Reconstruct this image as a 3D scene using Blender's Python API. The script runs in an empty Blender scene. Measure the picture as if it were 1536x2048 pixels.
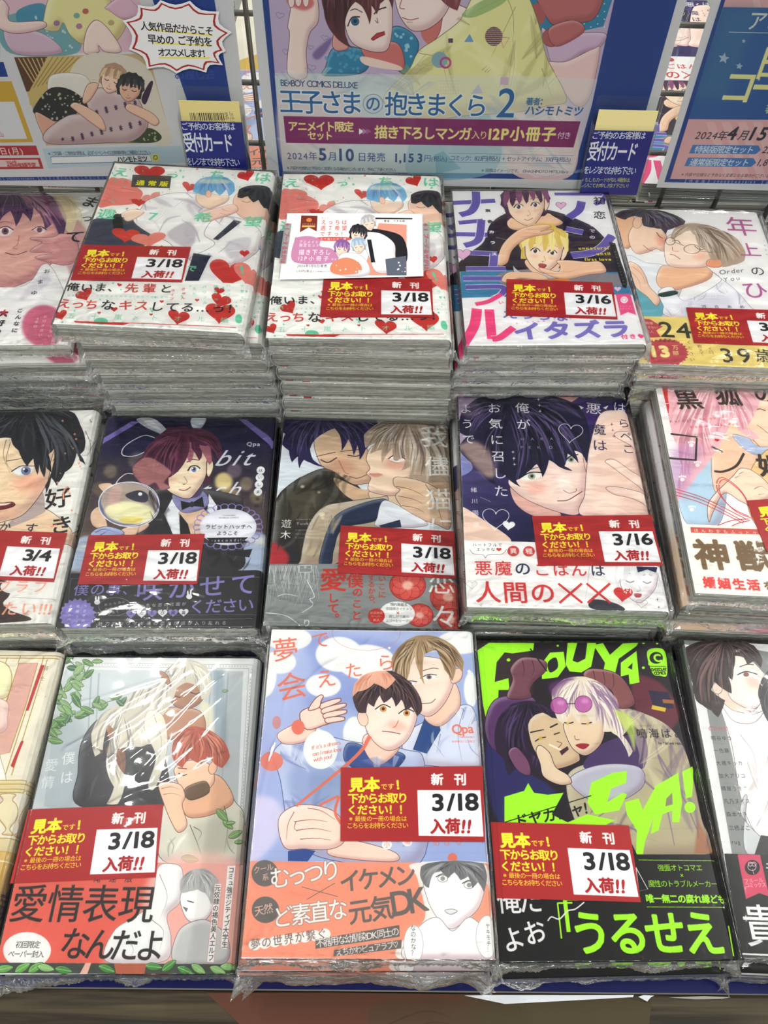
import bpy, bmesh, math, random
import numpy as np
from mathutils import Vector, Matrix, noise

S = bpy.context.scene
COL = S.collection
random.seed(7)
# ------------------------------------------------------------------ camera
CAM_H = 0.508                       # metres above the display table top (z = 0)
R_ = Vector((0.9997385, 0.00752778, 0.02159319))
U_ = Vector((-0.01822088, 0.83279897, 0.55327559))
F_ = Vector((0.01381785, 0.55352435, -0.83271836))
cam_d = bpy.data.cameras.new('camera')
cam = bpy.data.objects.new('camera', cam_d); COL.objects.link(cam)
m = Matrix((R_, U_, -F_)).transposed().to_4x4(); m.translation = (0, 0, CAM_H)
cam.matrix_world = m
cam_d.sensor_fit = 'VERTICAL'; cam_d.sensor_height = 24.0
cam_d.lens = 1550.0 / 2048.0 * 24.0
cam_d.clip_start = 0.02; cam_d.clip_end = 50
S.camera = cam
# ------------------------------------------------------------------ world and lamps
S.view_settings.view_transform = 'Standard'; S.view_settings.look = 'None'
S.view_settings.exposure = 0.12; S.view_settings.gamma = 1.0
S.view_settings.use_curve_mapping = False
S.cycles.transparent_max_bounces = 32
w = bpy.data.worlds.new('world'); S.world = w; w.use_nodes = True
w.node_tree.nodes['Background'].inputs[0].default_value = (0.93, 0.97, 0.92, 1)
w.node_tree.nodes['Background'].inputs[1].default_value = 0.33
def lamp(loc, sx, sy, power, rz=0.0, col=(1.0, 0.985, 0.94)):
    d = bpy.data.lights.new('ceiling_tube_light', 'AREA'); d.shape = 'RECTANGLE'
    d.size = sx; d.size_y = sy; d.energy = power; d.color = col
    o = bpy.data.objects.new('ceiling_tube_light', d); COL.objects.link(o)
    o.location = loc; o.rotation_euler = (0, 0, rz)
    return o
LAMPS = [((-0.66, 0.83, 1.95), 0.05, 0.58, 14), ((1.45, 0.60, 1.95), 0.10, 1.2, 33),
         ((-1.9, 0.60, 1.95), 0.10, 1.2, 16), ((1.45, 2.6, 1.95), 0.10, 1.2, 10),
         ((0.1, -1.35, 1.95), 1.2, 0.12, 40)]
for loc, sx, sy, pw in LAMPS: lamp(loc, sx, sy, pw)

# ------------------------------------------------------------------ object helpers
def link(o, parent=None):
    COL.objects.link(o)
    if parent is not None: o.parent = parent
    return o
def tag(o, label=None, cat=None, group=None, kind=None):
    if label: o['label'] = label
    if cat: o['category'] = cat
    if group: o['group'] = group
    if kind: o['kind'] = kind
    return o
def thing(name, label, cat, loc=(0, 0, 0), rz=0.0, group=None):
    o = bpy.data.objects.new(name, None); o.empty_display_size = 0.02
    link(o); o.location = loc; o.rotation_euler = (0, 0, rz)
    return tag(o, label, cat, group)
def mesh(name, V, Fc, mat=None, parent=None, uv=None, smooth=False, label=None):
    me = bpy.data.meshes.new(name); me.from_pydata([tuple(v) for v in V], [], Fc)
    if uv is not None:
        L = me.uv_layers.new(name='UVMap')
        for lp in me.loops: L.data[lp.index].uv = uv[lp.vertex_index]
    if mat: me.materials.append(mat)
    if smooth: me.polygons.foreach_set('use_smooth', [True] * len(me.polygons))
    me.update()
    o = bpy.data.objects.new(name, me); link(o, parent)
    if label: o['label'] = label
    return o
def boxes(name, L, mat, parent=None, bev=0.0, label=None):
    """L: list of (x0,y0,z0,x1,y1,z1)"""
    bm = bmesh.new()
    for x0, y0, z0, x1, y1, z1 in L:
        r = bmesh.ops.create_cube(bm, size=1)
        for v in r['verts']:
            v.co = Vector(((x0 + x1) / 2 + v.co.x * (x1 - x0), (y0 + y1) / 2 + v.co.y * (y1 - y0), (z0 + z1) / 2 + v.co.z * (z1 - z0)))
    if bev: bmesh.ops.bevel(bm, geom=bm.edges[:], offset=bev, segments=2, affect='EDGES', profile=0.5)
    me = bpy.data.meshes.new(name); bm.to_mesh(me); bm.free()
    if mat: me.materials.append(mat)
    o = bpy.data.objects.new(name, me); link(o, parent)
    if label: o['label'] = label
    return o
def tube(name, pts, r, mat, parent=None, n=8):
    V, Fc = [], []
    pts = [Vector(p) for p in pts]
    for i, p in enumerate(pts):
        d = (pts[min(i + 1, len(pts) - 1)] - pts[max(i - 1, 0)]).normalized()
        a = d.orthogonal().normalized(); b = d.cross(a)
        for k in range(n):
            t = 2 * math.pi * k / n; V.append(p + a * r * math.cos(t) + b * r * math.sin(t))
    for i in range(len(pts) - 1):
        for k in range(n):
            Fc.append((i * n + k, i * n + (k + 1) % n, (i + 1) * n + (k + 1) % n, (i + 1) * n + k))
    Fc.append(tuple(range(n))[::-1]); Fc.append(tuple((len(pts) - 1) * n + k for k in range(n)))
    return mesh(name, V, Fc, mat, parent, smooth=True)
def copy_tree(o, parent=None):
    c = o.copy(); COL.objects.link(c); c.parent = parent
    for ch in list(o.children): copy_tree(ch, c)
    return c
# ------------------------------------------------------------------ colour
def s2l(c):
    return c / 12.92 if c <= 0.04045 else ((c + 0.055) / 1.055) ** 2.4
def hexc(h):
    if not isinstance(h, str): return tuple(h)
    h = h.lstrip('#'); h = ''.join(c * 2 for c in h) if len(h) == 3 else h; return tuple(int(h[i:i + 2], 16) / 255 for i in (0, 2, 4))
def lin(h, a=1.0):
    return tuple(s2l(c) for c in hexc(h)) + (a,)
# ------------------------------------------------------------------ materials
def nt(name):
    m = bpy.data.materials.new(name); m.use_nodes = True
    t = m.node_tree; return m, t, t.nodes, t.links
def plain(name, col, rough=0.5, metal=0.0, noise_amt=0.0, nscale=40, spec=0.5, bump=0.0):
    m, t, N, L = nt(name); b = N['Principled BSDF']
    b.inputs['Roughness'].default_value = rough; b.inputs['Metallic'].default_value = metal
    b.inputs['Specular IOR Level'].default_value = spec
    b.inputs['Base Color'].default_value = lin(col)
    if noise_amt or bump:
        tc = N.new('ShaderNodeTexCoord'); n = N.new('ShaderNodeTexNoise'); n.inputs['Scale'].default_value = nscale
        n.inputs['Detail'].default_value = 6; L.new(tc.outputs['Object'], n.inputs['Vector'])
        if noise_amt:
            mx = N.new('ShaderNodeMix'); mx.data_type = 'RGBA'; c = lin(col)
            mx.inputs['A'].default_value = tuple(x * (1 - noise_amt) for x in c[:3]) + (1,)
            mx.inputs['B'].default_value = tuple(min(1, x * (1 + noise_amt)) for x in c[:3]) + (1,)
            L.new(n.outputs['Fac'], mx.inputs['Factor']); L.new(mx.outputs['Result'], b.inputs['Base Color'])
        if bump:
            bp = N.new('ShaderNodeBump'); bp.inputs['Strength'].default_value = bump; bp.inputs['Distance'].default_value = 0.001
            L.new(n.outputs['Fac'], bp.inputs['Height']); L.new(bp.outputs['Normal'], b.inputs['Normal'])
    return m
def mat_pages(name, c0, c1):
    m, t, N, L = nt(name); b = N['Principled BSDF']; b.inputs['Roughness'].default_value = 0.75
    b.inputs['Specular IOR Level'].default_value = 0.2
    tc = N.new('ShaderNodeTexCoord')
    oi = N.new('ShaderNodeObjectInfo')
    def streak(sx, sz, seed):
        mp = N.new('ShaderNodeMapping'); mp.inputs['Scale'].default_value = (sx, sx, sz)
        ad = N.new('ShaderNodeVectorMath'); ad.operation = 'ADD'
        mu = N.new('ShaderNodeMath'); mu.operation = 'MULTIPLY'; mu.inputs[1].default_value = 7.3 + seed
        L.new(oi.outputs['Random'], mu.inputs[0]); L.new(tc.outputs['Object'], mp.inputs['Vector'])
        L.new(mp.outputs['Vector'], ad.inputs[0]); L.new(mu.outputs[0], ad.inputs[1])
        n = N.new('ShaderNodeTexNoise'); n.inputs['Scale'].default_value = 1; n.inputs['Detail'].default_value = 3
        L.new(ad.outputs[0], n.inputs['Vector']); return n
    a = streak(3, 480, 0); d = streak(9, 1500, 5)
    mm = N.new('ShaderNodeMath'); mm.operation = 'ADD'; L.new(a.outputs['Fac'], mm.inputs[0]); L.new(d.outputs['Fac'], mm.inputs[1])
    cr = N.new('ShaderNodeValToRGB'); cr.color_ramp.elements[0].position = 0.40; cr.color_ramp.elements[1].position = 0.58
    cr.color_ramp.elements[0].color = lin(c0); cr.color_ramp.elements[1].color = lin(c1)
    hf = N.new('ShaderNodeMath'); hf.operation = 'MULTIPLY'; hf.inputs[1].default_value = 0.5
    L.new(mm.outputs[0], hf.inputs[0]); L.new(hf.outputs[0], cr.inputs['Fac']); L.new(cr.outputs['Color'], b.inputs['Base Color'])
    bp = N.new('ShaderNodeBump'); bp.inputs['Strength'].default_value = 0.6; bp.inputs['Distance'].default_value = 0.0004
    L.new(hf.outputs[0], bp.inputs['Height']); L.new(bp.outputs['Normal'], b.inputs['Normal'])
    return m
def mat_film(name, fac=0.10, ior=1.45, fk=1.0, rough=0.07, scale=90.0, strength=0.5, dist=0.0008, milky=0.0, stretch=(1, 1, 1), rot=0.5, crease=True):
    """thin clear plastic: see-through with glossy, creased reflections"""
    m, t, N, L = nt(name)
    for n in list(N):
        if n.type == 'BSDF_PRINCIPLED': N.remove(n)
    out = N['Material Output']
    tr = N.new('ShaderNodeBsdfTransparent'); gl = N.new('ShaderNodeBsdfGlossy')
    tr.inputs['Color'].default_value = (0.985, 0.99, 0.985, 1)
    gl.inputs['Roughness'].default_value = rough; gl.inputs['Color'].default_value = (1, 1, 1, 1)
    tc = N.new('ShaderNodeTexCoord'); oi = N.new('ShaderNodeObjectInfo')
    mp = N.new('ShaderNodeMapping'); mp.inputs['Scale'].default_value = stretch; mp.inputs['Rotation'].default_value = (0, 0, rot)
    ad = N.new('ShaderNodeVectorMath'); ad.operation = 'ADD'
    L.new(tc.outputs['Object'], mp.inputs['Vector']); L.new(mp.outputs['Vector'], ad.inputs[0]); L.new(oi.outputs['Random'], ad.inputs[1])
    n1 = N.new('ShaderNodeTexNoise'); n1.inputs['Scale'].default_value = scale; n1.inputs['Detail'].default_value = 5
    n1.inputs['Distortion'].default_value = 1.2; L.new(ad.outputs[0], n1.inputs['Vector'])
    h = n1.outputs['Fac']
    if crease:
        # ridged creases: 1-|2n-1|
        n2 = N.new('ShaderNodeTexNoise'); n2.inputs['Scale'].default_value = scale * 0.45; n2.inputs['Detail'].default_value = 3
        L.new(ad.outputs[0], n2.inputs['Vector'])
        s = N.new('ShaderNodeMath'); s.operation = 'SUBTRACT'; s.inputs[1].default_value = 0.5; L.new(n2.outputs['Fac'], s.inputs[0])
        ab = N.new('ShaderNodeMath'); ab.operation = 'ABSOLUTE'; L.new(s.outputs[0], ab.inputs[0])
        mi = N.new('ShaderNodeMath'); mi.operation = 'MINIMUM'; mi.inputs[1].default_value = 0.07; L.new(ab.outputs[0], mi.inputs[0])
        ml = N.new('ShaderNodeMath'); ml.operation = 'MULTIPLY'; ml.inputs[1].default_value = 5.0; L.new(mi.outputs[0], ml.inputs[0])
        su = N.new('ShaderNodeMath'); su.operation = 'ADD'; L.new(h, su.inputs[0]); L.new(ml.outputs[0], su.inputs[1]); h = su.outputs[0]
    bp = N.new('ShaderNodeBump'); bp.inputs['Strength'].default_value = strength; bp.inputs['Distance'].default_value = dist
    L.new(h, bp.inputs['Height']); L.new(bp.outputs['Normal'], gl.inputs['Normal'])
    lw = N.new('ShaderNodeFresnel'); lw.inputs['IOR'].default_value = ior; L.new(bp.outputs['Normal'], lw.inputs['Normal'])
    mu = N.new('ShaderNodeMath'); mu.operation = 'MULTIPLY_ADD'; mu.inputs[1].default_value = fk; mu.inputs[2].default_value = fac; mu.use_clamp = True
    L.new(lw.outputs[0], mu.inputs[0])
    mx = N.new('ShaderNodeMixShader'); L.new(mu.outputs[0], mx.inputs[0]); L.new(tr.outputs[0], mx.inputs[1]); L.new(gl.outputs[0], mx.inputs[2])
    last = mx.outputs[0]
    if milky:
        df = N.new('ShaderNodeBsdfDiffuse'); df.inputs['Color'].default_value = (0.85, 0.87, 0.86, 1)
        m2 = N.new('ShaderNodeMixShader'); m2.inputs[0].default_value = milky
        L.new(last, m2.inputs[1]); L.new(df.outputs[0], m2.inputs[2]); last = m2.outputs[0]
    L.new(last, out.inputs['Surface'])
    return m
def mat_wood(name, c0, c1, rough=0.35):
    m, t, N, L = nt(name); b = N['Principled BSDF']; b.inputs['Roughness'].default_value = rough; b.inputs['Specular IOR Level'].default_value = 0.2
    tc = N.new('ShaderNodeTexCoord'); mp = N.new('ShaderNodeMapping'); mp.inputs['Scale'].default_value = (9, 210, 20)
    n = N.new('ShaderNodeTexNoise'); n.inputs['Scale'].default_value = 1; n.inputs['Detail'].default_value = 8; n.inputs['Distortion'].default_value = 0.6
    cr = N.new('ShaderNodeValToRGB'); cr.color_ramp.elements[0].position = 0.35; cr.color_ramp.elements[1].position = 0.68
    cr.color_ramp.elements[0].color = lin(c0); cr.color_ramp.elements[1].color = lin(c1)
    L.new(tc.outputs['Object'], mp.inputs['Vector']); L.new(mp.outputs['Vector'], n.inputs['Vector']); L.new(n.outputs['Fac'], cr.inputs['Fac'])
    L.new(cr.outputs['Color'], b.inputs['Base Color'])
    bp = N.new('ShaderNodeBump'); bp.inputs['Strength'].default_value = 0.3; bp.inputs['Distance'].default_value = 0.0005
    L.new(n.outputs['Fac'], bp.inputs['Height']); L.new(bp.outputs['Normal'], b.inputs['Normal'])
    return m
# ------------------------------------------------------------------ flat-print painter (all print is drawn here, nothing is loaded)
class Glyphs:
    def __init__(self): self.need = set(); self.edges = {}; self.box = {}
    def bake(self, chars):
        objs = []
        for ch in sorted(set(chars)):
            if ch in self.edges or ch in ' \u3000': continue
            c = bpy.data.curves.new('glyph', 'FONT'); c.body = ch; c.size = 1.0; c.resolution_u = 4
            o = bpy.data.objects.new('glyph', c); COL.objects.link(o); objs.append((ch, o, c))
        dg = bpy.context.evaluated_depsgraph_get()
        for ch, o, c in objs:
            e = o.evaluated_get(dg); me = e.to_mesh()
            n = len(me.vertices); co = np.zeros(n * 3, np.float32); me.vertices.foreach_get('co', co); co = co.reshape(-1, 3)[:, :2]
            me.calc_loop_triangles(); k = len(me.loop_triangles); tri = np.zeros(k * 3, np.int32); me.loop_triangles.foreach_get('vertices', tri); tri = tri.reshape(-1, 3)
            e.to_mesh_clear()
            if n == 0: self.edges[ch] = np.zeros((0, 4), np.float32); self.box[ch] = (0, 0, .5, .5); continue
            a, b_, d = co[tri[:, 0]], co[tri[:, 1]], co[tri[:, 2]]
            ar = (b_[:, 0] - a[:, 0]) * (d[:, 1] - a[:, 1]) - (b_[:, 1] - a[:, 1]) * (d[:, 0] - a[:, 0])
            tri[ar < 0] = tri[ar < 0][:, ::-1]
            E = np.concatenate([tri[:, [0, 1]], tri[:, [1, 2]], tri[:, [2, 0]]])
            key = set(map(tuple, E.tolist())); keep = np.array([(q, p) not in key for p, q in E.tolist()], bool)
            E = E[keep]
            self.edges[ch] = np.concatenate([co[E[:, 0]], co[E[:, 1]]], 1)
            self.box[ch] = (co[:, 0].min(), co[:, 1].min(), co[:, 0].max(), co[:, 1].max())
        for ch, o, c in objs:
            bpy.data.objects.remove(o); bpy.data.curves.remove(c)
G = Glyphs()
def coverage(E, W, H, ss=3):
    """E: edges (n,4) in pixel space -> (x0,y0,x1,y1,mask) over the bounding box, non-zero fill, antialiased"""
    if len(E) == 0: return None
    xs = E[:, [0, 2]]; ys = E[:, [1, 3]]
    x0 = int(max(0, math.floor(xs.min()) - 1)); x1 = int(min(W, math.ceil(xs.max()) + 2))
    y0 = int(max(0, math.floor(ys.min()) - 1)); y1 = int(min(H, math.ceil(ys.max()) + 2))
    if x1 <= x0 or y1 <= y0: return None
    w, h = x1 - x0, y1 - y0
    ya = (E[:, 1] - y0) * ss - 0.5; yb = (E[:, 3] - y0) * ss - 0.5
    xa = E[:, 0] - x0; xb = E[:, 2] - x0
    up = ya > yb; lo = np.where(up, yb, ya); hi = np.where(up, ya, yb); xl = np.where(up, xb, xa); xh = np.where(up, xa, xb)
    sg = np.where(up, -1.0, 1.0)
    i0 = np.maximum(np.ceil(lo), 0).astype(int); i1 = np.minimum(np.ceil(hi), h * ss).astype(int)
    cnt = np.maximum(i1 - i0, 0); tot = cnt.sum()
    if tot == 0: return None
    idx = np.repeat(np.arange(len(E)), cnt)
    off = np.arange(tot) - np.repeat(np.cumsum(cnt) - cnt, cnt)
    row = i0[idx] + off
    tt = (row - lo[idx]) / np.maximum(hi[idx] - lo[idx], 1e-9)
    x = np.clip(xl[idx] + (xh[idx] - xl[idx]) * tt, 0, w - 1e-3); s = sg[idx]
    ix = np.floor(x).astype(int); fr = x - ix
    acc = np.zeros((h * ss) * (w + 2))
    np.add.at(acc, row * (w + 2) + ix, s * (1 - fr)); np.add.at(acc, row * (w + 2) + ix + 1, s * fr)
    cov = np.minimum(np.abs(np.cumsum(acc.reshape(h * ss, w + 2), 1)), 1)[:, :w]
    return x0, y0, x1, y1, cov.reshape(h, ss, w).mean(1).astype(np.float32)
def closed_edges(P):
    P = np.asarray(P, float); Q = np.roll(P, -1, 0); return np.concatenate([P, Q], 1)
def spline(P, closed=True, n=8):
    P = np.asarray(P, float); k = len(P)
    if k < 3: return P
    if closed: A = np.roll(P, 1, 0); B = P; C = np.roll(P, -1, 0); D = np.roll(P, -2, 0)
    else:
        X = np.vstack([2 * P[0] - P[1], P, 2 * P[-1] - P[-2]]); A, B, C, D = X[:-3], X[1:-2], X[2:-1], X[3:]
    t = np.linspace(0, 1, n, endpoint=False)[None, :, None]
    A, B, C, D = [q[:, None, :] for q in (A, B, C, D)]
    r = 0.5 * (2 * B + (C - A) * t + (2 * A - 5 * B + 4 * C - D) * t * t + (3 * B - A - 3 * C + D) * t ** 3)
    r = r.reshape(-1, 2)
    return r if closed else np.vstack([r, P[-1]])
def blur(a, r):
    r = int(max(1, round(r)))
    for ax in (0, 1):
        for _ in range(2):
            p = np.pad(a, [(r + 1, r) if i == ax else (0, 0) for i in range(2)], mode='edge')
            c = np.cumsum(p, ax)
            n = a.shape[ax]
            hi = np.take(c, range(2 * r + 1, 2 * r + 1 + n), ax); lo = np.take(c, range(0, n), ax)
            a = (hi - lo) / (2 * r + 1)
    return a
def dilate(mk, r):
    ri = int(math.ceil(r)); p = np.pad(mk, ri + 1); out = mk.copy(); h, w = mk.shape
    for dy in range(-ri, ri + 1):
        for dx in range(-ri, ri + 1):
            d = math.hypot(dx, dy)
            if d <= r + 0.5:
                k = min(1.0, r + 0.5 - d) if d > 0 else 1
                out = np.maximum(out, p[ri + 1 + dy:ri + 1 + dy + h, ri + 1 + dx:ri + 1 + dx + w] * k)
    return out
class Sheet:
    """a printed sheet; drawn in the coordinates of its scan (quad = TL,TR,BR,BL corners there)"""
    def __init__(s, name, quad, w, h, bg, frame=(0, 0, 1)):
        s.name = name; s.W, s.H = w, h; s.fr = frame
        s.a = np.empty((h, w, 3), np.float32); s.a[:] = np.array(hexc(bg), np.float32)
        src = [(0, 0), (w, 0), (w, h), (0, h)]; A = []
        for (u, v), (x, y) in zip(src, quad):
            A.append([x, y, 1, 0, 0, 0, -u * x, -u * y, -u]); A.append([0, 0, 0, x, y, 1, -v * x, -v * y, -v])
        s.Hm = np.linalg.svd(np.array(A, float))[2][-1].reshape(3, 3)
        s.k = w / max(1.0, math.hypot(quad[2][0] - quad[3][0], quad[2][1] - quad[3][1])) / frame[2]   # texture px per frame px
    def t(s, P):
        P = np.atleast_2d(np.asarray(P, float)); f = s.fr
        X = np.stack([P[:, 0] / f[2] + f[0], P[:, 1] / f[2] + f[1], np.ones(len(P))], 1) @ s.Hm.T
        return X[:, :2] / X[:, 2:3]
    def _col(s, c, x0, y0, x1, y1):
        if isinstance(c, tuple) and len(c) == 4 and isinstance(c[0], str):      # (c0,c1,p0,p1) gradient
            a, b = s.t([c[2], c[3]]); d = b - a; L = (d * d).sum() + 1e-9
            X, Y = np.meshgrid(np.arange(x0, x1) - a[0], np.arange(y0, y1) - a[1]); k = np.clip((X * d[0] + Y * d[1]) / L, 0, 1)[..., None]
            return np.array(hexc(c[0]), np.float32) * (1 - k) + np.array(hexc(c[1]), np.float32) * k
        return np.array(hexc(c), np.float32)
    def put(s, cov, c, al=1.0, soft=0):
        if cov is None: return
        x0, y0, x1, y1, mk = cov
        if soft:
            pd = int(soft * 2); X0, Y0, X1, Y1 = max(0, x0 - pd), max(0, y0 - pd), min(s.W, x1 + pd), min(s.H, y1 + pd)
            mk = blur(np.pad(mk, ((y0 - Y0, Y1 - y1), (x0 - X0, X1 - x1))), soft); x0, y0, x1, y1 = X0, Y0, X1, Y1
        mk = (mk * al)[..., None]; r = s.a[y0:y1, x0:x1]
        r += (s._col(c, x0, y0, x1, y1) - r) * mk
    def poly(s, P, c, al=1.0, sm=False, soft=0, line=None, lw=1.2):
        if sm: P = spline(P)
        T = s.t(P); cv = coverage(closed_edges(T), s.W, s.H); s.put(cv, c, al, soft)
        if line and sm and cv is not None and not soft and al > .95: s._round(cv)
        if line: s._stroke(np.vstack([T, T[:1]]), line, lw, lw)
    def _round(s, cv):
        """drawn shading: a darker rim on the lower right, a lighter one on the upper left"""
        x0, y0, x1, y1, mk = cv; sz = math.sqrt(float(mk.sum()))
        if sz < 14: return
        d = int(max(2, min(26, sz * .07))); p = np.pad(mk, d); h, w = mk.shape
        dk = blur(np.clip(mk - p[2 * d:2 * d + h, int(1.7 * d):int(1.7 * d) + w], 0, 1), d * .6) * mk
        lt = blur(np.clip(mk - p[0:h, int(.4 * d):int(.4 * d) + w], 0, 1), d * .5) * mk
        r = s.a[y0:y1, x0:x1]; r *= 1 - np.array([.17, .25, .22], np.float32) * dk[..., None]; r += (1 - r) * (.35 * lt[..., None])
    def folds(s, P, c, dk='#8a8794', lt='#ffffff', n=10, seed=1, al=.5):
        """cloth folds drawn inside an outline"""
        Q = np.asarray(P, float); T = spline(P); cv = coverage(closed_edges(s.t(T)), s.W, s.H)
        if cv is None: return
        x0, y0, x1, y1, mk = cv; keep = s.a.copy(); rg = random.Random(seed); ct = Q.mean(0); ex = float(np.ptp(Q, axis=0).min())
        for i in range(n):
            a = Q[rg.randrange(len(Q))] * rg.uniform(.6, 1); a = ct + (Q[rg.randrange(len(Q))] - ct) * rg.uniform(.5, 1); ang = rg.choice(c) + rg.uniform(-.3, .3); ln = ex * rg.uniform(.25, .55)
            d = np.array([math.cos(ang), math.sin(ang)]) * ln; nn = np.array([-d[1], d[0]]); b = a - d; m1 = (a + b) / 2 + nn * rg.uniform(-.2, .2); w = rg.uniform(.03, .09)
            s.poly([a, m1 + nn * w, b, m1 - nn * w], dk if i % 3 else lt, al, True, soft=1 if i % 2 else 3)
            if i % 2: s.line([a, m1, b], '#5a5662', 1.3, w1=.4, al=.6)
        r = s.a[y0:y1, x0:x1]; new = r.copy(); s.a[:] = keep; r += (new - r) * mk[..., None]
    def _stroke(s, T, c, w0, w1, al=1.0, soft=0):
        d = np.gradient(T, axis=0); n = np.stack([-d[:, 1], d[:, 0]], 1); n /= (np.linalg.norm(n, axis=1, keepdims=True) + 1e-9)
        ww = np.linspace(w0, w1, len(T))[:, None] / 2
        s.put(coverage(closed_edges(np.vstack([T + n * ww, (T - n * ww)[::-1]])), s.W, s.H), c, al, soft)
    def line(s, P, c, w=1.5, sm=True, w1=None, al=1.0, soft=0):
        if sm and len(P) > 2: P = spline(P, False)
        s._stroke(s.t(P), c, w, w if w1 is None else w1, al, soft)
    def lines(s, LL, c, w=1.2, w1=0.3, al=1.0):
        for P in LL: s.line(P, c, w, True, w1, al)
    def ell(s, cx, cy, rx, ry=None, c='#fff', al=1.0, rot=0, soft=0, line=None, lw=1.2):
        ry = rx if ry is None else ry; t = np.linspace(0, 2 * np.pi, 33)[:-1]; ca, sa = math.cos(rot), math.sin(rot)
        x, y = rx * np.cos(t), ry * np.sin(t); s.poly(np.stack([cx + x * ca - y * sa, cy + x * sa + y * ca], 1), c, al, soft=soft, line=line, lw=lw)
    def ring(s, cx, cy, rx, ry, c, w=1.5, al=1.0):
        t = np.linspace(0, 2 * np.pi, 40); s._stroke(s.t(np.stack([cx + rx * np.cos(t), cy + ry * np.sin(t)], 1)), c, w, w, al)
    def heart(s, cx, cy, r, c, rot=0, al=1.0, line=None, lw=1.2, fill=True, sy=0.8):
        t = np.linspace(0, 2 * np.pi, 40)[:-1]; x = 16 * np.sin(t) ** 3 / 16; y = -(13 * np.cos(t) - 5 * np.cos(2 * t) - 2 * np.cos(3 * t) - np.cos(4 * t)) / 16
        y *= sy; ca, sa = math.cos(rot), math.sin(rot); P = np.stack([cx + r * (x * ca - y * sa), cy + r * (x * sa + y * ca)], 1)
        if fill: s.poly(P, c, al, line=line, lw=lw)
        else: T = s.t(np.vstack([P, P[:1]])); s._stroke(T, c, lw, lw, al)
    def star(s, cx, cy, r, c, n=4, q=0.25, rot=0, al=1.0, sy=1.0):
        P = []
        for i in range(2 * n):
            a = rot + math.pi * i / n; rr = r if i % 2 == 0 else r * q; P.append((cx + rr * math.sin(a), cy - rr * math.cos(a) * sy))
        s.poly(P, c, al)
    def speck(s, P, n, c, r0, r1, al=1.0, seed=1):
        rg = random.Random(seed); P = np.asarray(P, float); x0, y0 = P.min(0); x1, y1 = P.max(0)
        for _ in range(n): s.ell(rg.uniform(x0, x1), rg.uniform(y0, y1), rg.uniform(r0, r1), None, c, al)
    def text(s, st, p0, p1, c, size=None, b=0, ol=None, ow=2, al=1.0, v=False, sk=0.0, sx=1.0):
        """p0,p1: ends of the run on its middle line (left->right, or top->bottom with v)"""
        G.bake(st)
        a, d = s.t([p0, p1]); ax = d - a; L = float(np.hypot(*ax)); ax = ax / max(L, 1e-6)
        adv = []
        for ch in st:
            if ch == ' ': adv.append(0.35)
            elif ord(ch) > 0x2000: adv.append(1.0)
            elif ch in G.box: bx = G.box[ch]; adv.append((bx[2] - bx[0]) + 0.13)
            else: adv.append(0.5)
        tot = sum(adv); auto = L / tot
        sz = auto if size is None else size * s.k
        if v: ydir = -ax; xdir = np.array([ax[1], -ax[0]])
        else: xdir = ax; ydir = np.array([ax[1], -ax[0]])
        E = []; pos = 0.0
        for ch, ad in zip(st, adv):
            cen = a + ax * (pos + ad / 2) * auto; pos += ad
            e = G.edges.get(ch)
            if e is None or len(e) == 0: continue
            bx = G.box[ch]
            cx = 0.5 if ord(ch) > 0x2000 else (bx[0] + bx[2]) / 2
            cy = 0.36
            gx = (e[:, [0, 2]] - cx) * sx; gy = e[:, [1, 3]] - cy
            if v and ch in 'ー…〜～': gx, gy = gy * 1.0, -(gx) * 1.0
            if v and ch in '、。': gx = gx + 0.6; gy = gy + 0.6
            if v and ch in 'っッゃゅょャュョァィゥェォ': gx = gx + 0.12; gy = gy + 0.1
            if sk: gx = gx + sk * gy
            X = cen[0] + sz * (gx * xdir[0] + gy * ydir[0]); Y = cen[1] + sz * (gx * xdir[1] + gy * ydir[1])
            E.append(np.stack([X[:, 0], Y[:, 0], X[:, 1], Y[:, 1]], 1))
        if not E: return
        cv = coverage(np.concatenate(E), s.W, s.H)
        if cv is None: return
        x0, y0, x1, y1, mk = cv
        if ol or b:
            pd = int(math.ceil(b + (ow if ol else 0))) + 2
            X0, Y0, X1, Y1 = max(0, x0 - pd), max(0, y0 - pd), min(s.W, x1 + pd), min(s.H, y1 + pd)
            mk = np.pad(mk, ((y0 - Y0, Y1 - y1), (x0 - X0, X1 - x1))); x0, y0, x1, y1 = X0, Y0, X1, Y1
        if b: mk = dilate(mk, b)
        if ol: s.put((x0, y0, x1, y1, dilate(mk, ow)), ol, al)
        s.put((x0, y0, x1, y1, mk), c, al)
    # ---- generic drawn people
    def L(s, o, r, rot, P):
        ca, sa = math.cos(rot), math.sin(rot); P = np.asarray(P, float)
        return np.stack([o[0] + r * (P[:, 0] * ca - P[:, 1] * sa), o[1] + r * (P[:, 0] * sa + P[:, 1] * ca)], 1)
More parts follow.
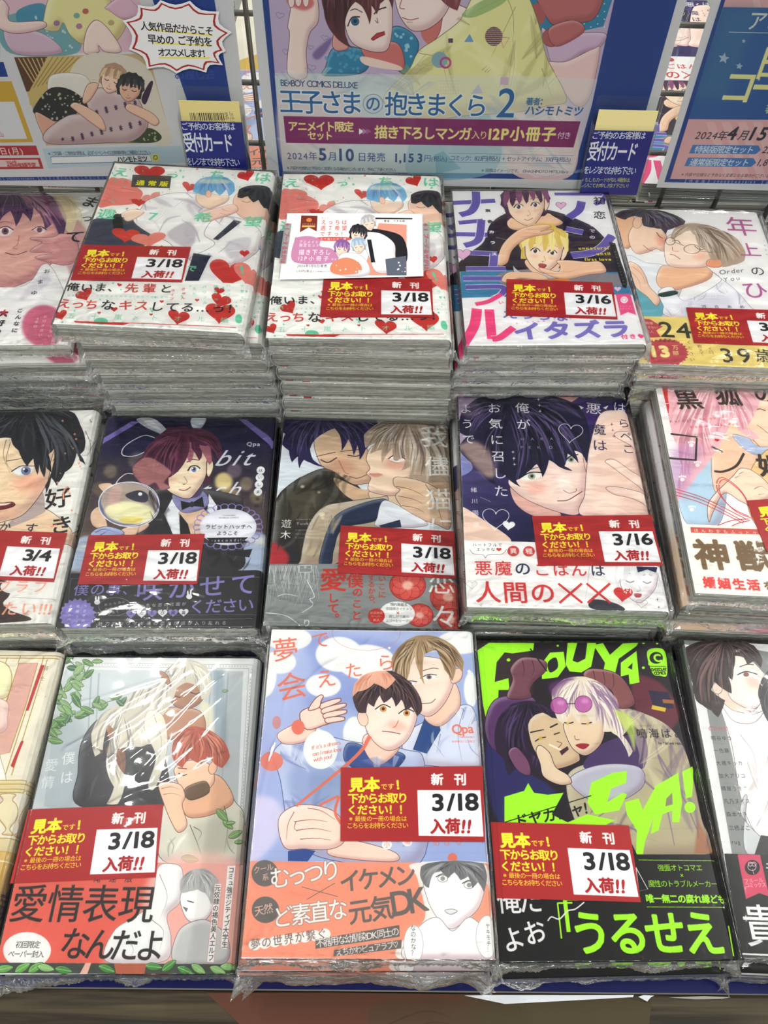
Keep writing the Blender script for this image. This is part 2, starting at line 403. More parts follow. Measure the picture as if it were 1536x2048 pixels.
    def head(s, o, r, rot=0, skin='#f0d9c4', hair='#333', hi=None, sh=None, turn=0.0, eyes='open', iris='#556', mouth='smile', shade='#d9a98f',
             fringe=0.55, top=1.25, side=0.35, seed=1, ear=0, hairline=True, part=0.2, ink='#3a2a2c', back=True, long=0.0, blush='#e39a8a'):
        q = lambda P: s.L(o, r, rot, P); rg = random.Random(seed); sh = sh or hair; hi = hi or hair; t = turn
        lw = max(0.8, 0.035 * r * s.k)
        if back:
            B = []
            for i in range(17):
                a = math.pi * (1.12 + 0.0) - (math.pi * 1.24) * i / 16 * 1.0
                k = 1.0 + 0.07 * (i % 2) + rg.uniform(-.03, .05)
                B.append((1.28 * k * math.cos(a), -0.25 - top * k * math.sin(a)))
            for x in np.linspace(1.15, -1.15, 9):
                B.append((x + rg.uniform(-.08, .08), (0.55 + long + side * rg.uniform(.2, 1)) if abs(x) > .5 else 0.2))
            s.poly(q(B), hair); s.lines([q([(x, -1.1), (x * 1.25, -.3), (x * 1.2, .5 + long)]) for x in np.linspace(-.9, .9, 9)], sh, 1.6 * lw, .4, .6)
        Fp = [(-.98, -.6), (-1.0, .1), (-.88, .55), (-.5 + .15 * t, 1.0), (.08 + .3 * t, 1.28), (.5 + .15 * t, 1.02), (.88, .55), (1.0, .1), (.98, -.6), (0, -1.0)]
        if ear:
            ex = ear * 1.02; s.poly(q([(ex, -.1), (ex + .22 * ear, -.15), (ex + .25 * ear, .15), (ex + .05 * ear, .5), (ex - .05 * ear, .4)]), skin, sm=True, line=ink, lw=lw)
        s.poly(q(Fp), skin, sm=True, line=ink, lw=lw)
        s.poly(q([(-.9, -.3), (-.2, -.25), (.6, -.3), (.9, -.1), (.8, -.9), (-.8, -.9)]), shade, .35, sm=True, soft=max(1, r * s.k * .08))
        for e in (-1, 1):
            s.ell(*q([(.48 * e + .28 * t, .42)])[0], r * .2, r * .1, blush, .3, rot, soft=max(1, r * s.k * .06))
        ew = .23
        for e in (-1, 1):
            x = .46 * e + .28 * t; wv = ew * (1 - .25 * e * t); y = .12
            s.line(q([(x - wv * 1.1, y - .32), (x, y - .4), (x + wv * 1.1, y - .33)]), sh, lw * 1.4, w1=lw)
            if eyes == 'open' or (eyes == 'wink' and e < 0):
                s.poly(q([(x - wv, y + .03), (x - .1, y - .1), (x + .12, y - .1), (x + wv, y), (x + .1, y + .11), (x - .1, y + .12)]), '#f4f1f0', sm=True)
                s.ell(*q([(x, y + .01)])[0], r * .1, r * .115, iris, 1, rot); s.ell(*q([(x, y - .01)])[0], r * .05, r * .06, '#1c1a22', 1, rot)
                s.ell(*q([(x - .04, y - .04)])[0], r * .03, r * .03, '#fff')
                s.line(q([(x - wv * 1.1, y + .03), (x - .1, y - .13), (x + .12, y - .12), (x + wv * 1.15, y + .01)]), ink, lw * 2.2, w1=lw * 1.6)
            else:
                s.line(q([(x - wv, y), (x, y + .09), (x + wv, y)]), ink, lw * 1.9)
        nx = .3 * t
        s.line(q([(nx + .03, .35), (nx + .13 * (1 if t >= 0 else -1), .6), (nx - .02, .66)]), shade, lw * 1.3)
        s.line(q([(nx - .06, .66), (nx + .03, .68)]), ink, lw)
        if mouth == 'smile': s.line(q([(nx - .24, .86), (nx, .92), (nx + .25, .82)]), '#8a4a48', lw * 1.4)
        elif mouth == 'open':
            s.poly(q([(nx - .2, .82), (nx, .78), (nx + .2, .82), (nx + .12, .98), (nx - .12, .98)]), '#b8474a', sm=True, line=ink, lw=lw)
        elif mouth == 'flat': s.line(q([(nx - .16, .88), (nx + .16, .86)]), '#8a4a48', lw * 1.4)
        # fringe: overlapping locks
        n = 7
        for i in range(n):
            x0 = -1.12 + 2.24 * i / n; x1 = x0 + 2.24 / n * 1.35; xm = (x0 + x1) / 2
            ln = fringe * rg.uniform(.65, 1.15) * (1.25 if i in (0, n - 1) else 1) - .55
            sw = (xm - part) * .22
            s.poly(q([(x0, -.75), (x0 + .02, -1.0), (part + (xm - part) * .35, -top * .98), (x1, -1.0), (x1 + .02, -.7), (xm + sw + .12, ln), (xm + sw, ln + .12), (xm + sw - .1, ln - .15)]), hair if i % 2 else hi if hi != hair else hair, sm=False)
        s.poly(q([(-1.1, -.8), (-1.05, -1.15), (-.6, -top * .97), (part, -top * 1.02), (.7, -top * .95), (1.08, -1.1), (1.1, -.75), (.6, -.95), (part, -1.0), (-.6, -.95)]), hair, sm=True)
        for i in range(11):
            x = -1.0 + 2.0 * i / 10
            s.line(q([(part + (x - part) * .25, -top * .98), (part + (x - part) * .85, -1.0), (x * 1.05, -.35 + rg.uniform(-.15, .2))]), sh if i % 2 else hi, lw * 1.1, w1=.3, al=.65)
    def hairmass(s, P, c, dark, light, root, n=26, seed=1, w=1.6):
        """a painted mass of hair: soft patches and tapering locks running from the crown to the outline"""
        Q = np.asarray(P, float); rg = random.Random(seed); ctr = np.asarray(root, float)
        D = []                                    # outline with gently bowed edges so the tips stay pointed
        for i in range(len(Q)):
            a, b = Q[i], Q[(i + 1) % len(Q)]; nn = np.array([b[1] - a[1], a[0] - b[0]]); m_ = (a + b) / 2; out = m_ - Q.mean(0)
            sg = 1.0 if (nn * out).sum() > 0 else -1.0
            for t in (0, .25, .5, .75): D.append(a + (b - a) * t + nn * sg * .10 * 4 * t * (1 - t) * .5)
        cv = coverage(closed_edges(s.t(D)), s.W, s.H)
        if cv is None: return
        s.put(cv, c); x0, y0, x1, y1, mk = cv; keep = s.a.copy(); ext = float(np.ptp(Q, axis=0).max())
        for i in range(int(n * 1.5)):
            k_ = rg.randrange(len(Q)); f = rg.random(); e = Q[k_] * f + Q[(k_ + 1) % len(Q)] * (1 - f)
            rel = e - ctr; st = ctr + np.array([rel[0] * rg.uniform(.15, .5), rel[1] * rg.uniform(0, .25)])
            e = st + (e - st) * rg.uniform(.6, 1.0); d = e - st; nn = np.array([-d[1], d[0]]); bow = (-1 if rel[0] > 0 else 1) * rg.uniform(.06, .15)
            wd = rg.uniform(.012, .035) * (2.2 if i < n * .5 else .8); col = dark if rg.random() < .55 else light; al = rg.uniform(.25, .5) if i < n * .5 else rg.uniform(.5, .85)
            m1 = st + d * .55 + nn * bow
            s.poly([st, m1 + nn * wd, e, m1 - nn * wd], col, al, True, soft=2 if i < n * .5 else 0)
        r = s.a[y0:y1, x0:x1]; new = r.copy(); s.a[:] = keep; r += (new - r) * mk[..., None]
    def hand(s, o, r, rot, skin='#f0d9c4', ink='#8a5a50', flip=1):
        q = lambda P: s.L(o, r, rot, [(x, y * flip) for x, y in P]); lw = max(.8, .05 * r * s.k)
        s.poly(q([(-.9, -.42), (0, -.5), (.25, -.45), (.3, .42), (-.1, .5), (-.9, .4)]), skin, sm=True, line=ink, lw=lw)
        for k, (y, ln) in enumerate([(-.36, .95), (-.12, 1.1), (.12, 1.02), (.34, .82)]):
            s.poly(q([(.1, y - .11), (.1 + ln * .5, y - .14 + .03 * k), (.1 + ln, y - .07 + .06 * k), (.14 + ln, y + .02 + .06 * k), (.1 + ln * .95, y + .09 + .06 * k), (.1 + ln * .5, y + .12 + .03 * k), (.1, y + .12)]), skin, sm=True, line=ink, lw=lw)
        s.poly(q([(-.5, -.4), (-.1, -.75), (.25, -.88), (.38, -.78), (.2, -.6), (.0, -.35)]), skin, sm=True, line=ink, lw=lw)
    def image(s):
        im = bpy.data.images.new(s.name, s.W, s.H, alpha=False)
        px = np.ones((s.H, s.W, 4), np.float32); px[..., :3] = np.clip(s.a[::-1], 0, 1)
        im.pixels.foreach_set(px.ravel()); im.update(); im.pack(); return im
def mat_print(name, sheet, rough=0.32, grain=0.03, spec=0.25):
    m, t, N, L = nt(name); b = N['Principled BSDF']; b.inputs['Roughness'].default_value = rough; b.inputs['Specular IOR Level'].default_value = spec
    im = N.new('ShaderNodeTexImage'); im.image = sheet.image(); im.extension = 'MIRROR'
    uv = N.new('ShaderNodeUVMap'); uv.uv_map = 'UVMap'; L.new(uv.outputs[0], im.inputs['Vector'])
    n = N.new('ShaderNodeTexNoise'); n.inputs['Scale'].default_value = 35; n.inputs['Detail'].default_value = 8
    L.new(uv.outputs[0], n.inputs['Vector'])
    mr = N.new('ShaderNodeMapRange'); mr.inputs['To Min'].default_value = PRINT_K - grain; mr.inputs['To Max'].default_value = PRINT_K + grain
    L.new(n.outputs['Fac'], mr.inputs['Value'])
    mx = N.new('ShaderNodeMix'); mx.data_type = 'RGBA'; mx.blend_type = 'MULTIPLY'; mx.inputs['Factor'].default_value = 1
    L.new(im.outputs['Color'], mx.inputs['A']); L.new(mr.outputs['Result'], mx.inputs['B']); L.new(mx.outputs['Result'], b.inputs['Base Color'])
    return m
PRINT_K = 0.86
QUAD = {   # where each cover lies on the scan the prints were measured from
'B0': [(-86, 387), (213, 385), (140, 689), (-210, 694)], 'B1': [(230, 327), (551, 344), (487, 667), (106, 647)],
'B2': [(567, 348), (884, 352), (906, 679), (533, 675)], 'B3': [(904, 382), (1213, 381), (1299, 689), (933, 691)],
'B4': [(1214, 411), (1521, 417), (1639, 731), (1277, 722)], 'M0': [(-138, 826), (202, 820), (112, 1245), (-298, 1257)],
'M1': [(217, 831), (550, 840), (517, 1258), (114, 1254)], 'M2': [(570, 834), (897, 842), (921, 1259), (527, 1251)],
'M3': [(918, 791), (1256, 798), (1348, 1222), (937, 1212)], 'M4': [(1304, 753), (1646, 770), (1800, 1206), (1388, 1185)],
'F0': [(-262, 1293), (127, 1305), (-45, 1936), (-530, 1923)], 'F1': [(133, 1314), (521, 1317), (468, 1947), (-12, 1949)],
'F2': [(544, 1259), (948, 1263), (994, 1918), (484, 1916)], 'F3': [(948, 1286), (1336, 1285), (1483, 1918), (1000, 1923)],
'F4': [(1365, 1280), (1755, 1300), (1967, 1934), (1481, 1909)]}
FR = {'B0': (0, 320, 2.844), 'B1': (0, 320, 2.844), 'B2': (500, 320, 3.072), 'B3': (880, 360, 3.491), 'B4': (1200, 380, 4.452),
      'M0': (0, 780, 3.657), 'M1': (100, 820, 3.339), 'M2': (500, 800, 3.339), 'M3': (900, 770, 3.2), 'M4': (1270, 740, 3.657),
      'F0': (0, 1270, 2.633), 'F1': (0, 1270, 2.633), 'F2': (460, 1250, 2.566), 'F3': (930, 1250, 2.535), 'F4': (1300, 1250, 2.926)}
PRINT = {}
def cover(key, bg, w=560):
    s = Sheet('print_' + key, QUAD[key], w, int(w * 1.411), bg, FR[key]); PRINT[key] = s; return s
# ------------------------------------------------------------------ books
BW, BH = 0.129, 0.182
PAGES = mat_pages('paper_page_edges', '#74776f', '#dfe2da')
PAGES_L = mat_pages('pale_page_edges', '#8d9188', '#c6cac2')
CARD = plain('white_inner_paper', '#d9d9d4', 0.6)
FILM = mat_film('clear_shrink_film', fac=0.0, rough=0.07, scale=48, strength=0.30, dist=0.0006, stretch=(1.0, 2.6, 1), rot=0.5)
FILM_S = mat_film('taut_shrink_film', fac=0.0, rough=0.045, scale=22, strength=0.22, dist=0.0006, stretch=(1.0, 2.2, 1), rot=0.7)
FILM_B = mat_film('creased_shrink_film', fac=0.02, rough=0.10, scale=130, strength=0.9, dist=0.0012, milky=0.06, stretch=(1.5, 1.0, 2.0), rot=0.2)
def cover_profile(W, T, r):
    """(x,z) from fore-edge top, round the spine at +x, to fore-edge bottom"""
    P = [(-W / 2 + W * i / 10 * 0.93, T) for i in range(11)]
    n = 6; cx = W / 2 - r
    P += [(cx + r * math.sin(math.pi * i / n), T / 2 + (T / 2) * math.cos(math.pi * i / n)) for i in range(0, n + 1)]
    P += [(W / 2 - W * 0.3, 0), (-W / 2, 0)]
    return P
def shell(name, W, T, y0, y1, th, r, mat, parent, warp, ny=10, Wuv=None, Huv=BH):
    P = cover_profile(W, T, r); Q = cover_profile(W, T, r)
    # inner profile
    In = []
    for i, (x, z) in enumerate(P):
        a = P[max(i - 1, 0)]; b = P[min(i + 1, len(P) - 1)]; dx, dz = b[0] - a[0], b[1] - a[1]; l = math.hypot(dx, dz) or 1
        In.append((x + dz / l * th, z - dx / l * th))
    arc = [0]
    for i in range(1, len(P)): arc.append(arc[-1] + math.hypot(P[i][0] - P[i - 1][0], P[i][1] - P[i - 1][1]))
    n = len(P); V, uv, Fc = [], [], []
    ys = [y0 + (y1 - y0) * j / ny for j in range(ny + 1)]
    for j, y in enumerate(ys):
        for (x, z), s in zip(P, arc): V.append(warp(x, y, z, T)); uv.append((s / W, (y + Huv / 2) / Huv))
        for (x, z), s in zip(In, arc): V.append(warp(x, y, z, T)); uv.append((s / W, (y + Huv / 2) / Huv))
    k = 2 * n
    for j in range(ny):
        for i in range(n - 1):
            a = j * k + i; Fc.append((a, a + 1, a + k + 1, a + k)[::-1]); b = a + n; Fc.append((b, b + 1, b + k + 1, b + k))
        for i in (0, n - 1):
            a = j * k + i; Fc.append((a, a + k, a + k + n, a + n))
    for j in (0, ny):
        for i in range(n - 1):
            a = j * k + i; Fc.append((a, a + n, a + n + 1, a + 1))
    return mesh(name, V, Fc, mat, parent, uv=uv)
def page_block(W, H, T, mat, parent, warp):
    P = [(-W / 2 + 0.0012, T - 0.0006)] + [(-W / 2 + W * .9 * i / 8 + .001, T - 0.0006) for i in range(1, 9)]
    n = 5; r = 0.0042; cx = W / 2 - r - 0.0012
    P += [(cx + r * math.sin(math.pi * i / n), T / 2 + (T / 2 - .0006) * math.cos(math.pi * i / n)) for i in range(n + 1)] + [(-W / 2 + .0012, .0006)]
    V, Fc = [], []; ys = [-H / 2 + .0008, -H / 6, H / 6, H / 2 - .0008]; k = len(P)
    for y in ys:
        for x, z in P: V.append(warp(x, y, z, T))
    for j in range(3):
        for i in range(k): a = j * k + i; b = j * k + (i + 1) % k; Fc.append((a, a + k, b + k, b))
    Fc.append(tuple(range(k))); Fc.append(tuple(range(3 * k, 4 * k))[::-1])
    return mesh('page_block', V, Fc, mat, parent)
def fold_lines(W, H, seed, n=7, diag=None):
    """tension folds of the film: (x0,y0,x1,y1,height,width), fans at the corners plus optional long diagonals"""
    rg = random.Random(seed * 7 + 3); L = []
    for sx in (-1, 1):
        for sy in (-1, 1):
            for i in range(n if sy < 0 else n - 3):
                a = rg.uniform(.12, 1.45); l = rg.uniform(.012, .042); x, y = sx * (W / 2 - rg.uniform(0, .004)), sy * (H / 2 - rg.uniform(0, .004))
                L.append((x, y, x - sx * l * math.cos(a), y - sy * l * math.sin(a), rg.uniform(.00012, .00034), rg.uniform(.0006, .0011)))
    for i in range(9):                                     # pleats running in from the tail seam
        x = rg.uniform(-W / 2, W / 2); l = rg.uniform(.006, .018); L.append((x, -H / 2, x + rg.uniform(-.006, .006), -H / 2 + l, rg.uniform(.0001, .0003), .0009))
    return L + (diag or [])
def wrap_film(W, H, T, parent, warp, seed=0, nx=30, ny=44, amp=0.00035, diag=None, mat=None):
    g = 0.0009; ks = 5; W2, H2 = W / 2 + g, H / 2 + g; off = Vector((seed * 3.7, seed * 1.3, 0)); dense = nx > 60
    def prm(n, L):
        return [(-1, (ks - i) / ks) for i in range(ks)] + [(0, -L + 2 * L * i / n) for i in range(n + 1)] + [(1, (i + 1) / ks) for i in range(ks)]
    X = prm(nx, W2); Y = prm(ny, H2); depth = T * 0.93; k = len(X)
    gx = np.array([xv if sx == 0 else sx * W2 for sx, xv in X]); gy = np.array([yv if sy == 0 else sy * H2 for sy, yv in Y])
    GX, GY = np.meshgrid(gx, gy); R = np.zeros_like(GX)
    if dense:
        for x0, y0, x1, y1, h, w in fold_lines(W, H, seed, diag=diag):
            dx, dy = x1 - x0, y1 - y0; ll = dx * dx + dy * dy; t = np.clip(((GX - x0) * dx + (GY - y0) * dy) / ll, 0, 1)
            wob = .0012 * np.sin(t * 9 + x0 * 300); d2 = (GX - x0 - t * dx + wob * .5) ** 2 + (GY - y0 - t * dy - wob) ** 2
            R = np.maximum(R, h * np.exp(-d2 / (w * w)) * (1 - .6 * t))
    V, Fc, mi = [], [], []; cs = 1.0 if dense else 1.0
    for j, (sy, yv) in enumerate(Y):
        for i, (sx, xv) in enumerate(X):
            ax, ay = float(GX[j, i]), float(GY[j, i]); dx = xv if sx else 0; dy = yv if sy else 0; z = T + g - max(dx, dy) * depth
            if sx == 0 and sy == 0:
                nz = noise.noise(Vector((ax * 40, ay * 70, 0)) + off); e = abs(nz) * amp * 1.3 + float(R[j, i]); ed = 1 - (H2 + ay) / 0.010
                if ed > 0: e += ed * amp * 2 * abs(noise.noise(Vector((ax * 150, ay * 260, 3)) + off))
                p = Vector((ax, ay, z + e))
            else:
                p = Vector((ax, ay, z)); q_ = 3.2 * amp * (0.4 + abs(noise.noise(Vector((ax * 160, ay * 90, z * 260)) + off)) * 2)
                if sx: p.x += sx * (q_ * .25)
                if sy: p.y += sy * q_
                if sx and sy:
                    ear = min(dx, dy); p.x += sx * .0010 * ear; p.y += sy * 0.0045 * ear * (1 + noise.noise(p * 200)); p.z += .001 * noise.noise(p * 300)
            V.append(warp(p.x, p.y, min(p.z, T + g + .004), T))
    for j in range(len(Y) - 1):
        for i in range(k - 1):
            a = j * k + i; Fc.append((a, a + 1, a + k + 1, a + k)); mi.append(1 if (X[i][0] or X[i + 1][0] or Y[j][0] or Y[j + 1][0]) else 0)
    rg = random.Random(seed + 5); b0 = len(V); nf = 150 if dense else 50; rows = 5; ph = rg.uniform(0, 60)     # surplus film on the tail edge
    for i in range(nf + 1):
        u = i / nf; x = -W2 * 1.02 + 2 * W2 * 1.02 * u; end = max(0, 1 - min(u, 1 - u) / 0.07)
        nn = noise.noise(Vector((x * 45, ph, 0))); ln = 0.0006 + 0.0058 * max(0, nn + .12) + 0.0070 * end ** 1.4 * rg.uniform(.5, 1.1) + rg.uniform(0, .0009)
        for r in range(rows):
            f = r / (rows - 1); wob = noise.noise(Vector((x * 300, f * 3 + ph, 1)))
            V.append(warp(x + (-1 if u < .5 else 1) * end * .0028 * f + wob * .0008 * f, -H2 - .0006 - ln * f, max(0.0006, T * .42 - .0040 * f * f * (1 + end) + wob * .0018 * f), T))
    for i in range(nf):
        for r in range(rows - 1):
            a = b0 + i * rows + r; Fc.append((a, a + rows, a + rows + 1, a + 1)); mi.append(1)
    o = mesh('shrink_wrap', V, Fc, mat or FILM, parent, smooth=True); o.data.materials.append(FILM_B)
    o.data.polygons.foreach_set('material_index', mi)
    return o
def no_warp(x, y, z, T): return (x, y, z)
def tilt_warp(rx, ry, sag=0.0, ph=0.0):
    a, b = math.tan(math.radians(rx)), -math.tan(math.radians(ry))
    def f(x, y, z, T):
        k = z / T
        d = a * y + b * x + sag * (math.sin(x * 30 + ph) * math.cos(y * 22 + ph * 2))
        return (x, y, z + d * k)
    return f
def book(label, art, T, loc, rz, group, obi=0.0, warp=no_warp, wrap=True, pages=None, seed=0, dense=True, diag=None, film=None):
    b = thing('paperback_book', label, 'book', loc, math.radians(rz), group)
    page_block(BW, BH, T, pages or PAGES, b, warp)
    shell('cover', BW, T, -BH / 2, BH / 2, 0.00035, 0.0045, art, b, warp)
    if obi:
        t2 = T + 0.0003
        def w2(x, y, z, TT): q = warp(x, y, z - 0.00015, T); return q
        o = shell('paper_band', BW + 0.0004, t2, -BH / 2 - .0001, -BH / 2 + obi * BH, 0.00025, 0.0046, art, b, w2, ny=4)
    if wrap: wrap_film(BW, BH, T, b, warp, seed, *((104, 146) if dense else (12, 16)), diag=diag, mat=film)
    return b
def flat_card(name, L, z0, th, mat, parent, warp, T, label=None, lift=0.0, nx=8, ny=5):
    """a thin printed card; L = TL,TR,BR,BL in the book's own x,y"""
    V, uv, Fc = [], [], []
    for lay in (th, 0.0):
        for j in range(ny + 1):
            for i in range(nx + 1):
                u, v = i / nx, j / ny
                x = (L[0][0] * (1 - u) + L[1][0] * u) * (1 - v) + (L[3][0] * (1 - u) + L[2][0] * u) * v
                y = (L[0][1] * (1 - u) + L[1][1] * u) * (1 - v) + (L[3][1] * (1 - u) + L[2][1] * u) * v
                q = warp(x, y, T, T); V.append((x, y, q[2] + z0 + lay + lift * (math.sin(u * 3.1) * .5 + v * .3))); uv.append((u, 1 - v))
    k = nx + 1; m_ = (nx + 1) * (ny + 1)
    for j in range(ny):
        for i in range(nx):
            a = j * k + i; Fc.append((a, a + k, a + k + 1, a + 1)); Fc.append((a + m_, a + m_ + 1, a + m_ + k + 1, a + m_ + k))
    ring = [i for i in range(k)] + [j * k + nx for j in range(1, ny + 1)] + [ny * k + i for i in range(nx - 1, -1, -1)] + [j * k for j in range(ny - 1, 0, -1)]
    for a, b in zip(ring, ring[1:] + ring[:1]): Fc.append((a, b, b + m_, a + m_))
    return mesh(name, V, Fc, mat, parent, uv=uv, label=label)
def hmat(quad, dst):
    A = []
    for (x, y), (u, v) in zip(quad, dst):
        A.append([x, y, 1, 0, 0, 0, -u * x, -u * y, -u]); A.append([0, 0, 0, x, y, 1, -v * x, -v * y, -v])
    return np.linalg.svd(np.array(A, float))[2][-1].reshape(3, 3)
def to_local(quad, P):
    """sheet-scan coordinates -> metres on the book's cover"""
    Hh = hmat(quad, [(-BW / 2, BH / 2), (BW / 2, BH / 2), (BW / 2, -BH / 2), (-BW / 2, -BH / 2)])
    P = np.asarray(P, float); X = np.stack([P[:, 0], P[:, 1], np.ones(len(P))], 1) @ Hh.T
    return [tuple(p) for p in (X[:, :2] / X[:, 2:3]).tolist()]
# ------------------------------------------------------------------ the red sample cards
LAB = {}
for date in ('3/18', '3/16', '3/4'):
    s = Sheet('print_sample_' + date.replace('/', '_'), [(682, 1536), (965, 1533), (970, 1684), (681, 1683)], 620, 328, '#b02a2c', (460, 1250, 2.566))
    Y = '#f6ee3a'
    s.text('見本', (610, 826), (764, 822), Y, size=82, b=3.8); s.text('です', (768, 835), (838, 833), Y, size=36, b=1.2)
    s.text('！', (846, 826), (896, 822), Y, size=62, b=3)
    s.text('下からお取り', (606, 897), (906, 892), Y, size=58, b=2.2); s.text('ください！！', (600, 955), (912, 952), Y, size=56, b=2.2)
    s.text('※最後の一冊の場合は', (610, 999), (902, 998), Y, size=31, b=.7); s.text('こちらをお持ちください', (600, 1034), (908, 1032), Y, size=33, b=.8)
    s.text('新', (1026, 797), (1090, 797), '#f4f2f0', size=66, b=2.8); s.text('刊', (1145, 797), (1211, 797), '#f4f2f0', size=66, b=2.8)
    s.poly([(955, 852), (1283, 853), (1300, 1088), (962, 1084)], '#f1f1f4')
    if date == '3/4': s.text('3/4', (1075, 912), (1240, 912), '#1c1c20', size=122, b=3.4, sx=1.2)
    else: s.text(date, (1024, 914), (1282, 910), '#1c1c20', size=122, b=3.4, sx=1.2)
    s.text('入荷', (1022, 1038), (1178, 1036), '#ad2226', size=80, b=3.2); s.text('!!', (1180, 1036), (1240, 1036), '#ad2226', size=92, b=3, sk=.15)
    LAB[date] = mat_print('sample_card_print_' + date.replace('/', '_'), s, 0.35, 0.015)
# ------------------------------------------------------------------ cover prints, back row
SK, SKD = '#f3dcc8', '#d9a48c'
def B0():
    s = cover('B0', '#eeeceb')
    s.poly([(250, 180), (420, 200), (470, 330), (520, 500), (420, 560), (330, 300)], '#e9e0c0', .7, True, soft=8)
    s.poly([(330, 360), (420, 330), (500, 420), (520, 600), (430, 700), (370, 560)], '#cf9aa0', .8, True, soft=4)          # raised arm
    s.poly([(340, 200), (420, 220), (440, 330), (400, 420), (350, 330)], '#e8dcb8', .9, True); s.lines([[(340, 190), (420, 260), (430, 400)], [(370, 200), (460, 300), (450, 420)], [(300, 180), (390, 240), (400, 350)]], '#c2b27c', 2, .5, .9)
    s.poly([(-260, 240), (60, 220), (300, 240), (350, 380), (330, 520), (250, 640), (90, 720), (0, 720), (-150, 690), (-280, 560), (-300, 360)], '#dba8a2', 1, True, line='#5b3b45', lw=2)
    s.poly([(60, 380), (200, 360), (260, 460), (130, 640), (-60, 640), (-80, 470)], '#e7b9ad', .7, True, soft=14)
    for cx, tw in ((30, 1), (-170, -1)):                                                   # eyes
        s.poly([(cx - 48, 405), (cx, 382), (cx + 45, 400), (cx + 20, 428), (cx - 25, 430)], '#f0e4e4', 1, True)
        s.ell(cx, 404, 20, 20, '#7c5464'); s.ell(cx, 402, 9, 9, '#2a1a28'); s.line([(cx - 52, 402), (cx, 376), (cx + 48, 398)], '#3c2434', 4)
        s.line([(cx - 50, 362), (cx, 350), (cx + 50, 362)], '#5b3b45', 3, w1=1)
    s.poly([(190, 392), (235, 380), (262, 400), (230, 420)], '#f0e4e4', 1, True); s.ell(225, 398, 15, 16, '#7c5464'); s.line([(180, 400), (225, 378), (266, 398)], '#3c2434', 4)
    s.line([(110, 430), (100, 480), (75, 500), (100, 508)], '#b0685e', 2.5); s.line([(30, 527), (90, 540), (155, 520)], '#7a2f36', 4); s.line([(60, 552), (95, 556)], '#a55b58', 2)
    H = [(-320, 620), (-330, 300), (-260, 190), (0, 170), (230, 176), (330, 230), (380, 330), (345, 470), (300, 360), (255, 395), (240, 330), (190, 270), (175, 350), (130, 300), (90, 380), (60, 290), (10, 330), (-20, 400), (-70, 300), (-120, 420), (-200, 330), (-240, 520)]
    s.hairmass(H, '#5a3a62', '#2d1c3e', '#c58fa2', (60, 170), 60, 3, 2.2)
    s.poly([(120, 190), (260, 200), (360, 290), (350, 340), (240, 250), (150, 240)], '#c48da0', .55, True, soft=5); s.poly([(300, 200), (390, 250), (430, 330), (380, 360), (330, 260)], '#e6d3b0', .8, True, soft=3)
    s.poly([(350, 420), (300, 440), (185, 440), (180, 455), (240, 470), (190, 500), (180, 525), (300, 530), (200, 555), (300, 590), (380, 600), (450, 560), (430, 440)], '#d49c9c', 1, True, line='#6b3b48', lw=1.6)
    s.lines([[(210, 472), (280, 478), (340, 470)], [(205, 528), (280, 520), (340, 530)], [(240, 570), (300, 560), (350, 575)]], '#8a4a55', 1.6)
    s.poly([(-300, 720), (120, 720), (240, 600), (300, 620), (370, 760), (400, 840), (-300, 900)], '#efeeee', 1, True, line='#8b8792', lw=1.5); s.poly([(150, 740), (260, 640), (280, 700), (120, 800)], '#c9c4d0', .7, True, soft=6)
    s.poly([(-400, 830), (60, 818), (420, 834), (430, 1080), (-520, 1080)], '#f1efef')
    s.ell(250, 945, 125, 118, '#cf6f8c', 1, soft=4)
    for st, x, y0, y1 in (('お', 268, 615, 655), ('ま', 230, 675, 715), ('ゆ', 195, 738, 778)): s.text(st, (x, y0), (x, y1), '#222', size=40, b=.8, v=True)
    s.text('ま', (560, 190), (470, 290), '#1c1a1c', size=120, b=1.5, v=True); s.text('っ', (500, 300), (470, 370), '#1c1a1c', size=90, b=1, v=True); s.text('て', (440, 380), (410, 500), '#1c1a1c', size=130, b=1.5, v=True)
    s.text('こんなに', (120, 840), (78, 990), '#1c1a1c', size=38, b=1.2, v=True); s.text('大好き', (30, 850), (-25, 1010), '#1c1a1c', size=52, b=2, v=True); s.text('大', (30, 850), (14, 890), '#b8283a', size=50, b=2, v=True)
    s.text('変わらない', (310, 885), (280, 1015), '#f6dfe4', size=24, b=.3, v=True); s.text('お付き合い', (262, 880), (225, 1010), '#f6dfe4', size=24, b=.3, v=True); s.text('3年目。', (215, 900), (190, 985), '#f6dfe4', size=24, b=.3, v=True)
B0()
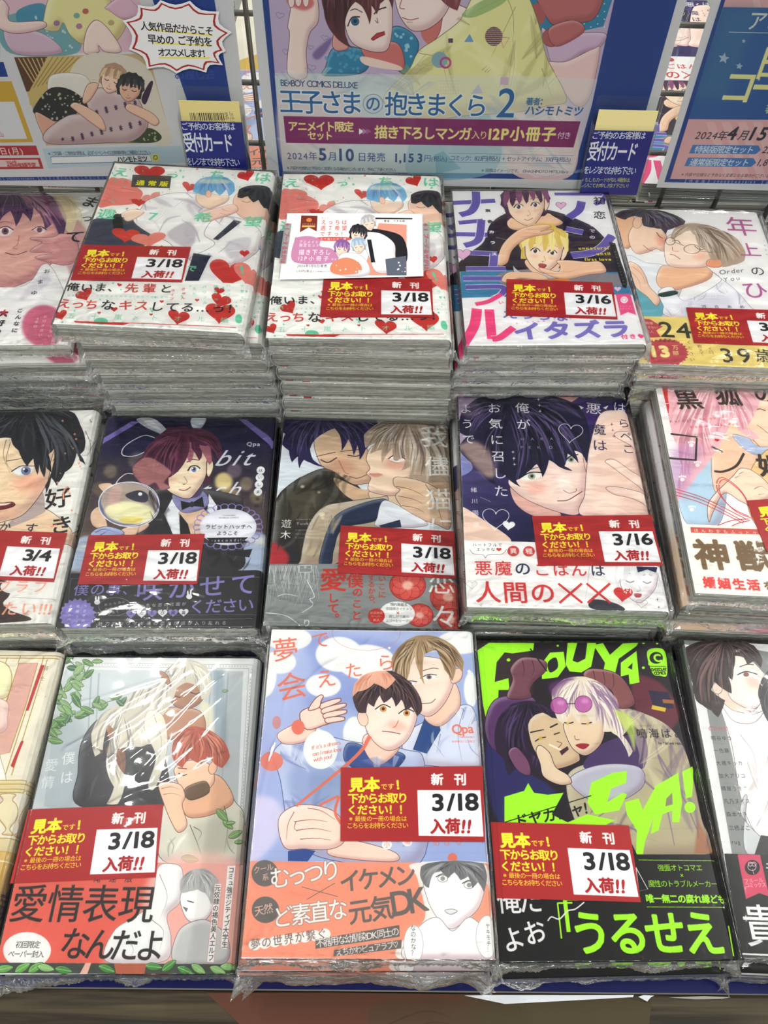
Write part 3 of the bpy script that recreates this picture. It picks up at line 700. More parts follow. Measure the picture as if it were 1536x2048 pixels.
def hearts(key, full=True):
    """white cover with red and salmon hearts, mint lettering, two men; both hearts stacks share the design"""
    s = cover(key, '#f4f4f1', 620); s.fr = (0, 320, 2.844) if key == 'B1' else (0, 0, 1)
    RED, SAL, MINT = '#c5362f', '#e3867c', '#72cfa9'
    # drawn in the B1 scan frame; the B2 print is the same sheet scanned straight
    if key == 'B2': s.fr = (0, 320, 2.844); s.Hm = PRINT['B1'].Hm.copy(); s.k = PRINT['B1'].k
    s.poly([(620, 110), (700, 120), (800, 170), (806, 210), (760, 250), (640, 262), (560, 262)], SAL, 1, True); s.poly([(640, 120), (700, 105), (760, 130), (730, 170), (650, 165)], SAL, 1, True)
    s.heart(850, 70, 88, RED, .05, sy=.55); s.heart(1075, 150, 42, '#d0544c', .3, sy=.7); s.heart(1400, 85, 50, RED, -.3, sy=.7); s.heart(790, 240, 42, RED, 0, sy=.6); s.heart(860, 215, 55, '#e69a8e', -.3, sy=.6)
    s.speck([(600, 40), (1500, 260)], 60, MINT, 2, 7, .8, 4); s.speck([(600, 40), (1500, 900)], 80, '#d8655c', 2, 7, .8, 5)
    # seated man, blue hair
    s.poly([(600, 330), (720, 300), (800, 290), (840, 480), (470, 480), (520, 350)], '#3f4657', 1, True); s.poly([(640, 330), (680, 310), (700, 380), (660, 430)], '#1e2026', 1, True)
    s.poly([(840, 230), (960, 190), (1110, 190), (1200, 250), (1180, 330), (1260, 400), (1230, 560), (1060, 560), (960, 470), (870, 430), (760, 350), (800, 280)], '#f0efee', 1, True, line='#5a5a62', lw=1.6)
    s.poly([(950, 420), (1080, 350), (1110, 450), (1060, 500)], '#b9b3ba', .7, True, soft=3); s.poly([(1060, 260), (1130, 210), (1190, 280), (1120, 330)], '#cfcad0', .7, True, soft=3)
    s.folds([(840, 230), (960, 190), (1110, 190), (1200, 250), (1180, 330), (1260, 400), (1230, 560), (1060, 560), (960, 470), (870, 430), (760, 350), (800, 280)], (.6, 1.2, 2.4), '#bdb6c2', n=22, seed=3)
    s.poly([(690, 310), (760, 280), (820, 300), (730, 350)], SK, 1, True, line='#a06050', lw=1)
    s.poly([(1130, 180), (1250, 200), (1300, 205), (1290, 235), (1230, 265), (1180, 275), (1120, 235)], SK, 1, True, line='#a06050', lw=1.2)
    s.hairmass([(1098, 180), (1105, 140), (1140, 105), (1210, 92), (1290, 98), (1330, 130), (1335, 175), (1300, 205), (1285, 165), (1250, 200), (1220, 170), (1200, 185), (1170, 200), (1130, 190)], '#7db5d9', '#4f79b0', '#dcd3ea', (1210, 95), 30, 2, 1.8)
    s.poly([(1150, 110), (1280, 110), (1300, 130), (1150, 130)], '#e8e6c8', .6, True, soft=3); s.ell(1185, 190, 16, 20, '#f3c8b0', line='#a06050', lw=1)
    # leaning man, black hair
    s.poly([(1225, 330), (1360, 330), (1480, 400), (1490, 460), (1440, 540), (1320, 600), (1150, 590), (1080, 560), (1220, 480), (1160, 420)], '#f0efee', 1, True, line='#5a5a62', lw=1.6); s.poly([(1290, 470), (1420, 440), (1400, 520), (1300, 560)], '#c3bec6', .6, True, soft=3)
    s.poly([(1100, 530), (1200, 545), (1130, 690), (1050, 690)], '#232b3f', 1); s.poly([(1190, 560), (1300, 580), (1220, 690), (1130, 690)], '#e9e9ec'); s.poly([(1330, 340), (1375, 350), (1240, 455), (1210, 450)], '#232b3f')
    s.folds([(1225, 330), (1360, 330), (1480, 400), (1490, 460), (1440, 540), (1320, 600), (1150, 590), (1220, 480)], (.3, 2.2), '#bdb6c2', n=16, seed=5)
    s.poly([(1325, 235), (1360, 185), (1470, 190), (1540, 260), (1520, 320), (1420, 345), (1345, 300)], '#f0cdb9', 1, True, line='#a06050', lw=1.2)
    s.poly([(1140, 300), (1260, 265), (1330, 250), (1350, 290), (1250, 330), (1160, 350)], '#f3d3c2', 1, True, line='#a06050', lw=1.4); s.lines([[(1260, 275), (1300, 290), (1340, 285)], [(1250, 300), (1290, 310), (1330, 305)]], '#a06050', 1.4)
    s.hairmass([(1350, 210), (1360, 165), (1420, 145), (1520, 150), (1620, 190), (1640, 300), (1560, 300), (1530, 260), (1500, 270), (1470, 225), (1440, 240), (1410, 205), (1380, 215)], '#2a2b33', '#0f1014', '#6a6f80', (1480, 150), 26, 5, 1.8)
    s.line([(1375, 232), (1400, 240), (1425, 236)], '#222', 2)
    s.poly([(1470, 480), (1530, 560), (1560, 500)], '#4c86b8', .8)
    s.heart(715, 425, 82, '#cf4239', .1, sy=.55); s.heart(845, 450, 100, '#e3897d', -.1, sy=.45); s.heart(1300, 640, 115, '#c94239', .2, sy=.75); s.heart(1420, 650, 100, '#e3897d', .3, sy=.7); s.heart(1390, 530, 28, RED); s.heart(1590, 690, 60, '#c94239', .2)
    for ch, x, y in (('え', 690, 72), ('っ', 980, 85), ('ち', 1235, 85), ('は', 1495, 98), ('週', 605, 310), ('7', 870, 320), ('希', 1155, 325), ('望', 1440, 350)):
        s.text(ch, (x - 55, y - 3), (x + 55, y + 3), MINT, size=105 if ch != 'っ' else 85, b=1.6, sx=1.15)
    s.text('で', (1060, 615), (1120, 620), MINT, size=60, b=1.6); s.text('!', (1368, 590), (1382, 660), MINT, size=110, b=2, v=True); s.text('もっと!', (640, 122), (770, 112), MINT, size=34, b=.6)
    for ch, x, y in (('ペ', 745, 228), ('そ', 722, 280), ('太', 700, 332), ('郎', 678, 385)): s.text(ch, (x - 14, y), (x + 14, y), '#222', size=28, b=.5)
    s.text('Motto! H wa shuu nana kibou desu!', (690, 160), (800, 180), '#8a3a3a', size=11); s.text('Qua', (625, 222), (690, 226), MINT, size=22, b=.8)
    # paper band
    s.poly([(408, 690), (1000, 694), (1432, 706), (1385, 1010), (290, 930)], '#f3f3f0'); s.line([(408, 690), (1000, 694), (1432, 706)], '#d8d8d4', 1, False)
    for x, y, r, a in ((480, 765, 50, -.4), (1255, 800, 58, .3), (1250, 870, 85, .1), (1015, 895, 62, .2), (345, 880, 40, -.3), (650, 850, 20, 0), (1120, 800, 12, 0), (565, 870, 10, 0), (920, 808, 12, 0), (860, 882, 10, 0), (680, 712, 14, .3), (1245, 745, 30, .2)): s.heart(x, y, r, RED, a, sy=.75)
    s.ell(575, 918, 40, 20, MINT); s.ell(1355, 905, 20, 26, MINT)
    s.speck([(320, 700), (1400, 930)], 40, MINT, 3, 7, .8, 8); s.poly([(420, 915), (740, 930), (700, 942), (430, 925)], RED); s.line([(640, 925), (1340, 955)], RED, 3, False)
    K = '#1e1c1e'; D = '#c33b33'
    s.text('俺いま、', (378, 722), (690, 730), K, size=76, b=1.3); s.text('先輩', (700, 730), (900, 734), D, size=84, b=1.2); s.text('と', (905, 735), (985, 736), K, size=80, b=1.2)
    s.text('えっち', (330, 815), (560, 825), D, size=84, b=1.3); s.text('な', (570, 826), (660, 828), K, size=88, b=1.3); s.text('キス', (670, 828), (850, 833), D, size=88, b=1.3); s.text('してる…っ！', (850, 836), (1370, 850), K, size=84, b=1.3)
    s.text('五十嵐×トオル編', (340, 885), (1340, 915), '#8cd2b4', size=48, b=.4); s.text('王サチャプレイ大好きな攻めの×健気一途な受け', (378, 770), (960, 784), MINT, size=18, b=.3)
    for st, a, b_, c in (('ラブと', (1372, 700), (1380, 800), MINT), ('ハッピーが', (1298, 700), (1290, 850), MINT), ('織りなす', (1226, 705), (1228, 850), MINT), ('パワフル', (1160, 710), (1165, 830), MINT), ('えち', (1105, 720), (1105, 780), MINT), ('きゅん', (1043, 725), (1040, 800), D), ('ライフ', (985, 735), (975, 805), D)):
        s.text(st, a, b_, c, size=26, b=.8, v=True)
    if key == 'B1':
        s.poly([(755, 85), (975, 90), (965, 160), (745, 155)], '#4c4c48'); s.text('通常版', (765, 130), (965, 137), '#f3ee2c', size=58, b=1.6)
hearts('B1')
def B2():
    hearts('B2')
B2()
PRINT['B2'].Hm = PRINT['B1'].Hm
def leaflet():
    q = [(575, 430), (845, 431), (847, 556), (560, 562)]
    s = Sheet('print_leaflet', q, 560, 260, '#f5f5f3', (500, 320, 3.072)); R = '#c8504c'
    s.poly([(320, 352), (423, 355), (418, 450), (368, 425), (312, 455)], '#7a2a1c'); s.text('限定セット', (325, 420), (410, 420), '#e8c860', size=12, b=.4); s.poly([(325, 413), (408, 414), (408, 424), (325, 424)], '#e2c26a'); s.text('animate', (325, 402), (412, 404), '#f0e0c8', size=15, b=.5); s.ell(370, 380, 18, 12, '#e08840')
    s.text('えっちは', (440, 393), (612, 395), R, size=34, b=.8); s.text('週７希望', (436, 430), (612, 430), R, size=34, b=.8); s.text('ですっ！', (432, 464), (605, 466), R, size=34, b=.8); s.text('もっと！', (445, 367), (515, 367), R, size=13)
    s.poly([(430, 486), (612, 486), (612, 506), (430, 506)], '#d8605c', 1, True); s.text('五十嵐×トオル編', (438, 496), (604, 496), '#fff', size=16, b=.4)
    s.poly([(278, 500), (300, 485), (370, 478), (440, 500), (440, 540), (520, 560), (540, 637), (275, 637)], '#c987ae', 1, True)
    s.text('アニメイト', (306, 514), (432, 516), '#fff', size=22, b=.4); s.text('限定セット', (306, 535), (438, 535), '#fff', size=22, b=.4); s.text('描き下ろし', (302, 577), (510, 577), '#fff', size=36, b=.6); s.text('12P小冊子', (300, 614), (500, 617), '#fff', size=33, b=.6); s.text('付き', (508, 620), (545, 621), '#fff', size=14)
    s.text('2024年3月15日発売', (295, 661), (485, 661), '#333', size=20, b=.4); s.text('1,133円(税込)', (292, 692), (400, 693), '#333', size=16, b=.3); s.text('コミック:803円(税込) + セットアイテム:330円', (405, 694), (520, 695), '#777', size=9)
    s.poly([(800, 400), (967, 408), (967, 720), (700, 718)], '#e59a86'); s.poly([(770, 366), (1000, 368), (1000, 376), (770, 375)], '#222')
    s.text('著者：ペそ太郎', (830, 387), (958, 387), '#222', size=17, b=.3)
    s.poly([(730, 440), (900, 460), (960, 520), (965, 640), (870, 700), (760, 560)], '#1c1c22', 1, True)
    s.poly([(690, 470), (800, 460), (890, 520), (900, 600), (900, 690), (790, 700), (740, 600)], '#f2f1f2', 1, True, line='#777', lw=1); s.poly([(730, 500), (755, 500), (780, 640), (755, 640)], '#1c1c22')
    s.poly([(840, 620), (965, 600), (967, 720), (850, 720)], '#5d6474', 1)
    s.head((740, 400), 36, -.2, SK, '#b9b6b8', '#d8d6d8', '#8a888c', .2, 'shut'); s.head((675, 470), 42, .2, SK, '#23232a', '#3a3a44', '#000', .4, 'shut'); s.head((680, 540), 36, -.1, SK, '#9fb6cf', '#c5d6e4', '#7890b0', -.2, 'shut'); s.head((575, 555), 38, .15, SK, '#8a5c9a', '#a57cb4', '#62407a', .2, 'shut')
    s.poly([(560, 600), (640, 580), (720, 620), (740, 715), (560, 715)], '#e6e8f0', 1, True, line='#889', lw=1); s.poly([(520, 640), (600, 610), (680, 640), (690, 700), (560, 715), (505, 690)], '#e08a66', 1, True); s.speck([(530, 620), (960, 700)], 24, '#fff', 2, 6, .9, 2)
    return mat_print('leaflet_print', s, 0.4, 0.02), q
LEAF_MAT, LEAF_Q = leaflet()
def B3():
    s = cover('B3', '#efeef1', 620); V = '#6a5cb0'
    # dark clothes
    s.poly([(360, 300), (520, 215), (760, 210), (1000, 290), (1110, 360), (1240, 520), (1310, 700), (1250, 760), (1150, 640), (700, 760), (150, 650), (170, 540), (300, 440)], '#2e2336', 1, True)
    s.poly([(140, 640), (480, 630), (700, 640), (1300, 640), (1350, 800), (150, 825)], '#3f84ad', 1); s.poly([(430, 650), (760, 620), (1160, 650), (1300, 660), (1330, 740), (900, 720), (560, 760), (420, 720)], '#8b8790', 1, True); s.poly([(720, 680), (860, 660), (900, 720), (740, 730)], '#d88a3c', 1, True)
    # neck and face of the dark haired man
    s.poly([(470, 290), (560, 240), (740, 230), (790, 250), (860, 300), (760, 330), (520, 350)], '#efcbab', 1, True, line='#4a2c2c', lw=1.4)
    s.head((600, 165), 128, -.12, '#f4dcc4', '#4b2a4c', '#8a4c78', '#2a1430', .15, 'open', '#4a3c40', 'smile', '#dba98c', .45, 1.0, .3, 5, 1)
    # blond man
    s.poly([(510, 600), (560, 640), (700, 650), (860, 610), (920, 640), (800, 690), (560, 690)], '#c9cacd', 1, True, line='#444', lw=1.4)
    s.poly([(600, 560), (830, 560), (800, 640), (660, 650)], '#f0ceb0', 1, True)
    s.head((725, 485), 130, .1, '#f6dfc6', '#dfc566', '#f2e6a0', '#a8862e', .05, 'open', '#3a2e2c', 'open', '#dba98c', .5, 1.15, .25, 9, 1)
    # hands: on his forehead, at his chin
    s.poly([(405, 540), (440, 450), (520, 370), (600, 330), (740, 310), (775, 330), (700, 360), (790, 345), (760, 375), (640, 400), (560, 440), (500, 500), (470, 580), (410, 600)], '#eec7a8', 1, True, line='#7a4a3c', lw=1.6)
    s.lines([[(600, 345), (680, 345), (770, 328)], [(600, 370), (680, 372), (770, 355)], [(560, 400), (640, 395), (700, 385)]], '#a86a54', 1.6)
    s.poly([(700, 612), (820, 640), (840, 600), (815, 565), (900, 560), (1020, 570), (1120, 570), (1160, 640), (1040, 660), (900, 690), (800, 680), (710, 640)], '#eec7a8', 1, True, line='#7a4a3c', lw=1.6); s.lines([[(820, 640), (900, 640), (980, 620)], [(730, 650), (800, 655), (860, 650)]], '#a86a54', 1.6)
    s.poly([(430, 700), (470, 650), (560, 645), (680, 650), (760, 690), (700, 700), (560, 690), (470, 720)], '#eec7a8', 1, True, line='#7a4a3c', lw=1.6)
    # thick violet katakana
    def bar(P, w, c=V): s.line(P, '#f6f5f8', w + 5, al=.9); s.line(P, c, w)
    k = s.k
    for P, w in (([(90, 160), (385, 145)], 55), ([(250, 80), (250, 160), (215, 220), (140, 245)], 68), ([(130, 300), (300, 285)], 50), ([(110, 380), (330, 385)], 52), ([(290, 280), (275, 400), (240, 440), (170, 460)], 62), ([(200, 510), (400, 520)], 50), ([(380, 520), (370, 620)], 62), ([(180, 622), (460, 622)], 46),
                 ([(160, 690), (430, 690)], 50), ([(180, 752), (430, 750), (430, 800), (370, 830)], 46),
                 ([(800, 98), (1165, 100)], 40), ([(1160, 105), (1130, 150), (1080, 170)], 42), ([(990, 150), (970, 210), (900, 262)], 70), ([(880, 340), (1000, 365)], 60), ([(920, 525), (1040, 510), (1130, 470), (1205, 385)], 72)):
        bar(P, w * k)
    s.poly([(1180, 430), (1225, 440), (1310, 700), (1300, 755), (1275, 750)], '#18171c'); s.text('初恋までのアンナチュラル', (1222, 490), (1288, 735), '#ddd', size=17, v=True)
    for st, a, b_ in (('初', (1110, 100), (1120, 190)), ('恋', (1110, 200), (1120, 290))): s.text(st, a, b_, '#1c1a20', size=105, b=1.0, v=True)
    s.text('までの', (1065, 290), (1065, 420), '#f4f3f6', size=46, b=1.3, v=True); s.text('unnatural', (965, 475), (1180, 472), '#ecd94a', size=46, b=1.5); s.text('until', (1090, 513), (1192, 511), '#ecd94a', size=46, b=1.5); s.text('first love', (1008, 553), (1198, 551), '#ecd94a', size=46, b=1.5)
    for ch, x, y, c in (('灰', 335, 215, '#222'), ('色', 350, 292, '#222'), ('カ', 360, 365, '#f4f3f6'), ('ラ', 368, 440, '#f4f3f6'), ('ス', 378, 520, '#f4f3f6')): s.text(ch, (x - 24, y), (x + 24, y), c, size=40, b=2, sx=1.1)
    s.text('haiire karasu', (390, 402), (470, 420), '#ddd', size=17, b=.5); s.heart(845, 176, 36, '#e8b8dc', 0, line='#3a3040', lw=1.5); s.heart(160, 520, 55, '#e8b8dc', 0, line='#3a3040', lw=1.5); s.heart(1240, 760, 24, '#f2c6e0')
    # band
    s.poly([(145, 826), (600, 815), (1360, 798), (1480, 1140), (170, 1180)], '#f3f2f4')
    P2 = '#ec4c86'
    def pb(P, w): s.line(P, '#fff', w + 4); s.line(P, P2, w)
    pb([(250, 870), (340, 850), (430, 800)], 40 * k); pb([(260, 900), (240, 1020), (165, 1150)], 75 * k); pb([(345, 905), (365, 1110)], 70 * k); pb([(365, 1110), (420, 1100), (515, 1030)], 55 * k)
    s.text('えっちな', (430, 930), (900, 955), '#8177c4', size=120, b=2); s.text('イタズラ', (510, 1060), (1330, 1040), '#8177c4', size=190, b=4.5, sx=1.1); s.text('甘くて不思議でえっちな', (520, 1004), (930, 968), '#d8487c', size=16, b=.4); s.text('い', (405, 858), (450, 856), P2, size=40, b=1)
    s.text('付き', (1258, 1100), (1372, 1095), P2, size=50, b=1.5); s.heart(1402, 1092, 24, P2)
    s.poly([(1225, 797), (1330, 795), (1370, 945), (1310, 925), (1260, 948)], '#e9588e'); s.ell(1285, 838, 26, 24, '#f6eef2'); s.ring(1285, 838, 14, 12, '#e9588e', 1.5); s.text('フルール', (1248, 884), (1335, 882), '#fbe0ea', size=18); s.text('コミックス', (1250, 903), (1345, 901), '#fbe0ea', size=18)
B3()
def B4():
    s = cover('B4', '#f1f0f0', 620)
    s.poly([(60, 700), (240, 560), (400, 620), (560, 640), (760, 700), (600, 1110), (350, 1110), (260, 900)], '#e8ebf0', 1, True, line='#777d88', lw=1.4)
    s.poly([(220, 800), (420, 850), (560, 1000), (540, 1110), (380, 1110)], '#6fb0bf', 1, True)
    # left man, leaning in
    s.poly([(100, 190), (300, 220), (300, 400), (240, 500), (140, 420), (60, 300)], '#f0c7a6', 1, True, line='#7a4a3c', lw=1.4)
    s.poly([(250, 380), (300, 290), (420, 250), (560, 300), (590, 420), (560, 440), (600, 470), (560, 520), (500, 500), (420, 530), (330, 545), (270, 480)], '#f5dac4', 1, True, line='#7a4a3c', lw=1.6)
    s.poly([(500, 370), (560, 380), (580, 450), (520, 470)], '#e8987c', .6, True, soft=8); s.ell(330, 265, 40, 52, '#f3cfb4', rot=.3, line='#7a4a3c', lw=1.4)
    s.line([(500, 350), (530, 390), (560, 405)], '#333', 3); s.line([(380, 465), (430, 505), (470, 520)], '#8a4a48', 2.4)
    s.hairmass([(120, 200), (200, 155), (420, 148), (620, 180), (760, 250), (740, 290), (660, 310), (600, 330), (580, 370), (540, 320), (480, 310), (380, 290), (370, 220), (280, 210), (220, 240)], '#4c4450', '#17161c', '#9a94a8', (380, 150), 60, 4, 2)
    # man in glasses
    s.poly([(540, 660), (620, 650), (880, 640), (1000, 700), (950, 780), (700, 860), (560, 860), (500, 780)], '#efc4a2', 1, True, line='#7a4a3c', lw=1.4)
    s.poly([(580, 420), (660, 360), (860, 340), (1000, 430), (1020, 560), (960, 650), (780, 668), (620, 650), (575, 560)], '#f7e3d2', 1, True, line='#7a4a3c', lw=1.6); s.ell(900, 560, 70, 40, '#eab098', .5, soft=10)
    s.poly([(960, 600), (1060, 585), (1115, 620), (1060, 660), (960, 650)], '#eda880', 1, True, line='#7a4a3c', lw=1.6)
    s.hairmass([(625, 400), (660, 320), (760, 275), (900, 275), (1080, 330), (1220, 400), (1300, 520), (1290, 600), (1180, 640), (1090, 660), (1070, 590), (1000, 600), (960, 520), (880, 470), (850, 380), (800, 330), (720, 370), (650, 420)], '#b9a692', '#7a6656', '#e4d9cc', (820, 300), 90, 8, 2)
    s.line([(640, 430), (690, 425), (715, 450)], '#333', 3); s.line([(840, 470), (880, 500), (920, 505)], '#333', 3); s.ring(625, 430, 42, 34, '#444', 2.4); s.ring(820, 500, 72, 40, '#444', 2.4); s.line([(665, 440), (750, 470)], '#444', 2.4); s.line([(890, 515), (1000, 530)], '#444', 2)
    s.line([(640, 480), (650, 515), (700, 520)], '#b0684e', 2.4); s.line([(620, 545), (660, 555), (715, 590)], '#8a4a48', 3)
    s.poly([(520, 880), (640, 840), (760, 960), (1060, 800), (1060, 740), (1000, 700), (1200, 850), (1340, 1000), (1400, 1110), (640, 1110), (560, 1000)], '#eeeef4', 1, True, line='#6b6b7a', lw=1.6); s.poly([(520, 900), (660, 870), (690, 900), (560, 930)], '#2c4440', 1, True); s.poly([(700, 980), (900, 900), (1200, 950), (1000, 1080), (760, 1100)], '#d2d0de', .6, True, soft=8)
    s.folds([(640, 840), (760, 960), (1060, 800), (1200, 850), (1340, 1000), (1400, 1110), (640, 1110)], (.8, 2.2, 1.5), '#b4b0c6', n=26, seed=5)
    # hand on the shoulder
    s.poly([(250, 620), (340, 650), (400, 740), (440, 840), (530, 940), (500, 1010), (420, 930), (330, 860), (270, 760)], '#f2d2ba', 1, True, line='#7a4a3c', lw=1.6); s.lines([[(270, 700), (340, 780), (360, 860)], [(290, 660), (370, 730), (400, 830)]], '#9a5c48', 1.8)
    M = '#b25e96'
    s.text('年', (1060, 290), (1460, 300), M, size=330, b=.9); s.text('上', (1190, 500), (1480, 505), M, size=230, b=1.2); s.text('の', (1320, 690), (1500, 690), '#333', size=150, b=.3); s.text('ひ', (1250, 860), (1520, 860), M, size=260, b=1.2)
    s.text('Order', (1060, 705), (1290, 680), '#555', size=90, sk=.3); s.text('You', (1090, 770), (1255, 750), '#555', size=80, sk=.3); s.text('河合あめ', (870, 1010), (1330, 1008), '#333', size=48, b=.5); s.text('Toshiue no Hito', (855, 918), (1110, 912), '#888', size=20); s.text('Presented by Ame Kawai', (870, 942), (1060, 940), '#888', size=14)
    s.text('二宮幸弘', (1460, 400), (1500, 560), '#888', size=24, v=True)
    # yellow band
    s.poly([(370, 1105), (900, 1110), (1700, 1118), (2000, 1560), (330, 1530)], '#e9d585')
    MR = '#bb4f58'
    s.poly([(350, 1125), (440, 1130), (500, 1165), (560, 1195), (500, 1230), (540, 1290), (400, 1300), (360, 1240)], MR)
    P = []
    for i in range(60):
        a = 2 * math.pi * i / 60; r = 1 if i % 2 else .9; P.append((580 + 215 * r * math.cos(a), 1430 + 130 * r * math.sin(a)))
    s.poly(P, MR); s.text('13', (440, 1415), (640, 1415), '#f2e49a', size=190, b=5); s.text('万', (640, 1380), (700, 1380), '#f2e49a', size=60, b=1); s.text('部', (640, 1430), (710, 1430), '#f2e49a', size=60, b=1); s.text('シリーズ最新作!!', (400, 1322), (690, 1326), '#7a2c34', size=32, b=1.2)
    s.text('我慢', (400, 1165), (470, 1168), '#f0d8c0', size=38, b=.5); s.text('できない', (385, 1200), (515, 1205), '#f0d8c0', size=34, b=.5); s.text('恋人', (400, 1240), (480, 1245), '#f0d8c0', size=38, b=.5)
    s.text('24', (515, 1215), (820, 1225), '#3a3c34', size=290, b=1.5); s.text('39', (1060, 1440), (1370, 1440), '#3a3c34', size=250, b=1.5); s.text('歳', (1390, 1440), (1560, 1450), '#3a3c34', size=180, b=1)
    s.text('ください', (790, 1310), (830, 1510), '#8a6a44', size=48, b=.3, v=True); s.text('教えて', (885, 1350), (915, 1450), '#8a6a44', size=48, b=.3, v=True); s.text('イロ。', (975, 1370), (1010, 1460), '#8a6a44', size=46, b=.3, v=True)
B4()
# ------------------------------------------------------------------ cover prints, middle row
def M0():
    s = cover('M0', '#efeeea')
    s.poly([(-200, 1000), (60, 960), (320, 860), (560, 1040), (560, 1120), (-300, 1120)], '#ecd2b4', 1, True, line='#54403c', lw=1.6)
    s.poly([(320, 740), (345, 860), (330, 900), (160, 980), (60, 1000), (200, 860)], '#b9a9a6', 1, True)
    s.poly([(-500, 350), (90, 330), (400, 400), (380, 600), (340, 720), (200, 900), (60, 960), (-40, 965), (-250, 900), (-450, 700)], '#f3dcbc', 1, True, line='#3a2a2c', lw=2)
    s.ell(230, 680, 120, 70, '#e79c86', .55, soft=18); s.ell(-300, 680, 120, 70, '#e79c86', .5, soft=18); s.ell(40, 880, 120, 50, '#eeb59a', .5, soft=14)
    s.poly([(380, 560), (420, 430), (480, 420), (495, 470), (470, 570), (400, 600)], '#f0d3b4', 1, True, line='#3a2a2c', lw=1.6); s.lines([[(400, 520), (440, 460), (470, 460)], [(410, 560), (450, 510), (455, 500)]], '#6b4a44', 2)
    for cx in (190, -230):
        s.poly([(cx - 80, 590), (cx - 20, 560), (cx + 70, 565), (cx + 40, 615), (cx - 40, 625)], '#eef0f4', 1, True); s.ell(cx + 15, 590, 36, 32, '#7c86a8'); s.ell(cx + 15, 588, 16, 16, '#2c2f48'); s.ell(cx, 578, 8, 8, '#fff')
        s.line([(cx - 92, 596), (cx - 20, 556), (cx + 60, 556), (cx + 110, 548)], '#1f1c24', 4, w1=2); s.line([(cx - 130, 520), (cx - 20, 500), (cx + 60, 478)], '#2c2830', 3, w1=1)
    s.poly([(-60, 830), (40, 826), (105, 820), (125, 845), (60, 870), (-20, 878), (-70, 860)], '#7a2a2c', 1, True, line='#2c1a1c', lw=1.6); s.poly([(-40, 832), (40, 830), (95, 826), (60, 842), (-20, 848)], '#f0e6e0', 1, True); s.line([(-40, 700), (-10, 770), (-40, 790)], '#a2645a', 2)
    H = [(-560, 600), (-560, 130), (0, 140), (470, 140), (560, 170), (600, 250), (640, 370), (630, 440), (600, 470), (640, 540), (600, 520), (575, 460), (540, 560), (490, 600), (440, 680), (430, 700), (390, 640), (350, 760), (345, 700), (400, 560), (410, 430), (370, 470), (390, 600), (350, 560), (340, 640), (300, 540), (290, 620), (260, 500), (215, 560), (150, 440), (110, 400), (95, 350), (20, 350), (-60, 380), (-120, 520), (-160, 400), (-300, 560)]
    s.hairmass(H, '#26272d', '#101116', '#5b5f68', (230, 150), 60, 11, 2.4)
    s.lines([[(640, 300), (680, 400), (650, 470), (580, 480)], [(200, 250), (260, 330), (330, 380)], [(60, 360), (40, 480), (90, 610)], [(90, 380), (60, 520), (110, 600)]], '#4a4a52', 2)
    s.text('好', (440, 790), (440, 791), '#1d1b1c', size=220, b=1.6, v=True); s.text('き', (465, 985), (465, 986), '#1d1b1c', size=190, b=1.6, v=True); s.line([(385, 1000), (430, 985)], '#ec9a80', 5); s.line([(480, 730), (515, 705)], '#ec9a80', 6); s.line([(478, 740), (480, 800)], '#ec9a80', 5)
    s.text('か', (0, 1000), (105, 1004), '#2c2526', size=100, b=.8); s.text('す', (190, 1010), (295, 1014), '#2c2526', size=110, b=.8)
    s.speck([(400, 200), (640, 950)], 24, '#ec9a80', 3, 9, .8, 3); s.speck([(660, 200), (760, 500)], 10, '#777', 3, 7, .8, 4)
    # band with dark shape and pink writing
    s.poly([(-700, 1370), (430, 1400), (400, 1720), (-800, 1700)], '#e9e8e4'); s.poly([(-700, 1380), (10, 1390), (100, 1440), (80, 1510), (40, 1560), (90, 1610), (200, 1690), (-800, 1700)], '#43302c', 1, True); s.ell(110, 1440, 90, 48, '#e9e8e4')
    s.text('ラブラブ', (-160, 1435), (375, 1440), '#eda48e', size=120, b=1); s.text('したい!!!', (-120, 1600), (400, 1600), '#eda48e', size=125, b=1.4); s.line([(100, 1515), (420, 1530)], '#999', 1.4, False)
M0()
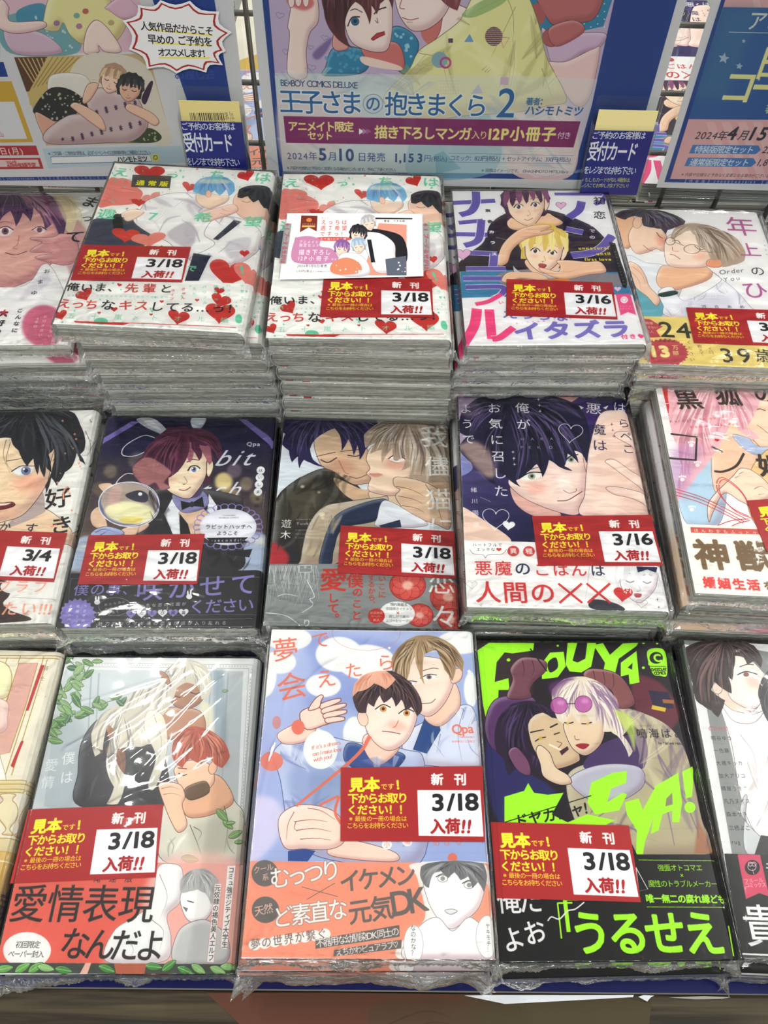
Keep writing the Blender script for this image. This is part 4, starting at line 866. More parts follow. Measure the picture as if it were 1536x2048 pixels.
def M1():
    s = cover('M1', ('#26244a'), 640)
    s.poly([(150, 300), (1500, 300), (1450, 1100), (120, 1100)], ('#2a2640', '#7a6650', (800, 250), (600, 1050)), .95, soft=10)
    for x, y, r, c, a in ((580, 330, 60, '#8a8078', .5), (400, 400, 45, '#b0a080', .5), (1160, 480, 60, '#f0e0a0', .9), (1200, 590, 70, '#c8b078', .6), (1310, 500, 45, '#c8b890', .5), (1230, 410, 50, '#a08898', .5), (1380, 590, 45, '#a8986a', .5), (330, 520, 50, '#9a8a60', .4)): s.ell(x, y, r, None, c, a, soft=5)
    s.poly([(180, 860), (420, 830), (1440, 830), (1420, 1080), (150, 1070)], '#aebfda', .9, True, soft=4); s.poly([(200, 890), (1440, 850), (1440, 900), (180, 920)], '#f0ece0', .7, soft=8)
    s.poly([(340, 220), (350, 180), (540, 70), (600, 70)], '#8678c4'); s.poly([(1260, 66), (1310, 68), (1500, 210), (1490, 260)], '#8678c4')
    for P, w in (([(700, 180), (620, 165), (500, 230), (480, 290), (560, 300), (660, 260)], 4), ([(560, 420), (500, 420), (440, 480), (470, 540)], 4)): s.line(P, '#e8e8f0', w)
    s.text('bit', (1120, 320), (1390, 320), '#dfe2ee', size=230, sk=.5, b=.6); s.text('tch', (1000, 530), (1300, 530), '#dfe2ee', size=200, sk=.5, b=.6)
    # ears
    s.poly([(575, 52), (690, 52), (780, 130), (770, 165), (700, 140), (620, 100)], '#cfd4e2', 1, True, line='#555'); s.poly([(945, 52), (1040, 52), (1010, 120), (950, 115)], '#cfd4e2', 1, True, line='#555'); s.poly([(620, 60), (680, 70), (740, 130), (660, 100)], '#f1f2f6', .9, True)
    # body: dark jacket, white shirt, bow tie
    s.poly([(680, 520), (820, 500), (1230, 570), (1290, 640), (1290, 900), (1240, 1080), (620, 1080), (560, 900), (640, 640)], '#2c282e', 1, True, line='#111')
    s.poly([(860, 680), (960, 640), (1050, 690), (1040, 830), (900, 830)], '#e2c4a8', 1, True); s.poly([(760, 690), (830, 560), (880, 640), (860, 690), (870, 830), (820, 830)], '#e9ecf2', 1, False, line='#555'); s.poly([(1050, 690), (1060, 560), (1120, 650), (1080, 830), (1040, 830)], '#e9ecf2', 1, False, line='#555')
    s.poly([(820, 560), (1010, 540), (1060, 620), (1000, 670), (880, 680)], '#8f8ec0', 1, True, line='#444'); s.poly([(865, 690), (920, 760), (940, 830), (870, 830)], '#1a1a20', 1)
    s.poly([(880, 470), (1010, 460), (1010, 560), (940, 590), (880, 560)], '#57486c', 1, True)
    s.poly([(872, 605), (945, 622), (945, 640), (880, 668)], '#17171d'); s.poly([(945, 622), (1018, 580), (1030, 650), (950, 642)], '#17171d'); s.ell(948, 630, 16, 20, '#2c2c36')
    s.head((880, 385), 165, -.12, '#f1e2c8', '#582c48', '#a86a78', '#34142e', .05, 'open', '#7d8cb4', 'smile', '#caa08c', .35, 1.4, .2, 21, 1, part=.55)
    s.hairmass([(720, 190), (880, 125), (1040, 130), (1130, 200), (1150, 300), (1120, 330), (1060, 240), (930, 215), (920, 300), (860, 400), (790, 450), (800, 520), (740, 530), (700, 480), (640, 500), (555, 430), (560, 350), (620, 300), (650, 230)], '#5a2c46', '#34142e', '#8a4c64', (900, 150), 50, 4, 2)
    s.poly([(560, 360), (660, 310), (800, 400), (790, 440), (760, 480), (800, 510), (740, 530), (700, 480), (640, 500), (560, 430)], '#c48a86', .75, True, soft=2)
    # hand and glass
    for P in ([(320, 490), (400, 480), (420, 520), (360, 540)], [(270, 680), (330, 640), (380, 760), (350, 790), (280, 760)], [(480, 790), (640, 750), (650, 780), (560, 830), (500, 830)]): s.poly(P, '#e8c8ae', 1, True, line='#5b3b3c')
    s.ell(525, 625, 205, 150, '#6f6f9c', 1, .12, line='#e8e8f0', lw=3); s.ell(525, 610, 190, 130, '#b9aaa0', 1, .12); s.ell(530, 680, 170, 75, '#f0ecc4', 1, .1, soft=4); s.ell(540, 730, 80, 20, '#e8d878', 1, 0, soft=3); s.poly([(400, 520), (470, 500), (460, 600), (390, 620)], '#d8b4ae', .8, True, soft=3)
    s.poly([(500, 560), (590, 530), (650, 560), (640, 610), (560, 600)], '#33334c', .9, True); s.ell(600, 555, 14, 12, '#fff'); s.ring(525, 620, 203, 148, '#eef0f6', 3)
    s.poly([(300, 790), (380, 770), (480, 800), (470, 830), (280, 832)], '#aab4dc', 1, True, line='#556', lw=2); s.lines([[(300, 810), (360, 790), (460, 815)], [(330, 830), (400, 790)]], '#3c4474', 3)
    s.folds([(680, 520), (820, 700), (820, 830), (1080, 830), (1120, 650), (1290, 640), (1290, 1080), (620, 1080), (560, 900), (640, 640)], (1.2, 1.9), '#151318', '#4c4854', n=24, seed=8)
    # ornate title frame
    for i in range(26):
        a = 2 * math.pi * i / 26; s.ring(1190 + 205 * math.cos(a), 785 + 135 * math.sin(a), 26, 20, '#8f86cc', 3)
    s.ell(1190, 785, 190, 122, '#dfe0ee'); s.ell(1190, 785, 178, 112, '#e8e9f2'); s.text('TAKESHOBO', (1150, 708), (1240, 708), '#444', size=14); s.text('BAMBOO COMICS', (1130, 724), (1262, 724), '#444', size=14)
    s.text('ラビットハッチへ', (1035, 782), (1352, 786), '#222', size=42, b=.8); s.text('ようこそ', (1112, 826), (1258, 828), '#222', size=40, b=.8); s.poly([(1045, 856), (1325, 856), (1300, 874), (1325, 892), (1045, 890), (1060, 872)], '#1c1a24'); s.text('-seconds!-', (1075, 873), (1300, 873), '#eceaf4', size=34, b=.5)
    s.poly([(1040, 930), (1150, 950), (1150, 970), (1060, 985)], '#1c1a22'); s.poly([(1350, 935), (1175, 950), (1175, 970), (1330, 990)], '#1c1a22'); s.poly([(1150, 965), (1100, 1060), (1060, 1050), (1140, 960)], '#1c1a22'); s.poly([(1180, 965), (1260, 1050), (1220, 1060), (1170, 970)], '#1c1a22'); s.ell(1162, 960, 22, 18, '#2e2c36')
    s.text('Qpa', (1310, 232), (1405, 234), '#e8e8ee', size=55, b=1.2)
    for i, ch in enumerate('はいしま'): s.ell(1407 - i * 6, 410 + i * 48, 28, 26, '#eceef2'); s.text(ch, (1395 - i * 6, 410 + i * 48), (1419 - i * 6, 410 + i * 48), '#222', size=32)
    s.text('潮路', (1386, 580), (1378, 670), '#222', size=36, b=.4, v=True); s.text('Haishima Shiomichi', (1436, 550), (1420, 665), '#ddd', size=12, v=True)
    # band
    s.poly([(140, 1085), (1420, 1075), (1400, 1480), (40, 1460)], '#232228'); s.poly([(140, 1120), (1400, 1120), (1385, 1370), (110, 1370)], '#232228', line='#8a8890', lw=1)
    s.text('僕の事、', (155, 1195), (590, 1195), '#8a80c4', size=105, b=1); s.text('咲かせて', (560, 1205), (1395, 1165), '#8a80c4', size=190, b=1.6); s.text('ください', (930, 1318), (1360, 1305), '#8a80c4', size=120, b=1.2)
    s.text('えっちな恋の花園が', (555, 1308), (915, 1296), '#e4e2ea', size=30, b=.5)
    for i, ch in enumerate('ふたたび開幕'): s.heart(543 + i * 70, 1362 - i * 2, 33, '#8a80c4' if i % 2 == 0 else '#e4e2ea', 0, sy=.9); s.text(ch, (530 + i * 70, 1356), (556 + i * 70, 1356), '#1c1a22', size=28, b=.6)
    for x, y in ((316, 1272), (930, 1240)):
        s.ell(x, y + 8, 20, 17, '#eceaf0'); s.ell(x - 9, y - 16, 6, 17, '#eceaf0'); s.ell(x + 10, y - 16, 6, 17, '#eceaf0')
    s.ring(435, 1310, 108, 60, '#a8a6b0', 1.2); s.text('新たな恋に', (360, 1300), (510, 1278), '#ccc', size=22); s.text('スポットを', (360, 1330), (515, 1306), '#ccc', size=22); s.text('当て', (410, 1352), (465, 1344), '#ccc', size=22)
    P = []
    for i in range(40):
        a = 2 * math.pi * i / 40; r = 1 if i % 2 else .86; P.append((185 + 125 * r * math.cos(a), 1365 + 115 * r * math.sin(a)))
    s.poly(P, '#8a80c4'); s.text('うさぎの', (240, 1290), (220, 1420), '#eee', size=24, v=True); s.text('風俗ラブ', (190, 1290), (175, 1430), '#eee', size=24, v=True); s.text('オムニバス', (140, 1290), (120, 1440), '#eee', size=24, v=True)
    s.text('魅力的なウサギ達の恋と快感が入り乱れる', (315, 1425), (1185, 1425), '#d8d6de', size=32, b=.5); s.line([(300, 1402), (1350, 1398)], '#999', 1, False); s.line([(300, 1450), (1350, 1450)], '#999', 1, False)
M1()
def M2():
    s = cover('M2', '#dfe6ee', 640)
    s.poly([(170, 680), (260, 570), (420, 480), (520, 460), (640, 500), (760, 620), (820, 700), (640, 900), (600, 1100), (120, 1100), (130, 900)], '#34302c', 1, True, line='#14130f', lw=2)
    s.poly([(240, 640), (420, 560), (500, 600), (420, 760), (300, 820)], '#55503f', .7, True, soft=14); s.poly([(160, 1000), (260, 900), (330, 1100), (120, 1100)], '#1f1d28', .8, True, soft=6)
    # dark haired man
    s.poly([(560, 520), (760, 600), (820, 560), (800, 700), (640, 640)], '#d8b89a', 1, True)
    s.poly([(430, 260), (560, 190), (740, 260), (800, 400), (805, 540), (760, 560), (680, 560), (560, 480), (470, 430)], '#dcbfa2', 1, True, line='#5b3b30', lw=2); s.ell(620, 440, 90, 50, '#c98f78', .5, .3, soft=12)
    s.line([(470, 400), (520, 418), (580, 385)], '#3a2530', 4.5); s.line([(440, 380), (520, 360), (570, 350)], '#3a2530', 3); s.line([(650, 368), (710, 375), (760, 350)], '#3a2530', 4.5); s.line([(600, 345), (680, 335), (740, 330)], '#3a2530', 3)
    s.line([(590, 400), (630, 480), (660, 495)], '#9a6450', 2.4); s.line([(660, 510), (720, 522), (790, 492)], '#8a4038', 3)
    s.hairmass([(215, 120), (360, 90), (620, 100), (830, 130), (880, 180), (830, 250), (770, 330), (730, 400), (715, 300), (690, 370), (655, 260), (610, 340), (600, 240), (565, 190), (500, 220), (430, 270), (400, 330), (420, 400), (500, 450), (400, 420), (360, 400), (330, 460), (320, 380), (280, 420), (260, 340), (215, 300), (235, 230), (205, 200)], '#2c2352', '#120f2c', '#6e5f98', (480, 110), 80, 7, 2)
    # grey-blond man, profile
    s.poly([(790, 620), (930, 620), (1080, 520), (1180, 600), (1100, 760), (900, 780)], '#e6cdb4', 1, True, line='#6b4a3c', lw=1.5)
    s.poly([(775, 385), (830, 300), (1000, 300), (1100, 380), (1080, 520), (1000, 620), (930, 640), (800, 610), (790, 560), (805, 520), (775, 490), (800, 455)], '#ecd6c0', 1, True, line='#6b4a3c', lw=2); s.ell(980, 420, 80, 45, '#e09a86', .55, soft=12)
    s.line([(800, 490), (840, 500), (880, 496)], '#b06456', 3); s.poly([(790, 495), (850, 488), (885, 498), (840, 515)], '#d89a8a', .9, True)
    s.poly([(930, 395), (980, 365), (1030, 400), (980, 415)], '#f4f0ee', 1, True); s.ell(975, 388, 20, 16, '#9a9290'); s.line([(920, 392), (975, 362), (1040, 395)], '#3a2a2c', 4); s.lines([[(935, 405), (985, 418), (1030, 405)]], '#8a5a50', 2)
    s.poly([(1100, 500), (1180, 440), (1330, 480), (1340, 700), (1200, 620)], '#c2a890', 1, True)
    s.hairmass([(760, 230), (860, 150), (1000, 130), (1200, 140), (1340, 190), (1350, 420), (1330, 560), (1280, 520), (1180, 560), (1120, 520), (1060, 520), (1070, 440), (1010, 470), (1040, 380), (960, 400), (950, 320), (880, 420), (880, 330), (800, 360), (830, 290), (770, 320)], '#b3a08e', '#75625a', '#e6dccf', (1050, 140), 90, 12, 2)
    # hand on his cheek
    s.poly([(960, 520), (1020, 515), (1140, 540), (1260, 600), (1340, 720), (1330, 860), (1240, 830), (1060, 770), (1000, 700), (970, 640), (1000, 600), (960, 570)], '#dec2a6', 1, True, line='#5b3b30', lw=2)
    s.lines([[(975, 575), (1080, 600), (1160, 640)], [(985, 640), (1080, 660), (1150, 690)], [(1010, 705), (1100, 720), (1160, 750)], [(1170, 560), (1240, 680), (1290, 840)]], '#5b3b30', 2.4, 1)
    # clothes
    s.poly([(340, 1060), (380, 860), (480, 720), (640, 680), (860, 650), (920, 650), (900, 760), (860, 900), (700, 1000), (560, 1100), (340, 1100)], '#b9aa94', 1, True, line='#3c352c', lw=2)
    s.poly([(460, 1100), (520, 860), (620, 740), (900, 660), (850, 800), (620, 860), (560, 1000), (540, 1100)], '#24304f', 1, True, line='#141a30'); s.poly([(900, 670), (1080, 760), (1180, 840), (860, 850), (850, 780)], '#dfe3ea', 1, True, line='#667', lw=1.6); s.poly([(860, 840), (1000, 800), (1010, 850), (880, 860)], '#26324f', 1)
    for x, y, r in ((480, 765, 20), (486, 790, 13), (460, 618, 10), (350, 580, 14)): s.ell(x, y, r, r * .7, '#efe6c8', .8, soft=2)
    s.poly([(130, 960), (200, 970), (260, 1040), (240, 1100), (120, 1100)], '#b02c34', 1, True, soft=5)
    s.folds([(170, 680), (260, 570), (420, 480), (640, 500), (760, 620), (500, 720), (380, 860), (340, 1060), (120, 1100), (130, 900)], (2.2, 1.6), '#16140f', '#6a6450', n=26, seed=4)
    s.folds([(380, 860), (480, 720), (640, 680), (560, 900), (420, 1060), (340, 1060)], (1.9,), '#8a7c66', '#d8ccb8', n=14, seed=6)
    s.text('我', (1120, 240), (1345, 245), '#f6f6f4', size=240, b=1); s.text('儘', (1150, 440), (1360, 440), '#f6f6f4', size=210, b=1); s.text('猫', (1150, 665), (1370, 665), '#f6f6f4', size=210, b=1); s.text('に', (1180, 850), (1380, 850), '#f6f6f4', size=200, b=.6)
    s.text('遊木', (245, 790), (235, 940), '#f2f1ec', size=78, b=.8, v=True); s.text('Yuuki', (305, 825), (405, 825), '#e8e6de', size=34, b=.6); s.text('presented by', (308, 797), (412, 797), '#ccc', size=16); s.text('wagamama', (300, 868), (395, 868), '#ccc', size=15); s.text('neko to renren', (300, 893), (430, 895), '#ccc', size=15); s.text('G-Lish comics', (298, 920), (428, 921), '#ccc', size=15)
    # grey band
    s.poly([(120, 1095), (1400, 1100), (1440, 1540), (70, 1510)], '#8a8f90'); rg = random.Random(5)
    for i in range(40): x = 130 + i * 8; s.line([(x, 1105), (x + 30 * rg.uniform(-1, 1), 1200), (x - 30 + rg.uniform(-20, 60), 1300 + rg.uniform(-60, 90))], '#dfe2e2', 1.4, w1=.4, al=.9)
    s.lines([[(380, 1200), (430, 1310), (400, 1330), (420, 1370), (350, 1420)], [(185, 1310), (240, 1296), (320, 1310)], [(110, 1420), (240, 1440), (330, 1500)]], '#eceeee', 3, 1.5); s.poly([(330, 1105), (410, 1105), (410, 1150), (330, 1152)], '#8a8f90', line='#eceeee', lw=2); s.text('あ', (355, 1118), (385, 1118), '#eceeee', size=26, b=.4)
    D = '#c8392f'
    s.text('愛', (455, 1200), (660, 1205), D, size=195, b=2.2); s.text('して。', (555, 1290), (560, 1500), D, size=80, b=1.6, v=True); s.text('僕', (700, 1180), (700, 1240), D, size=120, b=1.6, v=True); s.text('のこと', (718, 1250), (710, 1480), D, size=74, b=1.4, v=True); s.text('するから、', (808, 1170), (812, 1390), D, size=52, b=1, v=True); s.text('いこに', (880, 1170), (880, 1330), D, size=56, b=1, v=True)
    for cx, cy, r in ((1050, 1240, 120), (1320, 1320, 120), (1130, 1440, 90), (1340, 1470, 90)):
        s.ell(cx, cy, r, r * .85, '#c4453e', 1, line='#8a2420', lw=2)
        for k in range(7): a = k * .9; s.ell(cx + r * .5 * math.cos(a), cy + r * .4 * math.sin(a), r * .42, r * .34, '#d8665e', .55, a, line='#8e2c28', lw=1.4)
        s.ell(cx, cy, r * .3, r * .25, '#f0c8b8', .9, soft=3)
    s.ell(980, 1430, 118, 82, '#eceeee'); s.text('隠れ執着系', (935, 1368), (1050, 1372), '#555', size=25); s.text('世話焼きイケメン', (905, 1396), (1082, 1400), '#555', size=24); s.text('×', (970, 1425), (1000, 1425), D, size=50); s.text('寂しがり屋の', (925, 1448), (1060, 1450), '#555', size=24); s.text('エリートリーマン', (905, 1476), (1075, 1478), '#555', size=24)
    s.ell(842, 1445, 56, 50, '#c2362f'); s.text('初回限定', (800, 1425), (885, 1425), '#f4e8e0', size=20, b=.5); s.text('ペーパー', (805, 1448), (880, 1448), '#f4e8e0', size=20, b=.5); s.text('封入', (820, 1472), (865, 1472), '#f4e8e0', size=22, b=.5)
    s.text('恋', (1180, 1220), (1370, 1225), '#f6f6f4', size=200, b=1); s.text('々', (1200, 1450), (1390, 1455), '#f6f6f4', size=200, b=1); s.text('り', (350, 1490), (410, 1490), '#eceeee', size=60, b=.6)
M2()
def M3():
    s = cover('M3', '#332a5e', 640)
    s.poly([(40, 80), (250, 80), (220, 250), (120, 400), (60, 420)], '#cbb4d2', .85, True, soft=6); s.poly([(50, 560), (200, 560), (420, 760), (560, 840), (520, 1010), (380, 1000), (90, 780)], ('#4a4478', '#1e1c48', (100, 600), (500, 950)), 1, True)
    s.poly([(55, 440), (120, 470), (150, 540), (60, 580)], '#98a0d8', .9, True); s.poly([(60, 780), (220, 860), (400, 1000), (110, 1000)], '#f0d4c4', 1, True)
    s.poly([(400, 640), (560, 700), (720, 830), (560, 840), (430, 760)], '#e4b8ae', 1, True, line='#6b4048', lw=1.5); s.poly([(680, 80), (860, 80), (960, 120), (900, 260), (760, 220)], '#3f2a6c', 1, True); s.poly([(690, 78), (840, 78), (760, 130)], '#dba4a4', 1)
    # face
    s.poly([(380, 620), (450, 560), (700, 450), (850, 420), (900, 460), (880, 600), (870, 700), (855, 790), (810, 830), (700, 810), (560, 760), (450, 700)], '#f4dcd2', 1, True, line='#6b4048', lw=2)
    s.poly([(860, 440), (900, 430), (905, 500), (880, 560)], '#eccac0', 1, True, line='#6b4048', lw=1.5)
    s.poly([(455, 590), (520, 565), (590, 570), (560, 600), (490, 605)], '#f0f2f0', 1, True); s.ell(530, 583, 24, 20, '#a6b09a'); s.ell(532, 582, 10, 10, '#2c2c2c'); s.line([(445, 600), (520, 560), (600, 560)], '#1f1a2c', 4.5); s.line([(470, 560), (540, 535), (620, 515)], '#1f1a2c', 4, w1=1.5)
    s.poly([(735, 495), (775, 465), (820, 455), (815, 480), (770, 500)], '#f0f2f0', 1, True); s.ell(782, 478, 20, 17, '#a6b09a'); s.ell(783, 478, 9, 9, '#2c2c2c'); s.line([(728, 505), (775, 458), (828, 445)], '#1f1a2c', 4.5); s.line([(725, 455), (780, 425), (820, 400)], '#1f1a2c', 4, w1=1.5)
    s.poly([(690, 600), (740, 570), (800, 660), (760, 690), (720, 680)], '#fbeee6', .8, True, soft=6); s.line([(730, 670), (770, 690), (812, 680), (815, 660)], '#a2645a', 2.4); s.ell(560, 660, 60, 40, '#eba898', .5, soft=10)
    s.line([(695, 740), (760, 735), (830, 695), (855, 680)], '#5a2430', 3)
    H = [(80, 180), (180, 90), (400, 80), (700, 85), (840, 150), (890, 260), (905, 380), (880, 500), (850, 440), (800, 420), (830, 500), (760, 440), (740, 520), (790, 550), (700, 520), (640, 480), (600, 590), (560, 500), (500, 560), (430, 610), (460, 650), (380, 600), (330, 560), (290, 600), (300, 640), (240, 600), (180, 520), (90, 450), (60, 400), (120, 330), (60, 300)]
    s.hairmass(H, '#1f1c3c', '#0c0b1c', '#6a5a8c', (380, 110), 90, 9, 2.2)
    s.poly([(70, 390), (160, 360), (250, 420), (300, 560), (240, 590), (120, 470)], '#cdb0a4', .75, True, soft=9); s.ell(140, 160, 70, 60, '#c8b4d0', .35, soft=12)
    # forearm and fingers
    s.poly([(960, 200), (1060, 165), (1150, 200), (1230, 480), (1300, 840), (860, 835), (870, 700), (880, 560), (900, 400)], '#f2d6c8', 1, True, line='#6b4048', lw=2); s.ell(1000, 760, 90, 60, '#f6e2d8', .8, soft=12)
    for P in ([(1200, 330), (1100, 300), (1060, 330), (1180, 400), (1280, 480)], [(1000, 490), (1060, 480), (1180, 560), (1290, 620), (1290, 700), (1200, 640), (1050, 530)], [(1005, 660), (1060, 650), (1200, 680), (1300, 720), (1310, 790), (1180, 730), (1060, 700)]): s.poly(P, '#f4dcd0', 1, True, line='#7a4a4c', lw=1.8)
    s.text('悪', (925, 155), (925, 156), '#f2f1f4', size=125, b=.8, v=True); s.text('魔は', (950, 240), (972, 440), '#2c2a50', size=115, b=.7, v=True)
    s.text('らぺこ', (1112, 210), (1156, 455), '#2c2a50', size=95, b=.6, v=True); s.text('は', (1092, 145), (1092, 146), '#f2f1f4', size=105, b=.6, v=True)
    s.text('俺が', (465, 100), (480, 310), '#f2f1f4', size=112, b=.7, v=True); s.text('お気に召した', (285, 105), (340, 735), '#f2f1f4', size=108, b=.7, v=True); s.text('ようで', (105, 110), (130, 400), '#f2f1f4', size=100, b=.6, v=True)
    s.text('HARA', (440, 348), (690, 346), '#9a96b8', size=38); s.text('PEKO', (440, 400), (692, 400), '#9a96b8', size=38); s.text('緒川園原', (157, 635), (178, 930), '#f2f1f4', size=46, b=.5, v=True); s.text('comic by Sonohara Ogawa', (200, 715), (270, 745), '#b8b4cc', size=12)
    s.heart(778, 305, 78, '#fff', .1, line='#f4f4f6', lw=2, fill=False, sy=.85); s.heart(300, 850, 85, '#fff', .05, lw=2.2, fill=False, sy=.9); s.heart(384, 895, 40, '#f4f4f6', .1, sy=.85)
    for x, y in ((572, 98), (578, 135), (582, 172), (410, 430), (416, 470), (420, 508), (1042, 255), (1048, 292), (1056, 330)): s.star(x, y, 13, '#f4f4f6' if x < 1000 else '#5a3a4c', 4, .22)
    for dx in (-1, 1): s.poly([(925 + dx * 60, 150), (925 + dx * 95, 135), (925 + dx * 80, 160)], '#f4f4f6')
    # white band
    s.poly([(90, 990), (550, 1003), (1340, 1020), (1460, 1460), (90, 1420)], '#f3f1f1'); R = '#cc3e3e'; K = '#25284a'
    rg = random.Random(8)
    s.head((1215, 1240), 118, .05, '#f1eff0', '#e4e4e8', '#f4f4f6', '#9a98a4', 0, 'shut', '#88a', 'open', '#c9c6cc', .5, 1.2, .2, 15, 0, ink='#8c8a94', blush='#d4d0d8'); s.lines([[(900, 1160), (890, 1260), (870, 1400)], [(1380, 1150), (1370, 1300), (1420, 1400)]], '#9a98a4', 1.6)
    s.poly([(900, 1380), (960, 1370), (1080, 1400), (1120, 1440), (920, 1430)], '#2c2c38', .9, True); s.poly([(1200, 1160), (1335, 1165), (1325, 1200), (1270, 1180), (1210, 1198)], K)
    s.text('ハートフルで', (150, 1022), (345, 1022), '#333', size=30, b=.5); s.text('エッチな', (175, 1051), (300, 1051), '#333', size=30, b=.5); s.heart(322, 1050, 17, R); s.line([(135, 1050), (160, 1078), (220, 1085), (235, 1105), (255, 1085), (340, 1080), (370, 1050)], '#555', 1.4)
    s.ell(414, 1060, 38, 34, '#c64a48'); s.text('異', (390, 1060), (438, 1060), '#fff', size=48, b=1); s.ell(514, 1062, 38, 34, '#c64a48'); s.text('種', (490, 1062), (538, 1062), '#fff', size=48, b=1); s.ell(614, 1064, 38, 34, '#c64a48')
    s.text('悪魔', (160, 1170), (412, 1172), R, size=120, b=1.2); s.text('の', (420, 1172), (528, 1174), K, size=112, b=1.2); s.text('ごはん', (540, 1178), (890, 1182), R, size=112, b=1.2); s.text('は', (905, 1183), (1000, 1186), K, size=100, b=1)
    s.text('人間の', (165, 1322), (690, 1330), R, size=170, b=1.8)
    for x in (780, 960): s.line([(x - 78, 1268), (x + 75, 1392)], R, 8, False); s.line([(x + 72, 1268), (x - 70, 1392)], R, 8, False)
    s.heart(1115, 1335, 62, R, .1, sy=.85); s.speck([(1120, 1290), (1165, 1330)], 20, '#f3f1f1', 3, 4, 1, 2); s.heart(150, 1275, 34, '#999', 0, lw=1.3, fill=False); s.heart(1235, 1395, 36, '#999', .1, lw=1.3, fill=False); s.star(1335, 1370, 12, '#333', 4, .2); s.star(1345, 1420, 12, '#333', 4, .2)
M3()
def M4():
    s = cover('M4', '#f1eef0', 640)
    s.poly([(175, 78), (400, 78), (560, 60), (300, 330), (235, 340)], '#cf3f3f'); s.lines([[(160, 250), (300, 240)], [(180, 330), (240, 320)]], '#f1eef0', 4, 3)
    s.poly([(760, 40), (1500, 40), (1500, 620), (700, 620), (600, 400)], '#f2d0ae', .8, soft=12)
    s.poly([(300, 900), (350, 700), (480, 600), (640, 560), (660, 860), (600, 1130), (380, 1130)], '#b9d3e6', 1, True, line='#6b7a90', lw=1.5); s.poly([(560, 560), (700, 470), (900, 560), (860, 760), (640, 900), (560, 850)], '#f0cbb0', 1, True, line='#9a5c50', lw=1.5)
    s.poly([(640, 200), (900, 220), (1250, 300), (1250, 560), (960, 590), (800, 440)], '#f3d9c2', 1, True, line='#8a5048', lw=2); s.line([(860, 300), (900, 285), (945, 298)], '#6b3a3c', 4); s.line([(880, 400), (920, 430), (970, 470)], '#8a4a48', 2)
    H = [(230, 130), (420, 60), (700, 60), (900, 90), (980, 160), (900, 230), (860, 330), (800, 420), (860, 460), (900, 500), (820, 500), (740, 440), (700, 350), (640, 480), (560, 620), (450, 760), (330, 900), (300, 1000), (330, 700), (300, 560), (250, 420), (240, 260)]
    s.hairmass(H, '#ecbcc4', '#cf8a9c', '#fbe6e2', (560, 90), 110, 14, 2.2)
    s.poly([(300, 560), (480, 560), (400, 760), (310, 940), (250, 700)], '#bb8fc0', .55, True, soft=12); s.lines([[(480, 120), (360, 300), (300, 500)], [(640, 100), (560, 340), (420, 560)], [(760, 120), (720, 300), (640, 480)], [(560, 100), (430, 330), (340, 620)]], '#c98a9c', 2.4)
    s.poly([(700, 480), (820, 500), (900, 560), (1200, 560), (1200, 640), (860, 620)], '#b9c8e4', 1, True, line='#6b7a90'); s.ell(1120, 900, 320, 370, '#f0cc94', 1, 0, line='#8a6a44', lw=2)
    s.poly([(700, 780), (760, 720), (850, 740), (950, 820), (1000, 900), (940, 960), (860, 1000), (760, 960), (640, 900), (560, 1040), (530, 1110), (520, 1000), (560, 920)], '#f4dcc8', 1, True, line='#7a4a44', lw=2); s.lines([[(860, 870), (910, 850), (960, 880)], [(890, 910), (940, 905)], [(720, 790), (760, 770)], [(750, 760), (790, 740)]], '#7a4a44', 2.4)
    for P in ([(285, 870), (500, 940), (800, 1090)], [(285, 890), (500, 960), (790, 1110)], [(290, 915), (480, 975), (780, 1120)], [(820, 1070), (700, 1010), (600, 900), (590, 810), (640, 790), (740, 860), (810, 960), (850, 1100)], [(840, 1085), (720, 1030), (620, 920), (605, 830), (650, 805), (760, 890), (830, 1000)], [(820, 1090), (700, 1100), (560, 1150)], [(830, 1100), (720, 1130), (600, 1200)]): s.line(P, '#c8464a', 3)
    for x, y in ((400, 545), (445, 690), (335, 795), (405, 1015)):
        s.ell(x, y + 6, 16, 13, '#fbf6f4', .9); [s.ell(x - 20 + 14 * k, y - 14 - (4 if 0 < k < 3 else 0), 6, 8, '#fbf6f4', .9) for k in range(4)]
    K = '#3c332f'
    s.text('黒', (250, 220), (500, 215), K, size=235, b=2.6, sk=-.1); s.text('狐', (540, 185), (800, 200), K, size=235, b=2.6); s.text('の', (830, 170), (1060, 180), K, size=230, b=1.8)
    for P in ([(250, 468), (440, 492), (432, 660), (240, 645)],): s.line(P, K, 9, False)
    s.line([(548, 560), (630, 602)], K, 8); s.line([(568, 742), (640, 742), (730, 700), (785, 610)], K, 9); s.text('婚', (860, 700), (1110, 705), K, size=240, b=3)
    s.text('Kurogitune no', (235, 378), (585, 350), '#c2484a', size=42, sk=.2); s.text('konin seikatu', (385, 418), (720, 395), '#c2484a', size=42, sk=.2); s.star(588, 506, 22, '#c83038', 6, .7)
    s.poly([(350, 1125), (900, 1150), (1700, 1180), (1800, 1700), (430, 1640)], '#f1eee8'); s.poly([(395, 1148), (900, 1165), (1300, 1180), (1300, 1215), (400, 1188)], '#cd5a50'); s.text('ほんわかもふっとケモ耳', (410, 1170), (1000, 1200), '#f6ecdc', size=36, b=.6)
    s.text('神獣', (400, 1345), (1010, 1370), '#7a6040', size=270, b=5); s.text('婚姻生活', (480, 1550), (910, 1575), '#d8403e', size=95, b=2.6); s.text('を', (930, 1578), (1010, 1582), '#7a6040', size=85, b=2)
M4()
